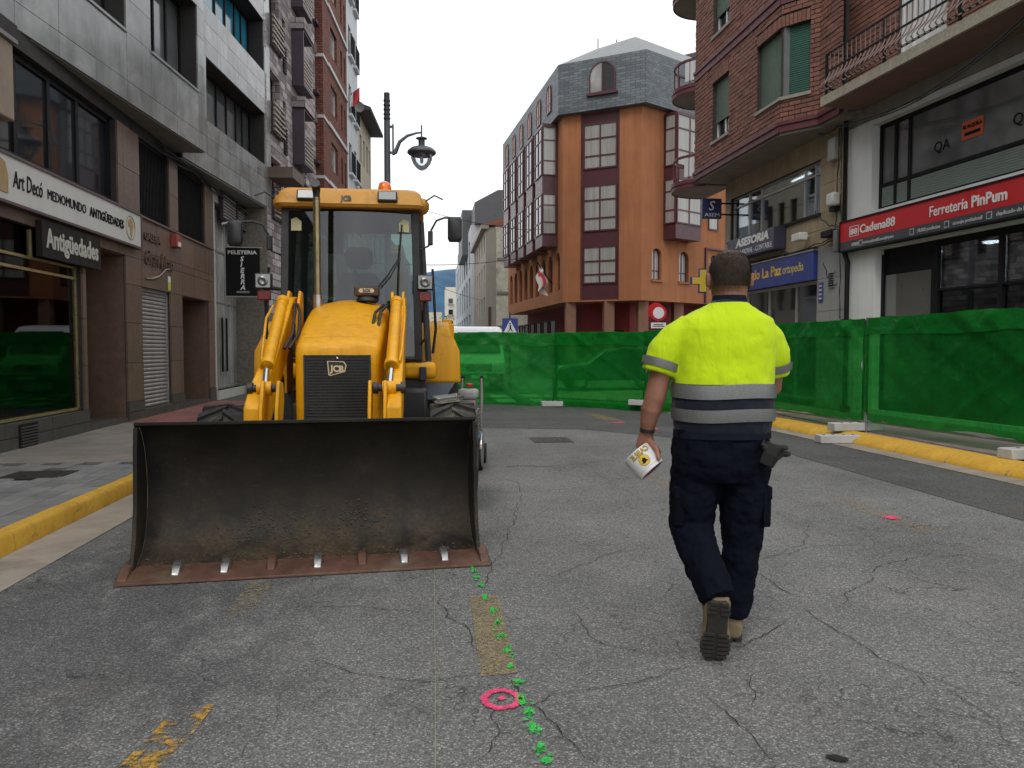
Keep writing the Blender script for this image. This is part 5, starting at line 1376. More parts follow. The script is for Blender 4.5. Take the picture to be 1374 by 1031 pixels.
# left facade: arched band, bays
hA = [(.55 + i * 1.55, 1.45 + i * 1.55, 4.3, 6.2) for i in range(9)]
arch_wall(OA, MATS['stucco_orange'], 0, OA.len, 3.72, 12.62, hA, OBr, name='left_wall')
for h in hA: arch_window(OA, OBr, *h, -.2, MATS['maroon_metal'], MATS['win_dark'])
def bay(fc, u0, u1, w1, z0, z1, floors, gm='win_curtain'):
    b = fc.mb(); b.box(u0, u1, .0, w1 - .05, z0, z1); by = b.build('bay', MATS['maroon_metal'], OBr)
    S0 = Fac(fc.W(u0, 0, 0)[:2], fc.W(u0, w1, 0)[:2], 1 if fc.side > 0 else -1, OBr); S1 = Fac(fc.W(u1, 0, 0)[:2], fc.W(u1, w1, 0)[:2], -1 if fc.side > 0 else 1, OBr)
    for a, c in floors:
        window(fc, OBr, u0 + .02, u1 - .02, a, c, w1 - .05, MATS['maroon_metal'], MATS[gm], cols=2, rows=[a + (c - a) * .30, a + (c - a) * .72], fr=.06)
        for S in (S0, S1):
            window(S, OBr, .10, w1 - .06, a, c, .0, MATS['maroon_metal'], MATS['win_curtain'], cols=1, rows=[a + (c - a) * .30, a + (c - a) * .72], fr=.05)
    return by
FL = [(10.15, 12.15), (8.0, 9.7) if False else (7.75, 9.45), ]
for i in range(5): bay(OA, 1.0 + i * 2.3, 2.55 + i * 2.3, .85, 6.5, 12.55, [(10.0, 12.4), (7.1, 9.1)], 'win_dark')
window(OA, OBr, 13.2, 14.1, 7.2, 8.7, .0, MATS['maroon_metal'], MATS['win_curtain'], fr=.06); window(OA, OBr, 13.2, 14.1, 10.2, 11.7, .0, MATS['maroon_metal'], MATS['win_curtain'], fr=.06)
# chamfer: one tall maroon window strip
wall(OC, MATS['stucco_orange'], 0, OC.len, 3.72, 12.62, [(.98, 2.84, 3.73, 12.6)], OBr, depth=.1, name='corner_wall')
b = OC.mb(); b.box(.98, 2.84, -.12, -.06, 3.73, 12.6); b.build('window_strip', MATS['maroon_metal'], OBr)
for a, c in ((9.95, 12.1), (7.0, 9.2), (4.5, 6.3)):
    window(OC, OBr, 1.06, 2.76, a, c, -.06, MATS['maroon_metal'], MATS['win_curtain'], cols=2, rows=[a + .62 if a > 5 else a + .45, c - .72], fr=.07)
b = OC.mb(); b.box(.94, .98, -.02, .03, 3.73, 12.6); b.box(2.84, 2.88, -.02, .03, 3.73, 12.6); b.build('strip_jamb', MATS['maroon_metal'], OBr)
# right facade
hR = [(.75, 1.45, 4.65, 6.15), (2.75, 3.5, 4.65, 6.15), (5.2, 5.9, 4.65, 6.15)]
arch_wall(OR, MATS['stucco_orange'], 0, OR.len, 3.72, 12.62, hR, OBr, name='right_wall')
for h in hR:
    arch_window(OR, OBr, *h, -.2, MATS['maroon_metal'], MATS['win_curtain'])
    b = OR.mb(); b.box(h[0] - .06, h[1] + .06, 0, .08, h[2] - .08, h[2]); b.build('sill', MATS['stucco_orange'], OBr)
bay(OR, 1.55, 3.45, .8, 6.6, 12.5, [(10.0, 12.4), (7.3, 9.4)])
window(OR, OBr, 5.0, 5.8, 7.4, 8.8, .0, MATS['maroon_metal'], MATS['win_curtain'], fr=.06)
b = OR.mb(); b.box(4.75, 4.85, .0, .1, 3.7, 6.4); b.box(4.75, 7.5, .0, .12, 6.4, 6.48); b.build('drain_pipe', MATS['maroon_metal'], OBr)
# underside, recessed ground floor, columns
def inset(k): return [(6.54 + k, 37.97 + k * .9), (9.87 - k * .1, 35.8 + k * 1.2), (19.5 - k * .4, 42.1 + k), (19.5, 52.4), (5.34 + k, 52.39)]
b = MB(TR(-9.87, -35.8, 0)); b.prism([(6.54, 37.97), (9.87, 35.8), (19.5, 42.1), (19.5, 52.4), (5.34, 52.39)], 3.66, 3.72, 'z'); b.build('overhang_soffit', MATS['stucco_orange'], OBr)
b = MB(TR(-9.87, -35.8, 0)); b.prism(inset(1.3), -.05, 3.66, 'z'); b.build('ground_floor_wall', MATS['red_wall'], OBr)
b = MB(TR(-9.87, -35.8, 0)); b.prism([(6.9, 38.4), (9.87, 36.4), (19, 42.6), (19, 52), (5.8, 52)], 3.73, 12.6, 'z'); b.build('core', MATS['wall_dark'], OBr)
for p in ((6.95, 38.1), (8.6, 37.0), (10.1, 36.4), (12.3, 37.9), (14.6, 39.4)):
    b = MB(TR(p[0] - 9.87, p[1] - 35.8, 0)); b.box(-.24, .24, -.24, .24, 0, 3.67); b.build('column', mat('column_tan', (.20, .10, .06), .8, .12), OBr)
for (a, c) in ((((7.9, 39.2)), (9.7, 37.5)), ((10.3, 37.4), (14.2, 39.9))):
    f = Fac(a, c, -1, OBr); window(f, OBr, .2, f.len - .2, .3, 2.3, .02, MATS['frame_black'], MATS['win_dark'], cols=3, fr=.07, name='shopfront')
f = Fac((6.64, 38.9), (6.0, 52), 1, OBr)
for i in range(6): window(f, OBr, 1 + i * 2, 2.4 + i * 2, 1.4, 2.9, 1.2 - 1.15, MATS['frame_black'], MATS['win_dark'], fr=.07)
# slate mansard
oA, oB, oD, oL = (6.25, 37.75), (9.92, 35.35), (19.8, 41.8), (5.0, 52.6)
b = MB(TR(-9.87, -35.8, 0)); b.prism([oA, oB, oD, (19.8, 52.6), oL], 12.63, 15.0, 'z'); b.build('mansard', MATS['slate'], OBr)
b = MB(); top = [(8.6, 40.2), (10.2, 38.4), (18.2, 43.6), (18.2, 52.0), (8, 52.0)]
V = [rel(p, 14.99) for p in (oA, oB, oD, (19.8, 52.6), oL)] + [rel(p, 16.75) for p in top]
b.add(V, [(0, 1, 6, 5), (1, 2, 7, 6), (2, 3, 8, 7), (3, 4, 9, 8), (4, 0, 5, 9), (5, 6, 7, 8, 9)]); b.build('hip_roof', mat('slate_pale', (.20, .21, .21), .6, .12, 3, .3, 20, .01), OBr)
SA = Fac(oA, oL, 1, OBr); SC = Fac(oA, oB, -1, OBr)
arch_window(SC, OBr, 1.62, 2.92, 13.35, 14.8, .02, MATS['maroon_metal'], MATS['win_light'], opened=True)
b = SC.mb(); b.box(1.5, 3.04, 0.0, .14, 13.25, 13.35); b.build('sill', MATS['maroon_metal'], OBr)
for i in range(6):
    arch_window(SA, OBr, 1.3 + i * 2.3, 2.2 + i * 2.3, 13.2, 14.6, .02, MATS['maroon_metal'], mat('win_orange', (.30, .12, .06), .3, .1))
for x in (8.9, 9.9, 11.5):
    b = MB(TR(x - 9.87, 41 - 35.8, 16.7)); b.tube([(0, 0, 0), (0, 0, .9)], .03, 6); b.build('vent_pipe', MATS['frame_black'], OBr)
s = thing('wall_flag', 'limp white and red flag on a slanted pole at the orange building', 'flag', OA.W(2.0, .02, 4.7))
b = MB(); b.tube([(0, 0, 0), (-.9, -.5, 1.1)], .03, 6); b.build('pole', MATS['frame_black'], s)
b = MB(); b.grid(lambda a, c: (-.85 + .5 * a + .08 * math.sin(9 * c + 5 * a), -.47 + .2 * a + .08 * math.sin(7 * a + 3 * c), 1.0 - .55 * a - 1.35 * c * (1 - .2 * a)), 8, 10); b.build('cloth', mat('flag_white', (.6, .55, .53), .8, .08), s)
b = MB(); b.grid(lambda a, c: (-.72 + .25 * a + .08 * math.sin(9 * (c * .5 + .25) + 5 * (.25 + a * .5)) - .012, -.43 + .1 * a + .06 * math.sin(7 * (.25 + .5 * a)) - .06, .72 - .3 * a - .75 * c), 6, 8); b.build('cloth_emblem', MATS['flag_red'], s)

# ------------------------------------------------------------------ behind: slate block, old house, grey block, white flats, hills, tree
sb = thing('slate_block', 'grey slate roofed block rising behind the orange building', 'building', (16, 50, 0))
b = MB(); b.prism([(-6, 16), (-6, 18.2), (10, 22.5), (10, 0), (-6, 0)], 0, 10, 'y'); b.build('wall', MATS['slate'], sb)
b = MB(); b.prism([(-6.4, 18.1), (-6.4, 18.4), (10.4, 22.9), (10.4, 22.6)], -.4, 10.4, 'y'); b.build('roof', MATS['slate_dark'], sb)
def peel():
    t = NT('peeling_plaster')
    n = t.noise(.9, 8, .7, dist=.6)
    c = t.ramp(n, [(.30, (.27, .25, .21)), (.45, (.50, .46, .37)), (.58, (.60, .56, .46)), (.72, (.34, .31, .26))])
    k = t.noise(3, 6, .7)
    c = t.mix(t.ramp(k, [(.58, 0), (.66, .8)]), c, (.21, .18, .145))
    t.set(col=c, rough=.9); t.bump(n, .4, .03); MATS['peeling_plaster'] = t.mat
peel()
oh, OHf = simple_building('old_house', 'old plastered house with a peeling bare party wall', ((4.25, 58), (4.25, 73), 1), 0, 15, 10.4, mat('plaster_taupe', (.30, .27, .225), .85, .1, 1, streak=.2), [1.5, 4.0, 6.4, 8.6], [(1.2 + 2.8 * k, 2.2 + 2.8 * k) for k in range(5)], MATS['frame_white'], MATS['win_light'], depth=9)
b = OHf.mb(); b.box(-.06, -.02, -9, -.7, 0, 10.6); pw = b.build('party_wall', MATS['peeling_plaster'], oh)
for z in (2.9, 5.4, 7.9):
    b = OHf.mb(); b.box(-.12, -.06, -8.9, -.8, z, z + .22); b.build('floor_scar', mat('scar', (.22, .2, .17), .95, .25, 8, .6, 20, .02), pw)
b = OHf.mb(); b.box(-.10, -.06, -.72, -.1, 0, 10.2); b.build('corner_pilaster', MATS['plaster_taupe'], oh)
b = OHf.mb(); b.box(-.2, 15, -.2, .35, 10.2, 10.5); b.build('cornice', MATS['plaster_taupe'], oh)
b = OHf.mb(); b.add([(-.15, .3, 10.5), (15, .3, 10.5), (15, -9, 13.2), (-.15, -9, 13.2), (-.15, -9, 10.4), (15, -9, 10.4)], [(0, 1, 2, 3), (0, 3, 4), (1, 5, 2), (3, 2, 5, 4), (0, 4, 5, 1)]); b.build('roof', mat('tiles_red', (.30, .10, .055), .85, .25, 10), oh)
gbk, GBf = simple_building('grey_block', 'pale grey modern block with vertical blue glass strips', ((4.1, 75), (4.1, 118), 1), 0, 43, 13.2, mat('panel_grey', (.42, .44, .46), .6, .06), [2 + 3.6 * k for k in range(3)], [(2 + 5.5 * k, 5 + 5.5 * k) for k in range(7)], mat('frame_bluegrey', (.12, .16, .2), .4), MATS['win_blue'], depth=12, wz=2.8)
b = GBf.mb(); b.prism([(-.3, 13.2), (-.3, 15.2), (-2.5, 16.4), (-12, 16.8), (-12, 13.2)], -.5, 43, 'x'); b.build('slanted_attic', mat('attic_dark', (.075, .08, .085), .5, .1), gbk)
b = GBf.mb(); b.prism([(.6, 11.0), (.6, 15.6), (-1.6, 15.6), (-1.6, 11.0)], 6, 16, 'x'); b.build('dark_bay', MATS['attic_dark'], gbk)
wf, WFf = simple_building('white_flats', 'distant white block of flats with balconies at the end of the street', ((4.3, 195), (9, 195), -1), 0, 7.5, 16.6, mat('flats_white', (.60, .57, .49), .8, .06), [1.5 + 2.75 * k for k in range(5)], [(.7, 1.8), (3, 4.2), (5.3, 6.6)], MATS['frame_black'], MATS['win_dark'], depth=12, balc=.9)
simple_building('far_flats', 'low distant beige flats beside the white block', ((-1.5, 230), (4, 230), -1), 0, 5.5, 12, MATS['render_cream'], [2, 5, 8], [(.6, 1.6), (2.4, 3.4), (4.2, 5.0)], MATS['frame_black'], MATS['win_dark'])

hm = MB()
def hillz(x):
    return 292 + 60 * noise.noise((x / 900, .3, 0)) + 25 * noise.noise((x / 260, 1.7, 0))
def hill(a, c):
    x = -2600 + 5600 * a; h = hillz(x)
    return (x, 2300 + 900 * c, -5 + h * math.sin(min(1, c * 1.15) * PI / 2) * (1 + .15 * noise.noise((x / 200, c * 3, 2))))
hm.grid(hill, 90, 14)
tag(hm.build('hills', mat('hill_forest_hazed', (.025, .085, .16), .95, .35, .008), smooth=80), 'dark wooded hills tinted blue for haze beyond the end of the street', 'hills', kind='structure')  # blue of the distant air haze is mixed into the forest base colour

def tree(name, label, loc, h, cr, seed, n=420):
    r_ = random.Random(seed); t = thing(name, label, 'tree', loc)
    b = MB(); b.tube([(0, 0, 0), (.05, 0, h * .3), (0, .05, h * .6), (0, 0, h * .85)], [h * .03, h * .024, h * .016, h * .006], 8); tr = b.build('trunk', mat('bark', (.06, .045, .035), .9, .3, 6), t, smooth=60)
    for k in range(5):
        a = r_.uniform(0, 6.28); b = MB(); z = h * r_.uniform(.35, .6); b.tube([(0, 0, z), (cr * .35 * math.cos(a), cr * .35 * math.sin(a), z + h * .12), (cr * .7 * math.cos(a), cr * .7 * math.sin(a), z + h * .2)], [h * .012, h * .008, h * .003], 6); b.build('limb', MATS['bark'], tr, smooth=60)
    b = MB(); cl = [(r_.gauss(0, cr * .45), r_.gauss(0, cr * .45), h * .68 + r_.gauss(0, h * .13), cr * r_.uniform(.25, .45)) for _ in range(16)]
    for i in range(n):
        c = r_.choice(cl); d = Vector((r_.gauss(0, 1), r_.gauss(0, 1), r_.gauss(0, 1))).normalized() * c[3] * r_.uniform(.6, 1.05); s_ = cr * r_.uniform(.05, .10)
        M_ = Matrix.Translation(Vector(c[:3]) + d) @ Euler((r_.uniform(0, 6), r_.uniform(0, 6), r_.uniform(0, 6))).to_matrix().to_4x4()
        b.add([(-s_, 0, 0), (0, -s_ * .6, .2 * s_), (s_, 0, 0), (0, s_ * .6, .2 * s_)], [(0, 1, 2, 3)], M_)
    b.build('crown', mat('leaves', (.075, .12, .03), .7, .3, 1.5, island=.35), t)
tree('street_tree', 'small green tree at the foot of the distant white flats', (4.6, 150, 0), 7.0, 3.2, 3)
tree('street_tree', 'leafy tree further left before the distant flats', (1.2, 170, 0), 6.0, 3.0, 8)

# ------------------------------------------------------------------ lamp post, wires, traffic signs
mat('lamp_grey', (.085, .09, .10), .45, .1, 4, metal=.3)
lp_ = thing('street_lamp', 'tall grey lamp post with a curved arm and bell lantern', 'street lamp', (-1.1, 22, .13))
b = MB(); b.tube([(0, 0, 0), (0, 0, 1.0), (0, 0, 1.05), (0, 0, 7.5)], [.14, .13, .095, .085], 14); b.build('pole', MATS['lamp_grey'], lp_, smooth=50)
b = MB(); b.tube([(0, 0, 7.4), (0, 0, 8.26)], .082, 14)
for i in range(5): b.tube([(0, 0, 7.55 + i * .12), (0, 0, 7.59 + i * .12)], .098, 14)
b.build('finial', mat('lamp_dark', (.03, .03, .035), .5), lp_, smooth=40)
b = MB(); b.tube([(.16, 0, 6.62), (.22, 0, 6.66), (.34, 0, 6.95), (.55, 0, 7.12), (.80, 0, 7.20), (.93, 0, 7.22)], [(.05, .03), (.06, .03), (.05, .028), (.042, .025), (.03, .022), (.025, .02)], 10, ref=(0, 1, 0))
b.tube([(.16, 0, 6.58), (.16, 0, 7.42)], .025, 8); b.box(0, .17, -.03, .03, 6.62, 6.68); b.box(0, .17, -.03, .03, 7.32, 7.38); b.tube([(.94, 0, 7.02), (.94, 0, 7.42)], .022, 8); b.build('arm', MATS['lamp_grey'], lp_, smooth=50)
b = MB(TR(.94, 0, 6.60)); b.lathe([(.02, .52), (.06, .50), (.15, .47), (.16, .45), (.10, .43), (.09, .40), (.09, .27), (.14, .24), (.30, .19), (.39, .11), (.40, .06), (.36, .02), (.31, -.01), (.02, -.0)][::-1], 24); b.build('hood', MATS['lamp_grey'], lp_, smooth=35)
b = MB(TR(.94, 0, 6.60)); b.lathe([(.01, -.42), (.06, -.41), (.14, -.36), (.23, -.25), (.285, -.12), (.30, -.01)], 24, cap=False); b.build('glass_bowl', glass_clear('bowl_glass', (.90, .92, .94), .10), lp_, smooth=60)
b = MB(TR(.94, 0, 6.60)); b.lathe([(.03, -.22), (.045, -.18), (.045, -.05), (.03, -.0)], 12); b.build('bulb', MATS['frame_white'], lp_, smooth=50)
for i, (p, q) in enumerate((((-3.2, 36, 8.6), (6.2, 44, 8.0)), ((-2.9, 38, 6.2), (4.2, 62, 5.2)), ((-3.3, 33, 5.0), (6.3, 41, 6.4)))):
    b = MB(); P = [Vector(p).lerp(Vector(q), k / 14) - Vector((0, 0, .35 * math.sin(PI * k / 14))) for k in range(15)]
    b.tube(P, .014, 4); tag(b.build('overhead_cable', MATS['black_cable']), ['upper overhead wire crossing to the orange building', 'overhead wire running to the old house', 'lower overhead wire crossing the street'][i], 'wire')
sgn = thing('traffic_sign', 'blue square pedestrian crossing sign above the fence', 'traffic sign', (2.5, 24, .0))
b = MB(); b.tube([(0, .03, 0), (0, .03, 2.5)], .03, 8); b.build('post', MATS['lamp_grey'], sgn)
b = MB(); b.box(-.24, .24, -.015, .015, 1.85, 2.33); b.build('plate', MATS['sign_blue'], sgn)
b = MB(); b.prism([(-.20, 1.90), (.20, 1.90), (0, 2.28)], -.022, -.016, 'y'); b.build('white_triangle', MATS['ink_white'], sgn)
b = MB(); b.box(-.02, .03, -.027, -.023, 2.02, 2.12); b.tube([(0, -.025, 2.15), (0, -.025, 2.19)], .022, 8); b.prism([(0, 2.03), (-.07, 1.92), (-.045, 1.92), (.01, 2.0), (.06, 1.92), (.085, 1.92), (.03, 2.03)], -.027, -.023, 'y'); b.build('walking_figure', MATS['ink_black'], sgn)
sgn = thing('traffic_sign', 'round white sign with red rim and plate before the orange building', 'traffic sign', (8.98, 30, .0))
b = MB(); b.tube([(0, .05, 0), (0, .05, 3.1)], .035, 8); b.build('post', MATS['lamp_grey'], sgn)
b = MB(TR(0, 0, 2.8, 90)); b.lathe([(.32, -.01), (.32, .01)], 32); b.build('red_rim', MATS['sign_red'], sgn)
b = MB(TR(0, -.012, 2.8, 90)); b.lathe([(.225, 0), (.225, .006)], 32); b.build('white_disc', MATS['ink_white'], sgn)
b = MB(TR(-.09, .03, 2.86, 90)); b.lathe([(.34, -.01), (.34, .005)], 32); b.build('second_disc', MATS['sign_red'], sgn)
b = MB(); b.box(-.30, .30, -.012, .01, 2.2, 2.42); b.build('plate', MATS['ink_white'], sgn)
b = MB(); b.box(-.2, .2, -.016, -.0125, 2.33, 2.36); b.box(-.24, .24, -.016, -.0125, 2.26, 2.29); b.build('print', MATS['ink_black'], sgn)
b = MB(); b.tube([(0, 0, 0), (0, 0, 3.0)], .06, 8)
po = tag(b.build('sign_post', mat('rust_post', (.05, .02, .015), .7)), 'thin dark rusty post beside the blue crossing sign', 'post')
po.location = (2.35, 30, 0)

# ------------------------------------------------------------------ site fence with green netting
def net_mat(name, transp):
    t = NT(name)
    t.n.remove(t.b)
    n = t.noise(1.1, 5, .6); fine = t.noise(160, 2, .5)
    c = t.ramp(n, [(.25, (.007, .185, .024)), (.75, (.013, .275, .037))])
    c = t.mix(.5, c, t.ramp(fine, [(.3, .6), (.7, 1.4)]), 'MULTIPLY')
    df = t.new('ShaderNodeBsdfPrincipled'); t.link(c, df.inputs['Base Color']); df.inputs['Roughness'].default_value = .36; df.inputs['Specular IOR Level'].default_value = .35
    bp = t.new('ShaderNodeBump'); bp.inputs['Strength'].default_value = .9; bp.inputs['Distance'].default_value = .03; t.link(t.noise(4.5, 5, .6, None, 1.5), bp.inputs['Height']); t.link(bp.outputs[0], df.inputs['Normal'])
    tl = t.new('ShaderNodeBsdfTranslucent'); t.link(t.mix(1.0, c, (1.5, 1.6, 1.4), 'MULTIPLY'), tl.inputs['Color'])
    tp = t.new('ShaderNodeBsdfTransparent'); tp.inputs['Color'].default_value = (.10, .62, .14, 1)
    m1 = t.new('ShaderNodeMixShader'); m1.inputs[0].default_value = .42; t.link(df.outputs[0], m1.inputs[1]); t.link(tl.outputs[0], m1.inputs[2])
    m2 = t.new('ShaderNodeMixShader'); t.link(t.ramp(t.noise(1.6, 4, .6), [(.35, transp * .82), (.65, transp * 1.18)]), m2.inputs[0]); t.link(m1.outputs[0], m2.inputs[1]); t.link(tp.outputs[0], m2.inputs[2])
    t.link(m2.outputs[0], t.out.inputs['Surface'])
    MATS[name] = t.mat
net_mat('green_net', .42); net_mat('green_net_hem', .08)
mat('galvanised', (.30, .31, .31), .4, .1, 8, metal=.7)
mat('block_concrete', (.46, .45, .43), .85, .12, 5, .4, 60, .004, dirt=(.2, .19, .17), dirt_lo=.55, dirt_hi=.85)
NODES = [((-3.9, 19.2), 0.0), ((-.43, 19.08), 0.0), ((3.07, 18.86), 0.0), ((4.78, 16.95), .0), ((6.24, 15.0), .07), ((6.66, 11.35), .09), ((7.02, 8.25), .09), ((7.3, 4.9), .09), ((7.5, 1.6), .09)]
FLAB = ['green netted fence panel behind the loader towards the left pavement', 'green netted fence panel hiding a white van right of the loader', 'green netted fence panel at the crossing left of the worker', 'green netted fence panel passing behind the worker', 'green netted fence panel just right of the worker above the kerb', 'green netted fence panel in front of the hardware shop door', 'green netted fence panel at the right edge of the picture', 'nearest green netted fence panel beside the right kerb']
PH_ = 1.74
for k, ((p, zp), (q, zq)) in enumerate(zip(NODES, NODES[1:])):
    L = math.hypot(q[0] - p[0], q[1] - p[1]); ang = math.atan2(q[1] - p[1], q[0] - p[0])
    f = thing('site_fence', FLAB[k], 'fence', (p[0], p[1], zp), ang, 'green netted site fence panels')
    slope = (zq - zp) / L
    for x in (.04, L - .04):
        b = MB(); b.tube([(x, 0.0, .03), (x, 0.0, PH_ + .03)], .021, 8); b.build('post', MATS['galvanised'], f, smooth=50)
    for z in (.20, PH_):
        b = MB(); b.tube([(.04, 0, z), (L - .04, 0, z)], .017, 8); b.build('rail', MATS['galvanised'], f, smooth=50)
    b = MB()
    for i in range(1, int(L / .12)): b.tube([(i * .12, 0, .2), (i * .12, 0, PH_)], .0022, 3, cap=False)
    for j in range(1, 8): b.tube([(.04, 0.004, .2 + j * .19), (L - .04, 0.004, .2 + j * .19)], .0026, 3, cap=False)
    b.build('wire_grid', MATS['galvanised'], f, kind='stuff')
    lo = .02 if k < 4 else .22
    sd = k * 3.7
    def fold(a, c, L=L, sd=sd, lo=lo):
        x = a * L; z = lo + (PH_ + .04 - lo) * c
        z += (.035 * noise.noise((x * .9 + sd, 0, 1)) + .012 * noise.noise((x * 4 + sd, 3, 1))) * (1 if c > .5 else (1.6 if c < .05 else 1)) * abs(c - .5) * 2
        y = .035 + .045 * noise.noise((x * 1.1 + sd, z * 1.3, 0)) + .032 * noise.noise((x * 2.6 + z * 2.2 + sd, z * 2.6 - x, 5)) + .010 * noise.noise((x * 7 + sd, z * 5, 9))
        y += .045 * max(0, noise.noise(((x + z * 1.6) * 3.0 + sd, 2, 2))) + .035 * max(0, noise.noise(((x - z * 1.4) * 4.0 + sd, 7, 2)))
        e = min(a, 1 - a) * L
        if e < .12: y -= .018 * (1 - e / .12)
        return (x, y if side > 0 else -y, z)
    side = 1 if k >= 4 else -1         # netting on the street side
    side = {0: -1, 1: -1, 2: -1, 3: -1}.get(k, 1)
    if k in (3,): side = -1
    # direction of travel runs left to right then towards the camera: the street lies to the right of it
    side = -1
    b = MB(); b.grid(fold, max(30, int(L / .045)), 34); nt = b.build('green_netting', MATS['green_net'], f, smooth=80)
    def hem(a, c, fold=fold):
        x, y, z = fold(a, 1 - .17 * (1 - c) - .0); return (x, y - .014 - .006 * noise.noise((x * 3, z * 9, 4)), z + .004 - .03 * (1 - c) * noise.noise((x * 1.7, sd, 3)))
    b = MB(); b.grid(hem, max(30, int(L / .05)), 6); b.build('net_hem', MATS['green_net_hem'], nt, smooth=80)
    for i in range(int(L / .6) + 1):
        x = .08 + i * .6
        if x < L: 
            b = MB(TR(x, 0, PH_)); b.lathe([(.024, -.004), (.026, 0), (.024, .004)], 8, M=TR(0, 0, 0, 0, 90, 0)); b.build('cable_tie', MATS['frame_black'], f)
def block(loc, rz, label, lx=.72):
    t = thing('concrete_block', label, 'concrete block', loc, R(rz), 'concrete fence feet')
    b = MB(); b.prism([(-.12, 0), (.12, 0), (.105, .12), (-.105, .12)], -lx / 2, lx / 2, 'x'); b.build('block', MATS['block_concrete'], t, bevel=.012)
    for x in (-.22, -.08, .08, .22):
        b = MB(TR(x, 0, .118)); b.lathe([(.024, 0), (.024, .006)], 10); b.build('socket', MATS['frame_black'], t)
    b = MB(); b.box(lx / 2 - .002, lx / 2 + .004, -.05, .05, .035, .065); b.build('grip_slot', MATS['frame_black'], t)
block((3.07, 18.72, .009), 5, 'concrete fence foot at the netting seam near the crossing')
block((-.43, 18.95, .009), 5, 'concrete fence foot hidden behind the loader', .72)
block((4.78, 16.95, .14), -40, 'concrete fence foot behind the worker arm')
block((6.2, 14.95, .14), 5, 'pale fence foot peeking out right of the worker hip')
block((6.55, 11.42, .14), 2, 'pale upper fence foot on the pavement at the right seam', .8)
block((6.02, 10.95, .01), -3, 'pale lower fence foot in the gutter before the right seam', .62)
block((6.95, 8.30, .14), 5, 'white fence foot on the yellow kerb at the right edge', .8)

# ------------------------------------------------------------------ vehicles beyond the netting
mat('paint_white', (.62, .63, .63), .3, .03, 2, coat=.5); mat('paint_dark', (.02, .022, .026), .25, .05, 2, coat=.6)
mat('rubber', (.018, .018, .019), .8, .2, 9, .3, 60, .004); mat('alloy', (.35, .35, .36), .35, .1, 6, metal=.7)
mat('plastic_black', (.02, .02, .021), .55, .15, 6)
glass_opaque('car_glass', (.02, .024, .026), .04)
def car_wheel(parent, x, y, r=.31, w=.2, axis='x'):
    M_ = TR(x, y, r, 0, 90, 0) if axis == 'x' else TR(x, y, r, 90, 0, 0)
    b = MB(M_); b.lathe([(r * .62, -w / 2), (r * .95, -w / 2), (r, -w * .3), (r, w * .3), (r * .95, w / 2), (r * .62, w / 2)], 26, cap=False); wh_ = b.build('wheel', MATS['rubber'], parent, smooth=40)
    b = MB(M_); b.lathe([(.02, -w * .32), (r * .62, -w * .40), (r * .64, w * .40), (.02, w * .32)], 20); b.build('rim', MATS['alloy'], wh_, smooth=30)
vn = thing('parked_van', 'white van seen through the green netting, roof above the fence', 'van', (1.62, 25.2, 0))
prof = [(0, .38), (-.02, .62), (.02, .92), (.22, 1.10), (.42, 1.20), (1.02, 1.95), (1.22, 2.10), (2.0, 2.17), (4.3, 2.15), (4.48, 2.0), (4.52, .4)]
b = MB(); b.prism(prof, -.86, .86, 'x'); b.build('body', MATS['paint_white'], vn, bevel=.09, seg=3)
b = MB(); b.add([(-.74, .445, 1.27), (.74, .445, 1.27), (.66, .985, 1.93), (-.66, .985, 1.93)], [(0, 1, 2, 3)], TR(0, -.035, .02)); b.build('windscreen', MATS['car_glass'], vn)
for s_ in (-1, 1):
    b = MB(); b.prism([(.75, 1.3), (1.15, 1.85), (1.9, 1.9), (1.9, 1.3)], s_ * .862, s_ * .872, 'x'); b.build('side_window', MATS['car_glass'], vn)
    b = MB(); b.prism([(-.16, .70), (.16, .72), (.17, .92), (-.12, .95)], -.03, .03, 'y', TR(s_ * .62, -.01, 0)); b.build('headlight', glass_opaque('lamp_glass', (.55, .57, .58), .08), vn)
    b = MB(); b.cbox((s_ * 1.0, .72, 1.42), (.14, .1, .24)); b.tube([(s_ * .84, .74, 1.36), (s_ * .96, .72, 1.36)], .02, 6); b.build('mirror', MATS['plastic_black'], vn, bevel=.03)
    for y in (.85, 3.6): car_wheel(vn, s_ * .76, y)
b = MB(); b.box(-.80, .80, -.06, .06, .36, .60); b.build('bumper', MATS['plastic_black'], vn, bevel=.03)
b = MB()
for i in range(4): b.box(-.42, .42, -.05, -.01, .70 + i * .06, .73 + i * .06)
b.build('grille', MATS['plastic_black'], vn)
b = MB(); b.box(-.26, .26, -.075, -.06, .44, .55); b.build('number_plate', MATS['ink_white'], vn)
cr_ = thing('parked_car', 'dark car standing across the crossing behind the netting', 'car', (6.3, 26.5, 0))
prof = [(-2.0, .32), (-2.05, .62), (-1.85, .85), (-1.0, .96), (-.45, 1.38), (.3, 1.46), (1.2, 1.40), (1.85, .98), (2.0, .85), (2.02, .35)]
b = MB(); b.prism(prof, -.85, .85, 'y'); b.build('body', MATS['paint_dark'], cr_, bevel=.10, seg=3)
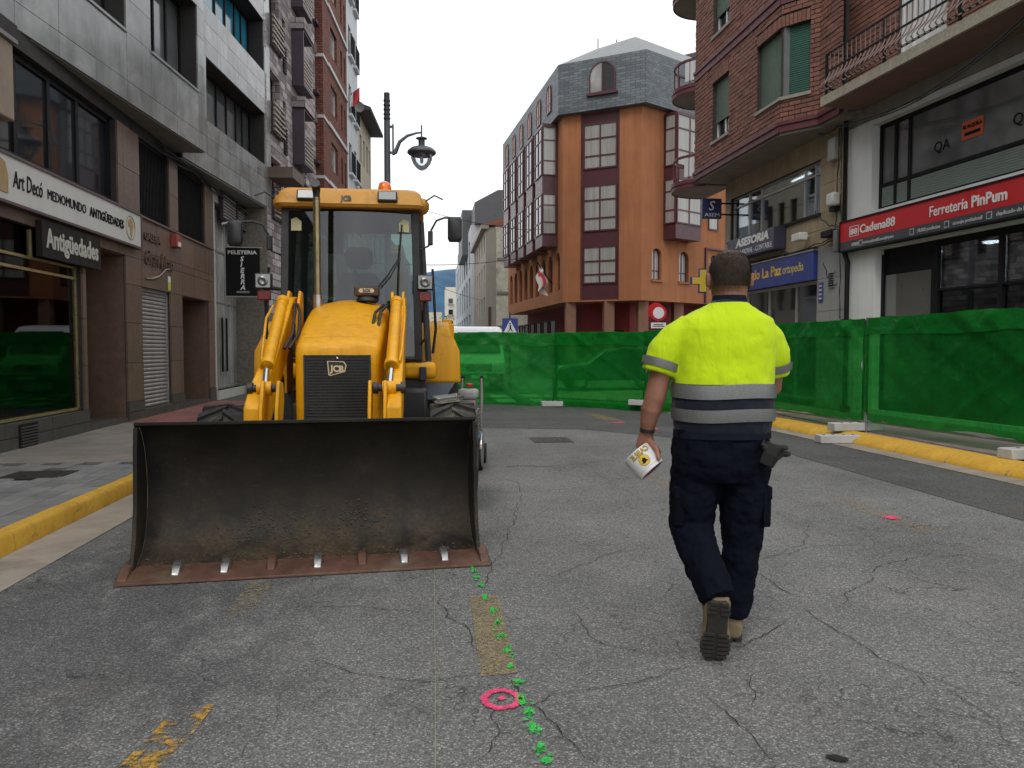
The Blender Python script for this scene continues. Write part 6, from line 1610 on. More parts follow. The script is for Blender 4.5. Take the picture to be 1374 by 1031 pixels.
for s_ in (-1, 1):
    b = MB(); b.prism([(-.85, .98), (-.42, 1.30), (.25, 1.37), (.28, .98)], s_ * .852, s_ * .862, 'y'); b.build('side_window', MATS['car_glass'], cr_)
    b = MB(); b.prism([(.36, .98), (.34, 1.37), (1.1, 1.32), (1.5, 1.0)], s_ * .852, s_ * .862, 'y'); b.build('side_window', MATS['car_glass'], cr_)
    for x in (-1.3, 1.3): car_wheel(cr_, x, s_ * .74, axis='y')
    b = MB(); b.cbox((-1.95, s_ * .6, .72), (.12, .3, .14)); b.build('headlight', MATS['lamp_glass'], cr_, bevel=.02)
    b = MB(); b.cbox((1.93, s_ * .62, .82), (.1, .26, .16)); b.build('tail_light', MATS['sign_red'], cr_, bevel=.02)

# ------------------------------------------------------------------ backhoe loader
def yellow():
    t = NT('machine_yellow')
    n = t.noise(2.2, 5, .6)
    c = t.ramp(n, [(.3, (.74, .335, .003)), (.7, (.84, .405, .005))])
    g = t.noise(7, 8, .72)
    c = t.mix(t.ramp(g, [(.56, 0), (.78, .65)]), c, (.20, .115, .03))
    sp = t.noise(60, 3, .6)
    c = t.mix(t.ramp(sp, [(.66, 0), (.73, .8)]), c, (.07, .045, .03))
    st = t.noise(1.0, 5, .6, t.mapped((14, 14, .6)))
    c = t.mix(.30, c, t.ramp(st, [(.35, .45), (.6, 1.0)]), 'MULTIPLY')
    t.set(col=c, rough=t.ramp(g, [(.3, .30), (.7, .55)]), spec=.35)
    MATS['machine_yellow'] = t.mat
yellow()
def bucket_steel():
    t = NT('bucket_steel')
    n = t.noise(2.4, 7, .68)
    c = t.ramp(n, [(.3, (.011, .009, .0072)), (.6, (.023, .0188, .0145)), (.8, (.055, .040, .027))])
    sz = t.new('ShaderNodeSeparateXYZ'); t.link(t.tc(), sz.inputs[0])
    r_ = t.noise(5, 8, .72)
    # earth stuck low in the bowl
    k = t.math('MULTIPLY', t.ramp(sz.outputs[2], [(.06, 1.0), (.50, .0)]), t.ramp(r_, [(.38, 0), (.60, 1)]))
    c = t.mix(t.math('MULTIPLY', k, .75), c, t.ramp(t.noise(45, 4, .7), [(.3, (.035, .025, .015)), (.7, (.115, .083, .048))]))
    pk = t.voro(55); pm = t.math('MULTIPLY', t.ramp(pk, [(.08, 1), (.16, 0)]), t.ramp(t.noise(2.0, 4, .6), [(.52, 0), (.64, .8)]))
    c = t.mix(pm, c, (.16, .12, .075))
    sc_ = t.noise(1.0, 6, .7, t.mapped((2, 60, 60)))
    c = t.mix(t.ramp(sc_, [(.62, 0), (.8, .35)]), c, (.13, .12, .11))
    t.set(col=c, metal=.0, spec=.22, rough=t.ramp(n, [(.3, .45), (.7, .7)]))
    t.bump(r_, .22, .012)
    MATS['bucket_steel'] = t.mat
bucket_steel()
mat('rust_steel', (.115, .055, .036), .6, .3, 9, .4, 40, .005, metal=.3, dirt=(.16, .12, .08), dirt_scale=3)
mat('worn_steel', (.46, .45, .43), .32, .2, 12, metal=.9); mat('chrome', (.62, .63, .65), .12, .06, 4, metal=1.0)
mat('machine_black', (.022, .022, .023), .5, .25, 5, .15, 50, .004, dirt=(.055, .047, .037), dirt_lo=.5, dirt_hi=.9); mat('machine_grey', (.09, .105, .125), .5, .15, 4)
mat('tyre_dirty', (.028, .027, .026), .9, .3, 6, .4, 40, .006, dirt=(.12, .105, .085), dirt_scale=4, dirt_lo=.48, dirt_hi=.72)
mat('hose', (.014, .014, .015), .5, .2, 8); mat('seat_fabric', (.03, .034, .04), .85, .15, 20)
mat('brass_pipe', (.30, .235, .12), .35, .2, 6, metal=.85, streak=.3)
mat('badge_cream', (.62, .50, .30), .5, .1); mat('beacon_amber', (.85, .17, .01), .18, .08, 8, coat=.6)
glass_clear('cab_glass', (.29, .39, .36), .08); glass_opaque('lamp_lens', (.30, .31, .30), .2, .6, .3)
ML = thing('backhoe_loader', 'yellow backhoe loader facing the camera with its wide dark bucket down', 'loader', (-.735, 4.97, 0), R(.4))
Y_, K_ = MATS['machine_yellow'], MATS['machine_black']
# bucket
BM = TR(0, 0, 0, 0, 0, 5.2)
bp = [(0.0, .035), (.12, .055), (.25, .10), (.345, .185), (.405, .31), (.43, .46), (.42, .62), (.375, .76), (.31, .86), (.25, .915)]
def offs(P, d):
    o_ = []
    for i, p in enumerate(P):
        a = P[max(i - 1, 0)]; c = P[min(i + 1, len(P) - 1)]; tx, ty = c[0] - a[0], c[1] - a[1]; L = math.hypot(tx, ty); o_.append((p[0] + ty / L * d, p[1] - tx / L * d))
    return o_
back = offs(bp, .022)
b = MB(BM); rings = []
for i in range(25):
    x = -1.055 + 2.11 * i / 24; rings.append([(x, p[0] + .004 * noise.noise((x * 2, p[1] * 3, 0)), p[1]) for p in bp] + [(x, p[0], p[1]) for p in back[::-1]])
b.loft(rings); bk_ = b.build('bucket', MATS['bucket_steel'], ML, smooth=35)
for s_ in (-1, 1):
    b = MB(BM); b.prism(bp + [(.21, .905), (.19, .78), (.18, .62), (.165, .42), (.12, .22), (.04, .06)], s_ * 1.055, s_ * 1.08, 'x'); b.build('side_plate', MATS['bucket_steel'], bk_, bevel=.004)
    b = MB(BM); b.prism([(-.10, .0), (.16, .012), (.16, .09), (.02, .085), (-.09, .035)], s_ * 1.06 - (.0 if s_ > 0 else .06), s_ * 1.06 + (.06 if s_ > 0 else .0), 'x'); b.build('corner_tooth', MATS['rust_steel'], bk_, bevel=.008)
b = MB(BM); b.prism([(-.115, .003), (.12, .022), (.12, .060), (-.02, .046), (-.112, .018)], -1.125, 1.125, 'x'); b.build('cutting_edge', MATS['rust_steel'], bk_, bevel=.004)
b = MB(BM); b.prism([(.22, .915), (.28, .905), (.285, .93), (.22, .94)], -1.08, 1.08, 'x'); b.build('top_lip', MATS['bucket_steel'], bk_, bevel=.006)
for i, x in enumerate((-.80, -.52, -.245, .035, .31, .575, .835)):
    m_ = MATS['worn_steel'] if i in (0, 1, 3, 5, 6) else MATS['rust_steel']
    b = MB(BM @ TR(x, 0, 0)); b.loft([[(-.024, -.055, .030), (.024, -.055, .030), (.020, -.055, .044), (-.020, -.055, .044)], [(-.030, -.01, .04), (.030, -.01, .04), (.026, -.012, .078), (-.026, -.012, .078)], [(-.030, .07, .05), (.030, .07, .05), (.024, .068, .098), (-.024, .068, .098)], [(-.026, .13, .055), (.026, .13, .055), (.02, .125, .085), (-.02, .125, .085)]])
    b.build('wear_clip', m_, bk_, bevel=.006)
cl = MB(BM)
rr = random.Random(5)
for i in range(260):
    x = rr.gauss(-.28, .16) if i < 150 else rr.gauss(.28, .10); t_ = min(max(rr.gauss(3.1 if i < 150 else 3.6, .5), .5), 6)
    k = int(t_); f_ = t_ - k; p = (bp[k][0] + (bp[k + 1][0] - bp[k][0]) * f_, bp[k][1] + (bp[k + 1][1] - bp[k][1]) * f_)
    s_ = rr.uniform(.003, .009); cl.add([(x - s_, p[0] - .004, p[1]), (x + s_, p[0] - .004, p[1] + s_ * .3), (x, p[0] - .004 - s_, p[1] + s_ * .4), (x, p[0], p[1] + s_ * 1.2), (x, p[0], p[1] - s_)], [(0, 2, 3), (2, 1, 3), (0, 4, 2), (4, 1, 2)])
for i in range(160):
    x = rr.uniform(-1.05, 1.05); y = rr.uniform(.1, .2); s_ = rr.uniform(.003, .010); z = .055 + (y - .1) * .3
    cl.add([(x - s_, y, z), (x + s_, y - s_, z), (x, y + s_, z), (x, y, z + s_)], [(0, 1, 3), (1, 2, 3), (2, 0, 3)])
cl.build('soil_crumbs', mat('soil', (.10, .072, .042), .95, .3, 30), bk_, kind='stuff')
# loader arms, levers, rams
for s_ in (-1, 1):
    cx = .44 * s_ - .01
    arm = [(2.52, 1.88), (2.56, 1.70), (1.75, 1.22), (1.10, .80), (.92, .28), (.82, .18), (.70, .28), (.70, .62), (.72, .98), (.92, 1.12), (1.35, 1.30), (2.3, 1.86)]
    b = MB(); b.prism(arm, cx + .005 * s_, cx + .115 * s_, 'x'); b.build('loader_arm', Y_, ML, bevel=.012)
    lever = [(.80, 1.17), (.94, 1.15), (.98, 1.02), (.86, .78), (.76, .70), (.70, .76), (.70, .95)]
    for k in (-.055, .055):
        b = MB(); b.prism(lever, cx - .06 * s_ + k - .012, cx - .06 * s_ + k + .012, 'x'); b.build('tilt_lever', Y_, ML, bevel=.006)
    xb, xt = (-.49, -.545) if s_ < 0 else (.455, .465)
    T0, T1, T2 = (xt, 2.25, 1.83), (xb, 1.20, 1.26), ((-.445 if s_ < 0 else .452), .88, 1.11)
    b = MB(); b.tube([T0, T1], .048, 20); b.tube([Vector(T1).lerp(Vector(T0), .0), Vector(T1).lerp(Vector(T0), .05)], .058, 20); b.tube([Vector(T1).lerp(Vector(T0), .94), Vector(T1).lerp(Vector(T0), 1.0)], .056, 20)
    ram = b.build('hydraulic_ram', Y_, ML, smooth=40)
    b = MB(); b.tube([T1, T2], .024, 14); b.build('ram_rod', MATS['chrome'], ram, smooth=50)
    b = MB(); b.tube([(T2[0] - .05, T2[1], T2[2]), (T2[0] + .05, T2[1], T2[2])], .052, 16); b.build('ram_eye', Y_, ram, smooth=40)
    b = MB(); b.tube([(T2[0] - .12, T2[1], T2[2]), (T2[0] + .12, T2[1], T2[2])], .027, 12); b.build('pivot_pin', K_, ram, smooth=40)
    for k in (-.10, .10):
        b = MB(); b.tube([(T2[0] + k - .018, T2[1], T2[2]), (T2[0] + k + .018, T2[1], T2[2])], .045, 12); b.build('pin_boss', K_, ram, smooth=40)
    b = MB(); d_ = .075 * s_; b.tube([(xt + d_, 2.2, 1.78), (xt + d_ * 1.05, 1.9, 1.66), (xb + d_, 1.42, 1.38), (xb + d_ * .8, 1.3, 1.30)], .011, 6); b.build('steel_pipe', Y_, ram, smooth=50)
    for k in range(2):
        b = MB(); o_ = -.09 * s_ - .03 * s_ * k; b.tube([(xt + o_, 2.3, 1.80), (xt + o_ * 1.5, 2.05, 1.72), (xt + o_ * 1.7, 1.80, 1.52), (xt + o_ * 1.3, 1.62, 1.40)], .014, 7); b.build('hose', MATS['hose'], ML, smooth=60)
    # tower plates by the cab
    for k in (.02, .12):
        b = MB(); b.prism([(2.2, 1.0), (2.55, 1.0), (2.55, 1.92), (2.42, 1.93), (2.2, 1.7)], s_ * (.40 + k) - .012, s_ * (.40 + k) + .012, 'x'); b.build('tower_plate', Y_, ML, bevel=.006)
b = MB(); b.tube([(-.5, .85, .66), (.5, .85, .66)], .06, 14); b.build('cross_tube', Y_, ML, smooth=40)
# bonnet
def hood_ring(y, hw, zb, zt, rad, crown, n=6):
    P = [(-hw, y, zb)]
    for i in range(n + 1):
        a = PI - PI / 2 * i / n; P.append((-hw + rad + rad * math.cos(a), y, zt - rad + rad * math.sin(a)))
    for i in range(1, 6):
        f = i / 6; P.append((-hw + rad + (2 * hw - 2 * rad) * f, y, zt + crown * math.sin(PI * f)))
    for i in range(n + 1):
        a = PI / 2 - PI / 2 * i / n; P.append((hw - rad + rad * math.cos(a), y, zt - rad + rad * math.sin(a)))
    P.append((hw, y, zb)); return P
cxh = .02
b = MB(TR(cxh, 0, 0)); R_ = [hood_ring(1.40, .30, .74, 1.385, .055, .004), hood_ring(1.415, .322, .72, 1.425, .07, .006), hood_ring(1.46, .335, .70, 1.448, .075, .01), hood_ring(1.58, .345, .70, 1.487, .08, .014)]
b.loft(R_); fm_ = b.build('bonnet_front', Y_, ML, smooth=40)
b = MB(TR(cxh, 0, 0)); R_ = [hood_ring(1.588, .343, .95, 1.49, .08, .014), hood_ring(1.75, .352, .97, 1.555, .085, .02), hood_ring(1.95, .358, 1.0, 1.63, .09, .026), hood_ring(2.2, .362, 1.02, 1.715, .10, .03), hood_ring(2.45, .365, 1.05, 1.79, .11, .034), hood_ring(2.72, .365, 1.05, 1.83, .12, .036)]
b.loft(R_); b.build('bonnet', Y_, ML, smooth=40)
b = MB(); b.box(-.33, .37, 1.62, 2.75, .70, 1.06); b.build('engine_side', K_, ML)
b = MB(TR(cxh, 0, 0)); b.box(-.252, .252, 1.392, 1.402, .80, 1.338); gr = b.build('grille', mat('grille_dark', (.018, .019, .018), .6, .25, 6, dirt=(.045, .042, .035)), ML, bevel=.004)
for i in range(22):
    z = .815 + i * .0236
    b = MB(TR(cxh, 0, 0)); b.box(-.244, .244, 1.384, 1.391, z, z + .011); b.build('grille_bar', MATS['grille_dark'], gr)
for q in ((-.264, -.250, .79, 1.35), (.250, .264, .79, 1.35)):
    b = MB(TR(cxh, 0, 0)); b.box(q[0], q[1], 1.386, 1.40, q[2], q[3]); b.build('grille_frame', K_, gr)
for z in (.788, 1.336):
    b = MB(TR(cxh, 0, 0)); b.box(-.250, .250, 1.386, 1.40, z, z + .013); b.build('grille_frame', K_, gr)
b = MB(TR(cxh, 1.385, 1.322, 90)); b.lathe([(.011, -.004), (.011, .008), (.004, .011)], 10); b.build('grille_lock', MATS['chrome'], gr, smooth=40)
# badge on the grille and letters on the roof
BG = [(-.075, .052), (.058, .048), (.078, .018), (.066, -.036), (-.052, -.068), (-.066, -.058)]
BL = TR(cxh - .003, 1.378, 1.250)
b = MB(BL); b.prism(BG, 0, .006, 'y'); bd = b.build('badge', K_, ML)
b = MB(BL); L = len(BG); V = [(x, -.001, z) for x, z in BG] + [(x * .88, -.001, z * .88) for x, z in BG]
b.add(V, [(i, (i + 1) % L, L + (i + 1) % L, L + i) for i in range(L)]); b.build('badge_rim', MATS['badge_cream'], bd)
put_text('JCB', .070, 'badge_cream', bd, BL @ TR(-.054, -.003, -.030, 90, 0, 0) @ Matrix.Rotation(R(-4), 4, 'Z'), bold=.0035, ext=.001, fit=.110, shear=-.08)
# chassis, axle, tanks
b = MB(); b.box(-.36, .36, 1.5, 5.3, .48, .96); b.build('chassis', K_, ML, bevel=.02)
b = MB(); b.tube([(-.80, 1.95, .47), (.80, 1.95, .47)], .09, 12); b.box(-.2, .2, 1.8, 2.1, .36, .60); b.build('front_axle', K_, ML, smooth=40)
b = MB(); b.tube([(-.80, 4.55, .74), (.80, 4.55, .74)], .14, 12); b.build('rear_axle', K_, ML, smooth=40)
b = MB(); b.box(.42, .74, 2.35, 3.5, .50, 1.02); b.build('fuel_tank', K_, ML, bevel=.03)
b = MB(); b.box(-.74, -.42, 2.35, 3.5, .50, 1.02); b.build('battery_box', K_, ML, bevel=.03)
b = MB(); b.box(.60, .82, 2.5, 3.2, .42, .46); b.box(.62, .66, 2.6, 2.64, .46, .8); b.build('step', MATS['machine_grey'], ML)
# wheels
def big_wheel(x, y, r, w, lug, nl, name='wheel'):
    s_ = 1 if x > 0 else -1; M_ = TR(x, y, r, 0, 90, 0)
    b = MB(M_); b.lathe([(r * .50, -w * .40), (r * .56, -w * .47), (r * .80, -w * .52), (r * .90, -w * .47), (r - lug, -w * .40), (r - lug * .7, 0), (r - lug, w * .40), (r * .90, w * .47), (r * .80, w * .52), (r * .56, w * .47), (r * .50, w * .40)], 40, cap=False)
    for k in range(nl):
        for sd_ in (-1, 1):
            a = 2 * PI * (k + (.5 if sd_ > 0 else 0)) / nl; ca = 2 * PI / nl
            def P(rad, ang, zz): return (rad * math.cos(ang), rad * math.sin(ang), zz)
            tw = ca * .34; r0 = r - lug * 1.15
            za, zb_ = -.02 * sd_ * w, .50 * sd_ * w
            a1 = a + ca * .85
            V = [P(r0, a - tw / 2, za), P(r0, a + tw / 2, za), P(r0 * .97, a1 + tw * .7, zb_), P(r0 * .97, a1 - tw * .7, zb_), P(r, a - tw * .38, za), P(r, a + tw * .38, za), P(r * .972, a1 + tw * .55, zb_ * .97), P(r * .972, a1 - tw * .55, zb_ * .97)]
            F_ = [(4, 5, 6, 7), (0, 1, 5, 4), (1, 2, 6, 5), (2, 3, 7, 6), (3, 0, 4, 7)]
            if sd_ < 0: F_ = [f_[::-1] for f_ in F_]
            b.add(V, F_)
    wl_ = b.build(name, MATS['tyre_dirty'], ML, smooth=35)
    b = MB(M_); b.lathe([(.03, -w * .30), (r * .44, -w * .36), (r * .52, -w * .44), (r * .52, w * .44), (r * .44, w * .36), (.03, w * .30)], 28); b.build('rim', mat('rim_cream', (.42, .36, .24), .55, .15), wl_, smooth=30)
for s_ in (-1, 1):
    big_wheel(s_ * .955 + .0, 1.96, .465, .40, .045, 15)
    big_wheel(s_ * .86, 4.55, .745, .46, .055, 17)
# rear fenders with grey skirts
for s_ in (-1, 1):
    F = [(3.72, 1.02), (3.72, 1.38), (3.80, 1.60), (3.95, 1.70), (4.9, 1.70), (5.15, 1.35), (5.10, 1.30), (4.85, 1.60), (4.0, 1.60), (3.86, 1.52), (3.82, 1.02)]
    b = MB(); V0 = .62 * s_; 
    P0 = [(V0, y, z) for y, z in F]; P1 = [(s_ * (1.12 if z < 1.5 else 1.0), y, z) for y, z in F]; L = len(F)
    fs = [[i, (i + 1) % L, L + (i + 1) % L, L + i] for i in range(L)] + [list(range(L))[::-1], list(range(L, 2 * L))]
    if s_ < 0: fs = [f_[::-1] for f_ in fs]
    b.add(P0 + P1, fs); b.build('rear_fender', Y_, ML, bevel=.03, seg=3)
    b = MB(); b.loft([[(.66 * s_, 3.70, .84), (.93 * s_, 3.70, .84), (.93 * s_, 3.80, .84), (.66 * s_, 3.80, .84)], [(.68 * s_, 3.735, 1.03), (1.06 * s_, 3.735, 1.03), (1.06 * s_, 3.81, 1.03), (.68 * s_, 3.81, 1.03)]]); b.build('fender_skirt', MATS['machine_grey'], ML)
    b = MB(); b.box(.50 * s_, .84 * s_, 2.86, 3.70, 1.10, 1.26); b.build('sill_panel', Y_, ML, bevel=.05, seg=3)
    b = MB(); b.cbox((s_ * .70, 2.85, 1.15), (.07, .06, .14)); b.build('door_catch', K_, ML, bevel=.01)
# cab: floor, pillars, glass, roof
def pillar(P, Q, r=.04, m=None, nm='pillar'):
    b = MB(); b.tube([P, Q], (r * 1.0), 4, M=None); o_ = b.build(nm, m or K_, ML, bevel=.006); return o_
zr = 2.78
FP = {s_: ((s_ * .66 + .0, 2.92, 1.28), (s_ * .63, 2.96, zr)) for s_ in (-1, 1)}
for s_ in (-1, 1):
    pillar(*FP[s_], .05); pillar((s_ * .76, 3.68, 1.18), (s_ * .68, 3.72, zr), .045); pillar((s_ * .70, 4.42, 1.45), (s_ * .64, 4.36, zr), .05)
    b = MB(); b.tube([(s_ * .66, 2.92, 1.28), (s_ * .75, 3.3, 1.22), (s_ * .76, 3.68, 1.20)], .03, 6); b.build('door_sill', K_, ML)
    g_ = MB(); g_.add([(s_ * .665, 2.94, 1.30), (s_ * .762, 3.66, 1.22), (s_ * .685, 3.70, zr - .02), (s_ * .635, 2.98, zr - .02)], [(0, 1, 2, 3)]); g_.build('door_glass', MATS['cab_glass'], ML)
    g_ = MB(); g_.add([(s_ * .76, 3.70, 1.62), (s_ * .705, 4.40, 1.62), (s_ * .645, 4.34, zr - .02), (s_ * .685, 3.74, zr - .02)], [(0, 1, 2, 3)]); g_.build('side_glass', MATS['cab_glass'], ML)
    b = MB(); b.tube([(s_ * .80, 3.0, 1.35), (s_ * .83, 2.98, 1.6), (s_ * .80, 2.98, 2.2)], .014, 6); b.build('grab_rail', K_, ML, smooth=60)
g_ = MB(); nW = 10
g_.grid(lambda a, c: ((-.655 + 1.31 * a) * (1 - .04 * c), 2.90 - .05 * math.sin(PI * a) + .05 * c, 1.32 + (zr - 1.34) * c), nW, 6); g_.build('windscreen', MATS['cab_glass'], ML, smooth=80)
g_ = MB(); g_.add([(-.69, 4.43, 1.55), (.69, 4.43, 1.55), (.63, 4.37, zr - .02), (-.63, 4.37, zr - .02)], [(0, 1, 2, 3)]); g_.build('rear_glass', MATS['cab_glass'], ML)
b = MB(); b.tube([(-.66, 2.93, 1.30), (0, 2.87, 1.30), (.66, 2.93, 1.30)], .035, 6); b.build('screen_sill', K_, ML)
b = MB(); b.box(-.72, .72, 2.95, 4.45, 1.02, 1.12); b.build('cab_floor', K_, ML)
b = MB(); b.box(-.70, .70, 4.38, 4.46, 1.1, 1.6); b.build('cab_back', K_, ML)
b = MB(); b.box(-.645, .645, 2.93, 4.40, zr - .035, zr - .01); b.build('headlining', mat('lining', (.05, .052, .055), .9, .1), ML)
# roof: rounded slab with a sloping visor, pods at the rear corners
def roof_ring(z, x, y0, y1, r_, n=5):
    P = []
    for cx_, cy_, a0 in ((x - r_, y0 + r_, -90), (x - r_, y1 - r_, 0), (-x + r_, y1 - r_, 90), (-x + r_, y0 + r_, 180)):
        for i in range(n + 1):
            a = R(a0 + 90 * i / n); P.append((cx_ + r_ * math.cos(a), cy_ + r_ * math.sin(a), z))
    return P
b = MB(); b.loft([roof_ring(zr - .01, .70, 2.80, 4.55, .10), roof_ring(zr + .02, .715, 2.78, 4.57, .10), roof_ring(zr + .15, .685, 2.86, 4.54, .10), roof_ring(zr + .185, .655, 2.90, 4.50, .12), roof_ring(zr + .20, .56, 3.0, 4.40, .12)]); rf = b.build('roof', mat('roof_yellow_shaded', (.52, .245, .03), .5, .12, 2.5, dirt=(.16, .10, .04), dirt_scale=5, dirt_lo=.55, dirt_hi=.8), ML, smooth=40)  # machine yellow browned to paint in the overhang's shade, plus real dirt
for s_ in (-1, 1):
    b = MB(TR(s_ * .70, 3.10, zr + .06, 0, 0, 0, (.075, .14, .085))); b.lathe([(.02, -1), (.6, -.8), (.95, -.3), (.95, .3), (.6, .8), (.02, 1)], 14); b.build('roof_pod', MATS['roof_yellow_shaded'], ML, smooth=70)
    b = MB(); b.tube([(s_ * .74, 3.0, zr + .10), (s_ * .82, 2.92, zr + .14), (s_ * .90, 2.85, zr + .09)], .008, 5); b.build('aerial_wire', K_, ML)
put_text('JCB', .085, K_, rf, TR(-.085, 2.79, zr + .045, 69, 0, 0), bold=.004, ext=.001, fit=.105)
for x in (-.40, .365):
    M_ = TR(x, 2.815, zr + .085, -20, 0, 0)
    b = MB(M_); b.box(-.095, .095, -.045, .03, -.055, .055); wl_ = b.build('roof_lamp', K_, ML, bevel=.012)
    b = MB(M_); b.box(-.082, .082, -.050, -.045, -.042, .042); b.build('lens', MATS['lamp_lens'], wl_, bevel=.002)
# work lamps, indicators, mirrors
for s_, x in ((-1, -.80), (1, .725)):
    b = MB(); b.box(x - .078, x + .078, 2.68, 2.76, 1.965, 2.115); wl_ = b.build('work_lamp', K_, ML, bevel=.012)
    b = MB(); b.box(x - .066, x + .066, 2.673, 2.68, 1.978, 2.102); b.build('lens', MATS['lamp_lens'], wl_, bevel=.002)
    b = MB(TR(x, 2.672, 2.04, 90)); b.lathe([(.05, 0), (.045, .004), (.03, .008), (.025, .003)], 18); b.build('reflector', mat('dull_chrome', (.22, .22, .22), .35, .1, metal=.8), wl_, smooth=50)
    b = MB(); b.box(x - .06, x + .06, 2.70, 2.76, 1.86, 1.955); b.build('indicator', mat('indicator_red', (.16, .018, .012), .3, .1), wl_, bevel=.01)
    b = MB(); b.tube([(x, 2.76, 1.98), (s_ * .68, 2.92, 1.98)], .018, 6); b.tube([(x, 2.78, 2.0), (x, 2.80, 1.5), (s_ * .66, 2.94, 1.42)], .014, 6); b.build('lamp_bracket', K_, ML)
    mx, mz = (-1.09, 2.53) if s_ < 0 else (1.02, 2.60)
    b = MB(); b.tube([(s_ * .66, 2.95, mz - .22), (s_ * .76, 2.93, mz - .18), (s_ * .79, 2.92, mz - .02), (s_ * .84, 2.91, mz + .07), (s_ * .92, 2.90, mz + .10), (mx, 2.88, mz + .09)], .011, 7); b.build('mirror_arm', K_, ML, smooth=60)
    b = MB(); b.cbox((s_ * .78, 2.93, mz - .1), (.05, .06, .14)); b.build('mirror_mount', K_, ML, bevel=.01)
    b = MB(); b.loft([[(mx + .07 * u * k, 2.86 + dy, mz - .02 + .125 * v * k) for u, v in ((-.75, -1), (.75, -1), (1, -.75), (1, .75), (.75, 1), (-.75, 1), (-1, .75), (-1, -.75))] for dy, k in ((-.035, .80), (-.015, .98), (.01, 1.0), (.02, .96))]); mr_ = b.build('mirror', K_, ML, smooth=50)
    b = MB(); b.box(mx - .055, mx + .055, 2.881, 2.884, mz - .11, mz + .08); b.build('mirror_glass', MATS['chrome'], mr_)
# exhaust, beacon, badge box, wipers
b = MB(); b.tube([(-.275, 2.52, 1.78), (-.275, 2.52, 2.80)], .034, 16); ex = b.build('exhaust', MATS['brass_pipe'], ML, smooth=50)
b = MB(); b.tube([(-.275, 2.52, 1.76), (-.275, 2.52, 1.90)], .042, 16); b.build('exhaust_collar', MATS['worn_steel'], ex, smooth=50)
b = MB(); b.tube([(-.275, 2.52, 2.78), (-.275, 2.52, 2.86), (-.275, 2.50, 2.895), (-.275, 2.45, 2.92)], [.036, .037, .04, .043], 14); b.build('exhaust_tip', K_, ex, smooth=50)
b = MB(TR(.32, 3.22, zr + .17)); b.lathe([(.075, 0), (.075, .03), (.065, .032)], 18); bc = b.build('beacon_base', K_, ML, smooth=40)
b = MB(TR(.32, 3.22, zr + .20)); b.lathe([(.066, 0), (.068, .06), (.055, .11), (.02, .13)], 18); b.build('beacon', MATS['beacon_amber'], bc, smooth=50)
b = MB(); b.box(.06, .29, 2.53, 2.66, 1.895, 1.985); bb = b.build('badge_box', mat('box_brown', (.06, .032, .018), .5, .15), ML, bevel=.012)
b = MB(TR(.175, 2.6, 1.85)); b.lathe([(.10, 0), (.10, .02), (.07, .045)], 16); b.build('badge_foot', K_, bb, smooth=50)
b = MB(); b.prism([(.115, 1.925), (.235, 1.925), (.25, 1.945), (.235, 1.965), (.115, 1.965), (.10, 1.945)], 2.522, 2.529, 'y'); b.build('badge_plate', MATS['badge_cream'], bb)
put_text('2CX', .036, K_, bb, TR(.140, 2.519, 1.932, 90), bold=.002, ext=.0008, fit=.075)
for k in (0, .035):
    b = MB(); b.tube([(.26 + k, 2.83, 2.00), (.36 + k, 2.835, 2.12), (.47 + k * .4, 2.85, 2.29)], .007, 5); b.build('wiper_arm', K_, ML)
b = MB(); b.tube([(.455, 2.84, 1.72), (.475, 2.85, 2.3), (.50, 2.87, 2.62)], .009, 5); b.build('wiper_blade', K_, ML)
for s_ in (-1, 1):
    b = MB(); b.add([(s_ * .47, 2.895, 2.55), (s_ * .57, 2.905, 2.55), (s_ * .57, 2.91, 2.66), (s_ * .52, 2.908, 2.68), (s_ * .47, 2.905, 2.64)], [(0, 1, 2, 3, 4)]); b.build('screen_sticker', mat('sticker', (.42, .40, .22), .6), ML)
# inside the cab
b = MB(); b.loft([[(-.24 + .02, 3.62 + dy, z) if False else (x * k, 3.78 + dy, z) for x in (-.25, -.22, .22, .25)] + [(x * k, 3.78 + dy + .14, z) for x in (.25, .22, -.22, -.25)] for z, k, dy in ((1.50, 1.0, 0), (1.62, 1.02, .0), (1.90, 1.0, .04), (2.18, .86, .09), (2.24, .7, .11))]); st = b.build('seat_back', MATS['seat_fabric'], ML, bevel=.04, seg=3)
b = MB(); b.box(-.25, .25, 3.35, 3.92, 1.38, 1.54); b.build('seat_cushion', MATS['seat_fabric'], ML, bevel=.05, seg=3)
b = MB(); b.box(-.2, .2, 3.45, 3.85, 1.1, 1.38); b.build('seat_base', K_, ML)
b = MB(); b.loft([[(x, 3.90 + dy, z) for x, z in ((-.10, 2.28), (.10, 2.28), (.15, 2.34), (.15, 2.46), (.10, 2.52), (-.10, 2.52), (-.15, 2.46), (-.15, 2.34))] for dy in (-.05, .05)]); b.build('headrest', MATS['seat_fabric'], st, bevel=.02)
b = MB(TR(-.02, 3.20, 1.80, 62)); P = [(.19 * math.cos(2 * PI * i / 28), .19 * math.sin(2 * PI * i / 28), 0) for i in range(29)]; b.tube(P, .015, 8); b.tube([(-.19, 0, 0), (.19, 0, 0)], .012, 6); b.tube([(0, 0, 0), (0, -.19, 0)], .012, 6); b.build('steering_wheel', K_, ML, smooth=60)
b = MB(); b.tube([(-.02, 3.20, 1.80), (-.02, 3.05, 1.35)], .04, 10); b.build('steering_column', K_, ML)
b = MB(); b.box(-.30, .26, 2.98, 3.14, 1.12, 1.62); b.build('dashboard', K_, ML, bevel=.04)
b = MB(); b.box(.34, .60, 3.1, 3.9, 1.12, 1.62); b.build('side_console', K_, ML, bevel=.03)
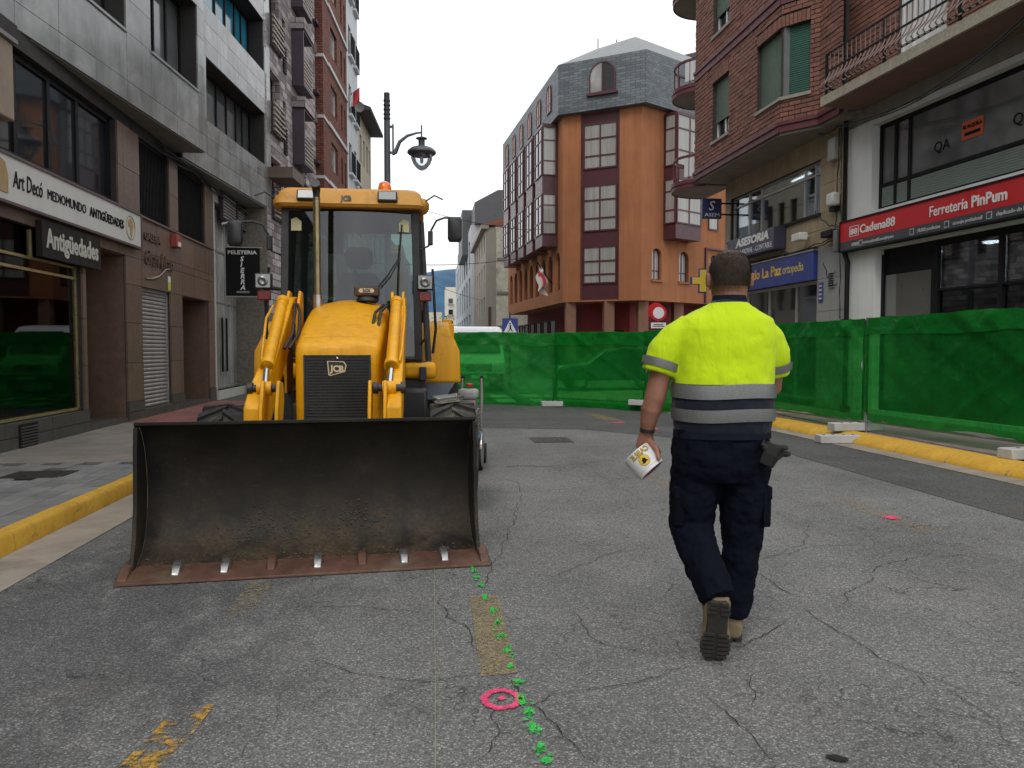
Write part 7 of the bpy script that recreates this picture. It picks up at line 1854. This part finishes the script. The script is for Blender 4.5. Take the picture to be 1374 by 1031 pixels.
for k in range(3):
    b = MB(); b.tube([(.42 + .06 * k, 3.3 + .05 * k, 1.6), (.43 + .06 * k, 3.28, 1.82)], .01, 6); b.tube([(.43 + .06 * k, 3.28, 1.80), (.43 + .06 * k, 3.28, 1.86)], .022, 8); b.build('lever', K_, ML, smooth=60)
b = MB(); b.cbox((-.16, 2.99, 2.44), (.17, .03, .20)); b.build('inner_mirror', K_, ML, bevel=.03)
# rear: kingpost, boom, dipper, stabilisers
b = MB(); b.box(-1.08, 1.08, 5.12, 5.34, .62, 1.05); b.build('rear_frame', Y_, ML, bevel=.01)
b = MB(); b.box(.10, .50, 5.32, 5.62, .55, 1.25); b.build('kingpost', Y_, ML, bevel=.02)
b = MB(TR(.36, 0, 0)); b.prism([(5.30, 1.0), (5.55, .95), (5.72, 1.6), (5.66, 2.25), (5.30, 2.72), (5.14, 2.62), (5.40, 2.10), (5.42, 1.6)], -.07, .09, 'x'); b.build('boom', mat('boom_ochre', (.56, .33, .07), .5, .15, 3, dirt=(.2, .13, .06)), ML, bevel=.015)
b = MB(TR(.36, 0, 0)); b.prism([(5.18, 2.68), (5.32, 2.60), (5.95, 1.5), (6.0, .85), (5.86, .85), (5.78, 1.45)], -.06, .08, 'x'); b.build('dipper', Y_, ML, bevel=.012)
b = MB(TR(.36, 0, 0)); b.prism([(5.80, .90), (6.05, .90), (6.25, .55), (6.1, .25), (5.8, .2), (5.72, .3), (6.0, .4), (5.98, .6), (5.82, .72)], -.22, .24, 'x'); b.build('digging_bucket', MATS['bucket_steel'], ML, bevel=.008)
b = MB(); b.tube([(.36, 5.5, 1.2), (.36, 5.75, 2.3)], .05, 12); b.build('boom_ram', Y_, ML, smooth=50)
for s_ in (-1, 1):
    b = MB(); b.box(s_ * .92, s_ * 1.10, 5.14, 5.34, .25, 1.72); b.box(s_ * .95, s_ * 1.07, 5.16, 5.32, 1.72, 1.78); b.build('stabiliser', Y_, ML, bevel=.012)
    b = MB(); b.box(s_ * .85, s_ * 1.17, 5.05, 5.43, .16, .25); b.build('stabiliser_pad', K_, ML)
b = MB(); b.loft([[(x * k, y * k, z) for x, y in ((-.13, -.09), (.13, -.09), (.13, .09), (-.13, .09))] for z, k in ((0, .85), (.05, 1.0), (.055, .9), (.01, .78))], M=TR(0, 0, 0))
tr_ = tag(b.build('plastic_tray', glass_clear('clear_plastic', (.75, .74, .68), .12, .2), bevel=.01), 'clear plastic tray lying on top of the loader right front tyre', 'tray')
tr_.location = (.17, 6.93, .932); tr_.rotation_euler = (R(3), R(-6), R(15))

# asphalt saw beside the rear wheel
SW = thing('asphalt_saw', 'small petrol asphalt saw with white tank standing by the loader rear wheel', 'saw', (.46, 9.3, 0), R(172))
b = MB(); b.box(-.16, .16, -.45, .45, .30, .38); b.build('chassis', mat('saw_blue', (.10, .20, .27), .5, .15), SW, bevel=.02)
b = MB(); b.box(-.13, .12, -.2, .2, .38, .68)
for i in range(6): b.box(-.145, -.13, -.18, .18, .42 + i * .04, .44 + i * .04)
b.build('engine', mat('engine_grey', (.22, .20, .18), .5, .2), SW, bevel=.01)
b = MB(); b.box(-.13, .12, -.15, .15, .80, .92); b.build('fuel_tank', mat('tank_grey', (.36, .35, .33), .6, .15), SW, bevel=.04)
b = MB(TR(-.02, -.02, .95)); b.lathe([(.04, 0), (.045, .02), (.035, .035)], 12); b.build('fuel_cap', MATS['sign_red'], SW, smooth=40)
b = MB(); b.box(-.11, .10, -.14, .14, .68, .80); b.build('air_filter', MATS['engine_grey'], SW, bevel=.02)
b = MB(); b.tube([(-.13, -.42, .38), (-.13, -.55, .8), (-.12, -.62, 1.02)], .018, 8); b.tube([(.13, -.42, .38), (.13, -.55, .8), (.12, -.62, 1.02)], .018, 8); b.build('handle', MATS['engine_grey'], SW, smooth=50)
for x in (-.12, .12):
    b = MB(); b.tube([(x, -.62, .98), (x, -.68, 1.04)], .024, 8); b.build('grip', MATS['frame_black'], SW, smooth=50)
b = MB(); b.box(.17, .24, -.3, .35, .34, .78); b.build('water_tank', MATS['saw_blue'], SW, bevel=.02)
b = MB(TR(-.20, .35, .24, 0, 90, 0)); b.lathe([(.02, -.005), (.2, -.004), (.2, .004), (.02, .005)], 28); b.build('blade', MATS['worn_steel'], SW)
for x in (-.17, .17):
    for y in (-.3, .3):
        b = MB(TR(x, y, .12, 0, 90, 0)); b.lathe([(.03, -.03), (.12, -.03), (.12, .03), (.03, .03)], 18); b.build('wheel', MATS['rubber'], SW)
b = MB()
for x in (-.1, .1):
    for y in (-.3, .3): b.box(x - .02, x + .02, y - .02, y + .02, .12, .31)
b.build('wheel_bracket', MATS['engine_grey'], SW)

# ------------------------------------------------------------------ the worker, walking away
def skin_mat():
    t = NT('skin')
    n = t.noise(9, 6, .6)
    c = t.ramp(n, [(.3, (.23, .098, .062)), (.7, (.33, .155, .105))])
    v = t.noise(160, 3, .6)
    c = t.mix(.25, c, t.ramp(v, [(.3, .7), (.7, 1.25)]), 'MULTIPLY')
    t.set(col=c, rough=.5, spec=.4); t.b.inputs['Subsurface Weight'].default_value = .08; t.b.inputs['Subsurface Radius'].default_value = (.01, .004, .002)
    t.bump(v, .15, .002); MATS['skin'] = t.mat
skin_mat()
def cloth(name, col, rough=.85, weave=700, var=.10, sheen=.0, fold=.0, fs=9):
    t = NT(name)
    n = t.noise(7, 5, .6)
    c = t.ramp(n, [(.3, mul(col, 1 - var)), (.7, mul(col, 1 + var))])
    t.set(col=c, rough=rough, spec=.12, sheen=sheen)
    if fold: t.bump(t.noise(fs, 3, .5, t.mapped((1, 1, .55)), 1.0), fold, .02)
    t.bump(t.noise(weave, 2), .25, .001)
    MATS[name] = t.mat
    return t.mat
cloth('trouser_navy', (.0028, .0038, .0100), fold=.35, fs=10); cloth('shirt_navy', (.008, .010, .020), fold=.35)
def hiviz():
    t = NT('hiviz_shirt')
    sz = t.new('ShaderNodeSeparateXYZ'); t.link(t.tc(), sz.inputs[0])
    wob = t.math('MULTIPLY', t.math('SUBTRACT', t.noise(4, 2), .5), .015)
    z = t.math('ADD', sz.outputs[2], wob)
    n = t.noise(5, 4)
    yel = t.ramp(n, [(.3, (.47, .64, .003)), (.7, (.53, .71, .005))])
    c = t.mix(t.math('GREATER_THAN', z, 1.238), (.008, .010, .020), yel)
    c = t.mix(t.math('GREATER_THAN', z, 1.615), c, (.010, .016, .024))
    t.set(col=c, rough=.8, spec=.25, sheen=.1)
    t.bump(t.noise(7, 4, .5, t.mapped((1.3, 1, .45)), 1.6), .6, .022); t.bump(t.noise(600, 2), .25, .001)
    MATS['hiviz_shirt'] = t.mat
hiviz()
def reflective():
    t = NT('reflective_tape')
    v = t.noise(420, 2)
    c = t.ramp(v, [(.35, (.10, .105, .10)), (.6, (.20, .205, .20))])
    t.set(col=c, rough=.45, metal=.25, spec=.5); MATS['reflective_tape'] = t.mat
reflective()
def hair_mat():
    t = NT('hair')
    n = t.noise(1.0, 5, .7, t.mapped((260, 260, 60))); m = t.noise(7, 4)
    c = t.ramp(n, [(.35, (.018, .013, .010)), (.55, (.07, .05, .038)), (.7, (.20, .165, .14))])
    c = t.mix(t.ramp(m, [(.4, 0), (.7, .35)]), c, (.10, .065, .05))
    t.set(col=c, rough=.75, spec=.25); t.bump(n, .8, .004); MATS['hair'] = t.mat
hair_mat()
mat('boot_tan', (.20, .145, .085), .8, .2, 9, .3, 60, .004, dirt=(.10, .075, .05), dirt_scale=7, dirt_lo=.5, dirt_hi=.8)
mat('sole_dark', (.030, .025, .021), .85, .25, 12, .5, 50, .005, dirt=(.09, .07, .05), dirt_scale=8, dirt_lo=.5, dirt_hi=.75)
mat('glove_black', (.018, .018, .017), .85, .2, 14, .4, 80, .003)

WK = thing('person', 'worker in yellow high visibility polo and navy trousers walking away', 'person', (1.375, 3.56, 0), R(-8))
def remesh(o, v, it=4, f=.5):
    m_ = o.modifiers.new('remesh', 'REMESH'); m_.mode = 'VOXEL'; m_.voxel_size = v; m_.use_smooth_shade = True
    if it:
        s_ = o.modifiers.new('smooth', 'SMOOTH'); s_.iterations = it; s_.factor = f
    return o
def sring(cx, cy, z, a, bb, n=32, e=2.4, tilt=0.0, bk=0.0):
    P = []
    for i in range(n):
        t = 2 * PI * i / n; c, s_ = math.cos(t), math.sin(t)
        x = a * math.copysign(abs(c) ** (2 / e), c); y = bb * math.copysign(abs(s_) ** (2 / e), s_)
        P.append((cx + x, cy + y, z + tilt * x))
    return P
TS = [  # cx, cy, z, half width, half depth
    (.002, .00, 1.000, .205, .150), (.002, .0, 1.012, .222, .162), (.004, .0, 1.07, .230, .170), (.004, .0, 1.13, .234, .172), (.006, .005, 1.20, .233, .168), (.008, .01, 1.28, .232, .160),
    (.010, .015, 1.36, .236, .152), (.012, .02, 1.43, .243, .146), (.015, .025, 1.49, .238, .136), (.020, .032, 1.54, .218, .120), (.026, .04, 1.575, .160, .100), (.034, .045, 1.605, .105, .085), (.040, .05, 1.630, .078, .074)]
def torso_at(z, off=0.0, n=48):
    for p, q in zip(TS, TS[1:]):
        if p[2] <= z <= q[2]:
            f = (z - p[2]) / (q[2] - p[2]); v = [p[i] + (q[i] - p[i]) * f for i in range(5)]
            return sring(v[0], v[1], z, v[3] + off, v[4] + off, n)
# skin: head, neck, trunk, arms and hands as one surface
b = MB()
HX, HY = .046, .075
hd = [(.055, 1.60, .052, .058, .0), (.055, 1.64, .064, .070, .002), (.05, 1.665, .070, .083, .012), (.048, 1.695, .074, .094, .012), (HX, 1.73, .0775, .099, .008), (HX, 1.765, .079, .100, .004), (HX, 1.798, .0745, .094, .0), (HX, 1.825, .0645, .082, -.002), (HX, 1.845, .049, .062, -.004), (HX, 1.858, .029, .037, -.004), (HX, 1.864, .010, .013, -.004)]
hd = [(x, z, a * 1.16, d * 1.12, dy) for x, z, a, d, dy in hd]
b.loft([sring(x, HY + dy, z, a, d, 24, 2.15) for x, z, a, d, dy in hd])
b.tube([(.040, .045, 1.52), (.044, .055, 1.60), (.046, .065, 1.68)], [(.078, .075), (.074, .07), (.072, .072)], 20)
for s_ in (-1, 1):       # ears
    b.loft([[(HX + s_ * (.094 + .018 * w_), HY - .005 + dx, 1.728 + dz) for dx, dz in ((-.014, -.030), (.006, -.034), (.018, -.008), (.018, .020), (.002, .034), (-.018, .028), (-.022, .0))] for w_ in (-.5, .3, 1.0)])
b.tube([(HX, HY + .095, 1.755), (HX, HY + .112, 1.728), (HX, HY + .104, 1.715)], [.010, .016, .012], 10)       # nose
b.tube([(HX - .025, HY + .088, 1.683), (HX, HY + .096, 1.682), (HX + .025, HY + .088, 1.683)], .008, 8)          # lips
b.tube([(HX, HY + .06, 1.650), (HX, HY + .085, 1.648)], [.03, .022], 10)                                            # chin
b.loft([sring(c[0], c[1], c[2], c[3] - .02, c[4] - .02) for c in TS])
LE, LW = (-.312, .005, 1.165), (-.345, .035, 1.003)
b.tube([(-.16, .02, 1.46), (-.225, .012, 1.40), (-.283, .005, 1.30), LE, (-.330, .012, 1.11), (-.340, .024, 1.05), LW], [.045, .050, .054, .050, .050, .040, .031], 18)
RE, RW = (.262, .100, 1.215), (.155, .310, 1.255)
b.tube([(.16, .03, 1.46), (.222, .04, 1.40), (.256, .068, 1.29), RE, (.245, .15, 1.225), (.22, .22, 1.245), RW], [.045, .050, .052, .048, .047, .040, .030], 18)
# left hand over the tape roll
pm = (-.352, .045, .945)
b.tube([LW, (-.348, .040, .985), pm, (-.362, .050, .915)], [(.032, .026), (.036, .026), (.042, .022), (.040, .018)], 14, ref=(0, 1, 0))
FN = [(-.022, .000, 1.0), (-.008, .0, 1.06), (.008, .0, 1.0), (.022, .0, .84)]
RC = Vector((-.362, .012, .862)); RA = Vector((.64, -.30, -.70)).normalized(); RR = .073
ry = RA.cross(Vector((0, 0, 1))).normalized(); rx = ry.cross(RA).normalized()      # ring frame of the roll: rx points up and outward
if rx.z < 0: rx, ry = -rx, -ry
def on_roll(ang, t, r_): return RC + RA * t + (rx * math.cos(ang) + ry * math.sin(ang)) * r_
def hand_on_roll():
    sg = -1 if ry.x < 0 else 1          # the side of the roll that lies outward (left)
    for k in range(4):
        t = -.052 + .022 * k; L = (.95, 1.05, 1.0, .85)[k]
        A = [on_roll(sg * a * L, t, RR + d) for a, d in ((.25, .016), (.75, .014), (1.25, .0115), (1.65, .010), (1.95, .009))]
        b.tube([Vector(pm) + RA * t * .7 + Vector((-.005, .0, -.01))] + A, [.013, .0115, .0105, .0098, .009, .0075], 10)
    A = [on_roll(-sg * a, t_, RR + d) for a, t_, d in ((.05, .0, .018), (.25, .02, .015), (.42, .038, .012), (.5, .05, .009))]
    b.tube([Vector(pm) + Vector((.018, -.012, .012))] + A, [.017, .014, .0125, .011, .008], 10)
hand_on_roll()
# right hand, half closed in front of the chest
b.tube([RW, (.150, .335, 1.262), (.120, .375, 1.268)], [(.030, .022), (.040, .020), (.040, .017)], 14)
for k in range(4):
    o_ = -.03 + .02 * k; L = (.8, 1, 1.05, .9)[k]
    b.tube([(.122, .372, 1.268 + o_), (.10, .40, 1.270 + o_), (.085 , .405 + .012 * L, 1.268 + o_), (.065, .395 + .01 * L, 1.266 + o_), (.058, .375, 1.265 + o_)], [.0105, .010, .0095, .009, .0075], 10)
b.tube([(.140, .33, 1.285), (.115, .335, 1.305), (.090, .345, 1.310), (.075, .36, 1.305)], [.014, .0125, .011, .008], 10)
# legs under the cloth
HL, KL, AL = (-.105, .0, .93), (-.128, .03, .54), (-.068, -.215, .325)
HR, KR, AR = (.105, .01, .93), (.118, .03, .52), (.075, .045, .10)
b.tube([HL, (-.118, .02, .74), KL, (-.10, -.10, .41), AL], [.09, .08, .06, .055, .042], 14)
b.tube([HR, (.112, .03, .74), KR, (.10, .02, .34), AR], [.09, .08, .06, .052, .042], 14)
b.loft([sring(0, 0, z, a, d, 24) for z, a, d in ((.86, .15, .10), (.95, .19, .13), (1.03, .19, .13))])
body = remesh(b.build('body', MATS['skin'], WK), .0052, 3)
# hair cap, eyes, mask
b = MB(); HC = []
for x, z, a, d, dy in hd[3:]:
    HC.append(sring(x, HY + dy - .003, z + .004, a + .0035, d + .004, 36, 2.15))
for ring in HC[:3]:          # hair line: back and sides only, so pull the face side inside the skull
    for i, p in enumerate(ring):
        if p[1] > HY + .045: ring[i] = (HX + (p[0] - HX) * .80, HY + (p[1] - HY) * .80, p[2])
for i, p in enumerate(HC[0]): HC[0][i] = (HX + (p[0] - HX) * .955, HY + (p[1] - HY) * .955, p[2] - .004 + (.030 if p[1] > HY - .03 else .0))
b.loft(HC); h_ = b.build('hair', MATS['hair'], WK, smooth=80)
hs = MB(); rr = random.Random(3)
for i in range(9000):
    k = rr.random() ** .85; z = 1.680 + .168 * k; ang = rr.uniform(PI, 2 * PI) if rr.random() < .75 else rr.uniform(0, 2 * PI)
    for (x0, z0, a0, d0, y0), (x1, z1, a1, d1, y1) in zip(hd[2:], hd[3:]):
        if z0 <= z <= z1:
            f = (z - z0) / (z1 - z0); a = a0 + (a1 - a0) * f + .006; d = d0 + (d1 - d0) * f + .006; dy = y0 + (y1 - y0) * f
            p = Vector((HX + a * math.cos(ang), HY + dy - .004 + d * math.sin(ang), z + .004))
            if p.y > HY + .04 and z < 1.80: break
            nrm = (p - Vector((HX, HY, 1.745))).normalized(); L = rr.uniform(.004, .011); tip = p + nrm * L * .7 + Vector((rr.uniform(-.3, .3) * L, rr.uniform(-.3, .3) * L, -L * .6))
            sd_ = nrm.cross(Vector((rr.random(), rr.random(), 1))).normalized() * .0009
            hs.add([p - sd_, p + sd_, tip], [(0, 1, 2)]); break
hs.build('hair_stubble', MATS['hair'], h_, kind='stuff')
for s_ in (-1, 1):
    b = MB(TR(HX + s_ * .032, HY + .088, 1.748, 0, 0, 0, .012)); b.lathe([(.05, -1), (.7, -.7), (1, 0), (.7, .7), (.05, 1)], 12); b.build('eye', MATS['ink_white'], WK, smooth=70)
b = MB(); b.grid(lambda a, c: (HX + .072 * math.sin((a - .5) * 2.6), HY + .012 + .108 * math.cos((a - .5) * 2.3) + .012 * math.sin(PI * c), 1.655 + .075 * c), 14, 8); mk = b.build('face_mask', mat('mask_white', (.55, .56, .57), .8, .05), WK, smooth=70)
for s_ in (-1, 1):
    b = MB(); b.tube([(HX + s_ * .070, HY + .04, 1.662), (HX + s_ * .086, HY + .005, 1.690), (HX + s_ * .094, HY - .018, 1.735), (HX + s_ * .084, HY + .01, 1.755), (HX + s_ * .075, HY + .045, 1.728)], .0022, 5); b.build('mask_strap', MATS['mask_white'], mk)
# polo shirt: trunk and sleeves
b = MB(); b.loft([sring(*c[:2], c[2], c[3], c[4], 40) for c in TS])
SLL = ((-.150, .02, 1.515), (-.218, .015, 1.452), (-.268, .010, 1.385), (-.300, .004, 1.283))
SLR = ((.160, .028, 1.515), (.218, .028, 1.452), (.246, .050, 1.385), (.262, .085, 1.280))
b.tube(SLL, [.055, .074, .083, .082], 22, ref=(0, 1, 0)); b.tube(SLR, [.055, .074, .082, .080], 22, ref=(0, 1, 0))
sh = remesh(b.build('polo_shirt', MATS['hiviz_shirt'], WK), .0075, 14)
dt = bpy.data.textures.new('cloth_folds', 'CLOUDS'); dt.noise_scale = .085; dt.noise_depth = 2
dm = sh.modifiers.new('folds', 'DISPLACE'); dm.texture = dt; dm.strength = .013; dm.mid_level = .5; dm.texture_coords = 'LOCAL'
b = MB()
def band_loft(z0, z1, name, parent):
    b = MB(); rs = [torso_at(z0 + (z1 - z0) * i / 4, .0075 if i in (0, 4) else .0085, 64) for i in range(5)]
    rs = [[(p[0], p[1], p[2] + .004 * math.sin(p[0] * 14)) for p in r_] for r_ in rs]
    b.loft(rs, cap=False); return b.build(name, MATS['reflective_tape'], parent, smooth=80)
band_loft(1.172, 1.237, 'reflective_band', sh); band_loft(1.066, 1.124, 'reflective_band', sh)
for S, f0, f1 in ((SLL, .40, .75), (SLR, .40, .75)):
    p, q = Vector(S[2]), Vector(S[3]); b = MB(); rs = [p.lerp(q, f0 + (f1 - f0) * i / 3) for i in range(4)]
    b.tube(rs, [.0905, .0915, .0910, .0900], 30, cap=False, ref=(0, 1, 0)); b.build('reflective_band', MATS['reflective_tape'], sh, smooth=80)
b = MB(); CRG = [(.041, .052, 1.600, .088, .080), (.042, .054, 1.625, .0815, .077), (.043, .056, 1.648, .078, .076), (.043, .056, 1.652, .074, .072), (.042, .054, 1.630, .072, .070)]
b.loft([sring(x, y, z, a, d, 36, 2.1) for x, y, z, a, d in CRG], cap=False); b.build('collar', MATS['shirt_navy'], sh, smooth=70)
# trousers
b = MB()
b.loft([sring(.0, .005, z, a, d, 32, 2.5) for z, a, d in ((.78, .19, .13), (.84, .226, .155), (.90, .230, .160), (.96, .226, .158), (1.03, .214, .150))])
b.tube([(-.108, .01, .90), (-.116, .015, .80), (-.124, .025, .68), (-.130, .035, .58), (-.128, .015, .53), (-.112, -.06, .455), (-.088, -.15, .375), (-.062, -.235, .305), (-.054, -.258, .283)], [(.118, .12), (.120, .118), (.118, .112), (.106, .105), (.098, .100), (.094, .092), (.090, .086), (.085, .079), (.081, .074)], 24, ref=(1, 0, 0))
b.tube([(.108, .01, .90), (.112, .015, .80), (.112, .025, .68), (.112, .03, .58), (.112, .03, .50), (.104, .03, .38), (.092, .035, .26), (.080, .04, .15), (.078, .042, .118)], [(.118, .12), (.118, .118), (.114, .110), (.102, .103), (.091, .094), (.084, .087), (.077, .080), (.074, .077), (.071, .074)], 24, ref=(1, 0, 0))
tz = remesh(b.build('trousers', MATS['trouser_navy'], WK), .008, 4)
dt2 = bpy.data.textures.new('trouser_folds', 'CLOUDS'); dt2.noise_scale = .06; dt2.noise_depth = 3
dm = tz.modifiers.new('folds', 'DISPLACE'); dm.texture = dt2; dm.strength = .030; dm.mid_level = .5; dm.texture_coords = 'LOCAL'
for s_ in (-1, 1):
    b = MB(); b.loft([[(s_ * (.215 + .026 * w_), y * (1 - .12 * w_) + .02, z) for y, z in ((-.075, .565), (.075, .565), (.08, .72), (-.08, .72))] for w_ in (-1.2, .0, .35)], M=None)
    pk = remesh(b.build('cargo_pocket', MATS['trouser_navy'], tz), .006, 4)
    b = MB(); b.loft([[(s_ * (.214 + .036 * w_), y + .02, z) for y, z in ((-.085, .70), (.085, .70), (.082, .755), (-.082, .755))] for w_ in (-1.0, .0, .35)]); remesh(b.build('pocket_flap', MATS['trouser_navy'], tz), .005, 3)
b = MB(); b.loft([sring(.001, .003, z, a, d, 40, 2.5) for z, a, d in ((.985, .2255, .161), (1.02, .2225, .159))], cap=False); b.build('waistband', MATS['shirt_navy'], tz, smooth=70)
# boots: foot frame with x across, y towards the toe, z up from the sole
def boot(M_, nm_lab):
    b = MB(M_)
    rings = []
    for y, a, h, cx in ((-.062, .022, .085, 0), (-.055, .034, .098, 0), (-.02, .040, .108, 0), (.03, .040, .104, 0), (.08, .041, .090, .002), (.13, .047, .070, .004), (.17, .047, .060, .004), (.20, .040, .052, .004), (.222, .022, .040, .003)):
        P = []
        for i in range(18):
            t = 2 * PI * i / 18; c, s_ = math.cos(t), math.sin(t)
            P.append((cx + a * math.copysign(abs(c) ** .75, c), y, .018 + (h - .018) * (.5 + .5 * math.copysign(abs(s_) ** .7, s_))))
        rings.append(P)
    b.loft(rings)
    b.tube([(0, .0, .07), (0, -.006, .12), (0, .004, .185)], [(.046, .056), (.045, .054), (.047, .057)], 18, ref=(0, 1, 0))
    o_ = remesh(b.build('boot', MATS['boot_tan'], WK), .006, 4)
    b = MB(M_); out = [(-.022, -.058), (.022, -.058), (.034, -.03), (.032, .04), (.034, .09), (.045, .14), (.043, .185), (.030, .215), (.0, .228), (-.026, .215), (-.038, .185), (-.039, .14), (-.031, .09), (-.030, .04), (-.034, -.03)]
    b.prism(out, .008, .034, 'z'); so = b.build('sole', MATS['sole_dark'], o_, bevel=.006)
    b = MB(M_)
    for y0, y1, wd in ((-.060, -.046, .028), (-.040, -.026, .034), (-.020, -.006, .036), (.086, .098, .040), (.106, .118, .044), (.126, .138, .047), (.146, .158, .047), (.166, .178, .045), (.186, .198, .038), (.206, .218, .024)):
        b.box(-wd, -.006, y0, y1, .0, .009); b.box(.006, wd, y0 + .004, y1 + .004, .0, .009)
    b.build('tread', MATS['sole_dark'], so, kind='stuff')
    b = MB(M_)
    for k in range(4): b.tube([(-.03, .06 + .02 * k, .098 - .008 * k), (0, .065 + .02 * k, .106 - .009 * k), (.03, .06 + .02 * k, .098 - .008 * k)], .0035, 5)
    b.build('laces', MATS['sole_dark'], o_)
toe = Vector((-.078, -.245, .012))
LM = Matrix.Translation(toe) @ Euler((R(-74), 0, R(4))).to_matrix().to_4x4() @ Matrix.Rotation(R(9), 4, 'Y') @ Matrix.Diagonal((1.42, 1.10, 1.10, 1)) @ Matrix.Translation((0, -.205, 0))
boot(LM, 'l'); boot(TR(.078, .050, .002, 0, 0, -7, (1.15, 1.08, 1.05)), 'r')
# wristband, gloves, tape roll
b = MB(); b.tube([(-.3425, .031, 1.020), (-.3445, .034, 1.003)], [.0365, .0355], 20); b.build('wristband', MATS['glove_black'], WK, smooth=50)
MW = WK.matrix_basis if False else (Matrix.Translation(WK.location) @ Matrix.Rotation(R(-8), 4, 'Z'))
def as_world(o_): o_.location = WK.location; o_.rotation_euler = WK.rotation_euler
gl = thing('work_gloves', 'pair of black work gloves stuffed in the worker back pocket', 'gloves')
as_world(gl)
for k, (ox, oz, rz) in enumerate(((.182, .925, 20), (.200, .915, -15))):
    b = MB(TR(ox, -.150 + .02 * k, oz, 0, 0, 0)); b.tube([(-.02, 0, -.05), (0, -.012, 0), (.018, -.015, .045)], [(.028, .014), (.034, .018), (.036, .016)], 12, ref=(0, 1, 0))
    for j in range(4):
        a = R(-30 + 28 * j + rz); b.tube([(.016, -.016, .035 - .016 * j), (.045 * math.cos(a) + .016, -.020, .035 - .016 * j + .04 * math.sin(a)), (.066 * math.cos(a) + .014, -.010, .032 - .016 * j + .05 * math.sin(a))], [.012, .011, .008], 8)
    b.tube([(-.02, -.012, .02), (-.035, -.02, .045), (-.03, -.02, .065)], [.013, .011, .008], 8)
    remesh(b.build('glove', MATS['glove_black'], gl), .004, 2)
tp = thing('tape_roll', 'white roll of printed warning tape in the worker left hand', 'tape roll')
as_world(tp)
RM = Matrix(((rx.x, ry.x, RA.x, RC.x), (rx.y, ry.y, RA.y, RC.y), (rx.z, ry.z, RA.z, RC.z), (0, 0, 0, 1)))
if RM.to_3x3().determinant() < 0: RM = Matrix(((rx.x, -ry.x, RA.x, RC.x), (rx.y, -ry.y, RA.y, RC.y), (rx.z, -ry.z, RA.z, RC.z), (0, 0, 0, 1)))
b = MB(RM); b.lathe([(.056, -.057), (.070, -.057), (RR, -.054), (RR, .040), (RR - .002, .042), (RR - .001, .057), (.060, .057)], 48, cap=False); b.build('tape', mat('tape_white', (.66, .66, .64), .45, .04, 6), tp, smooth=40)
b = MB(RM); b.lathe([(.060, .056), (.050, .0565), (.040, .050), (.036, .050), (.036, -.050), (.056, -.057)], 40, cap=False); b.build('core', mat('tape_core', (.30, .10, .11), .8, .2, 12), tp, smooth=40)
# print wraps round the drum, facing the camera: angle found from the roll frame
vd = (Vector((-.10, -1.0, .25))).normalized(); e1 = Vector((RM[0][0], RM[1][0], RM[2][0])); e2 = Vector((RM[0][1], RM[1][1], RM[2][1]))
a0 = math.atan2(vd.dot(e2), vd.dot(e1))
def wrap(name, pts, m, r_=RR + .0012):
    n = len(pts); V = [(r_ * math.cos(a0 + s_ / RR), r_ * math.sin(a0 + s_ / RR), t) for s_, t in pts]
    return V
def disc(rad, m, nm, r_, cx=0, ct=0):
    b = MB(RM); n = 30; V = [((r_) * math.cos(a0 + cx / RR), r_ * math.sin(a0 + cx / RR), ct)]
    for ring in (.5, 1.0):
        for i in range(n):
            a = 2 * PI * i / n; s_ = cx + rad * ring * math.cos(a); V.append((r_ * math.cos(a0 + s_ / RR), r_ * math.sin(a0 + s_ / RR), ct + rad * ring * math.sin(a)))
    F_ = [(0, 1 + i, 1 + (i + 1) % n) for i in range(n)] + [(1 + i, 1 + n + i, 1 + n + (i + 1) % n, 1 + (i + 1) % n) for i in range(n)]
    b.add(V, F_); return b.build(nm, m, tp)
yl_ = mat('tape_yellow', (.62, .40, .02), .5, .05)
disc(.0275, MATS['ink_black'], 'emblem_rim', RR + .0008, 0, .004); disc(.0262, yl_, 'emblem_disc', RR + .0014, 0, .004)
EM = [(-.016, -.012), (-.004, -.010), (.004, -.014), (.017, -.010), (.010, -.002), (.013, .006), (.005, .006), (.002, .016), (-.004, .008), (-.010, .009), (-.008, .0)]
b = MB(RM); V = [((RR + .0022) * math.cos(a0 + s_ / RR), (RR + .0022) * math.sin(a0 + s_ / RR), .004 - t) for s_, t in EM]; b.add(V, [list(range(len(V)))]); b.build('emblem', MATS['ink_black'], tp)
def wrap_text(txt, size, s0, t0, m, r_, bold, flip):
    me = text_mesh(txt, size, ext=.0004, bold=bold).copy(); me.materials.append(m)
    for v in me.vertices:
        s_ = s0 + flip * v.co.x; t = t0 - flip * v.co.y * 1.0; q = RM @ Vector(((r_ + v.co.z) * math.cos(a0 + s_ / RR), (r_ + v.co.z) * math.sin(a0 + s_ / RR), t)); v.co = q
    link_obj('lettering', me, tp)
FLP = 1 if (e2 * math.cos(a0) - e1 * math.sin(a0)).z < 0 else -1
wrap_text('CABLE', .036, -.062 * FLP, -.024 if FLP > 0 else -.024, MATS['ink_black'], RR + .0008, .0018, FLP)
wrap_text('CABLE', .036, -.062 * FLP, -.024 if FLP > 0 else -.024, yl_, RR + .0016, .0002, FLP)
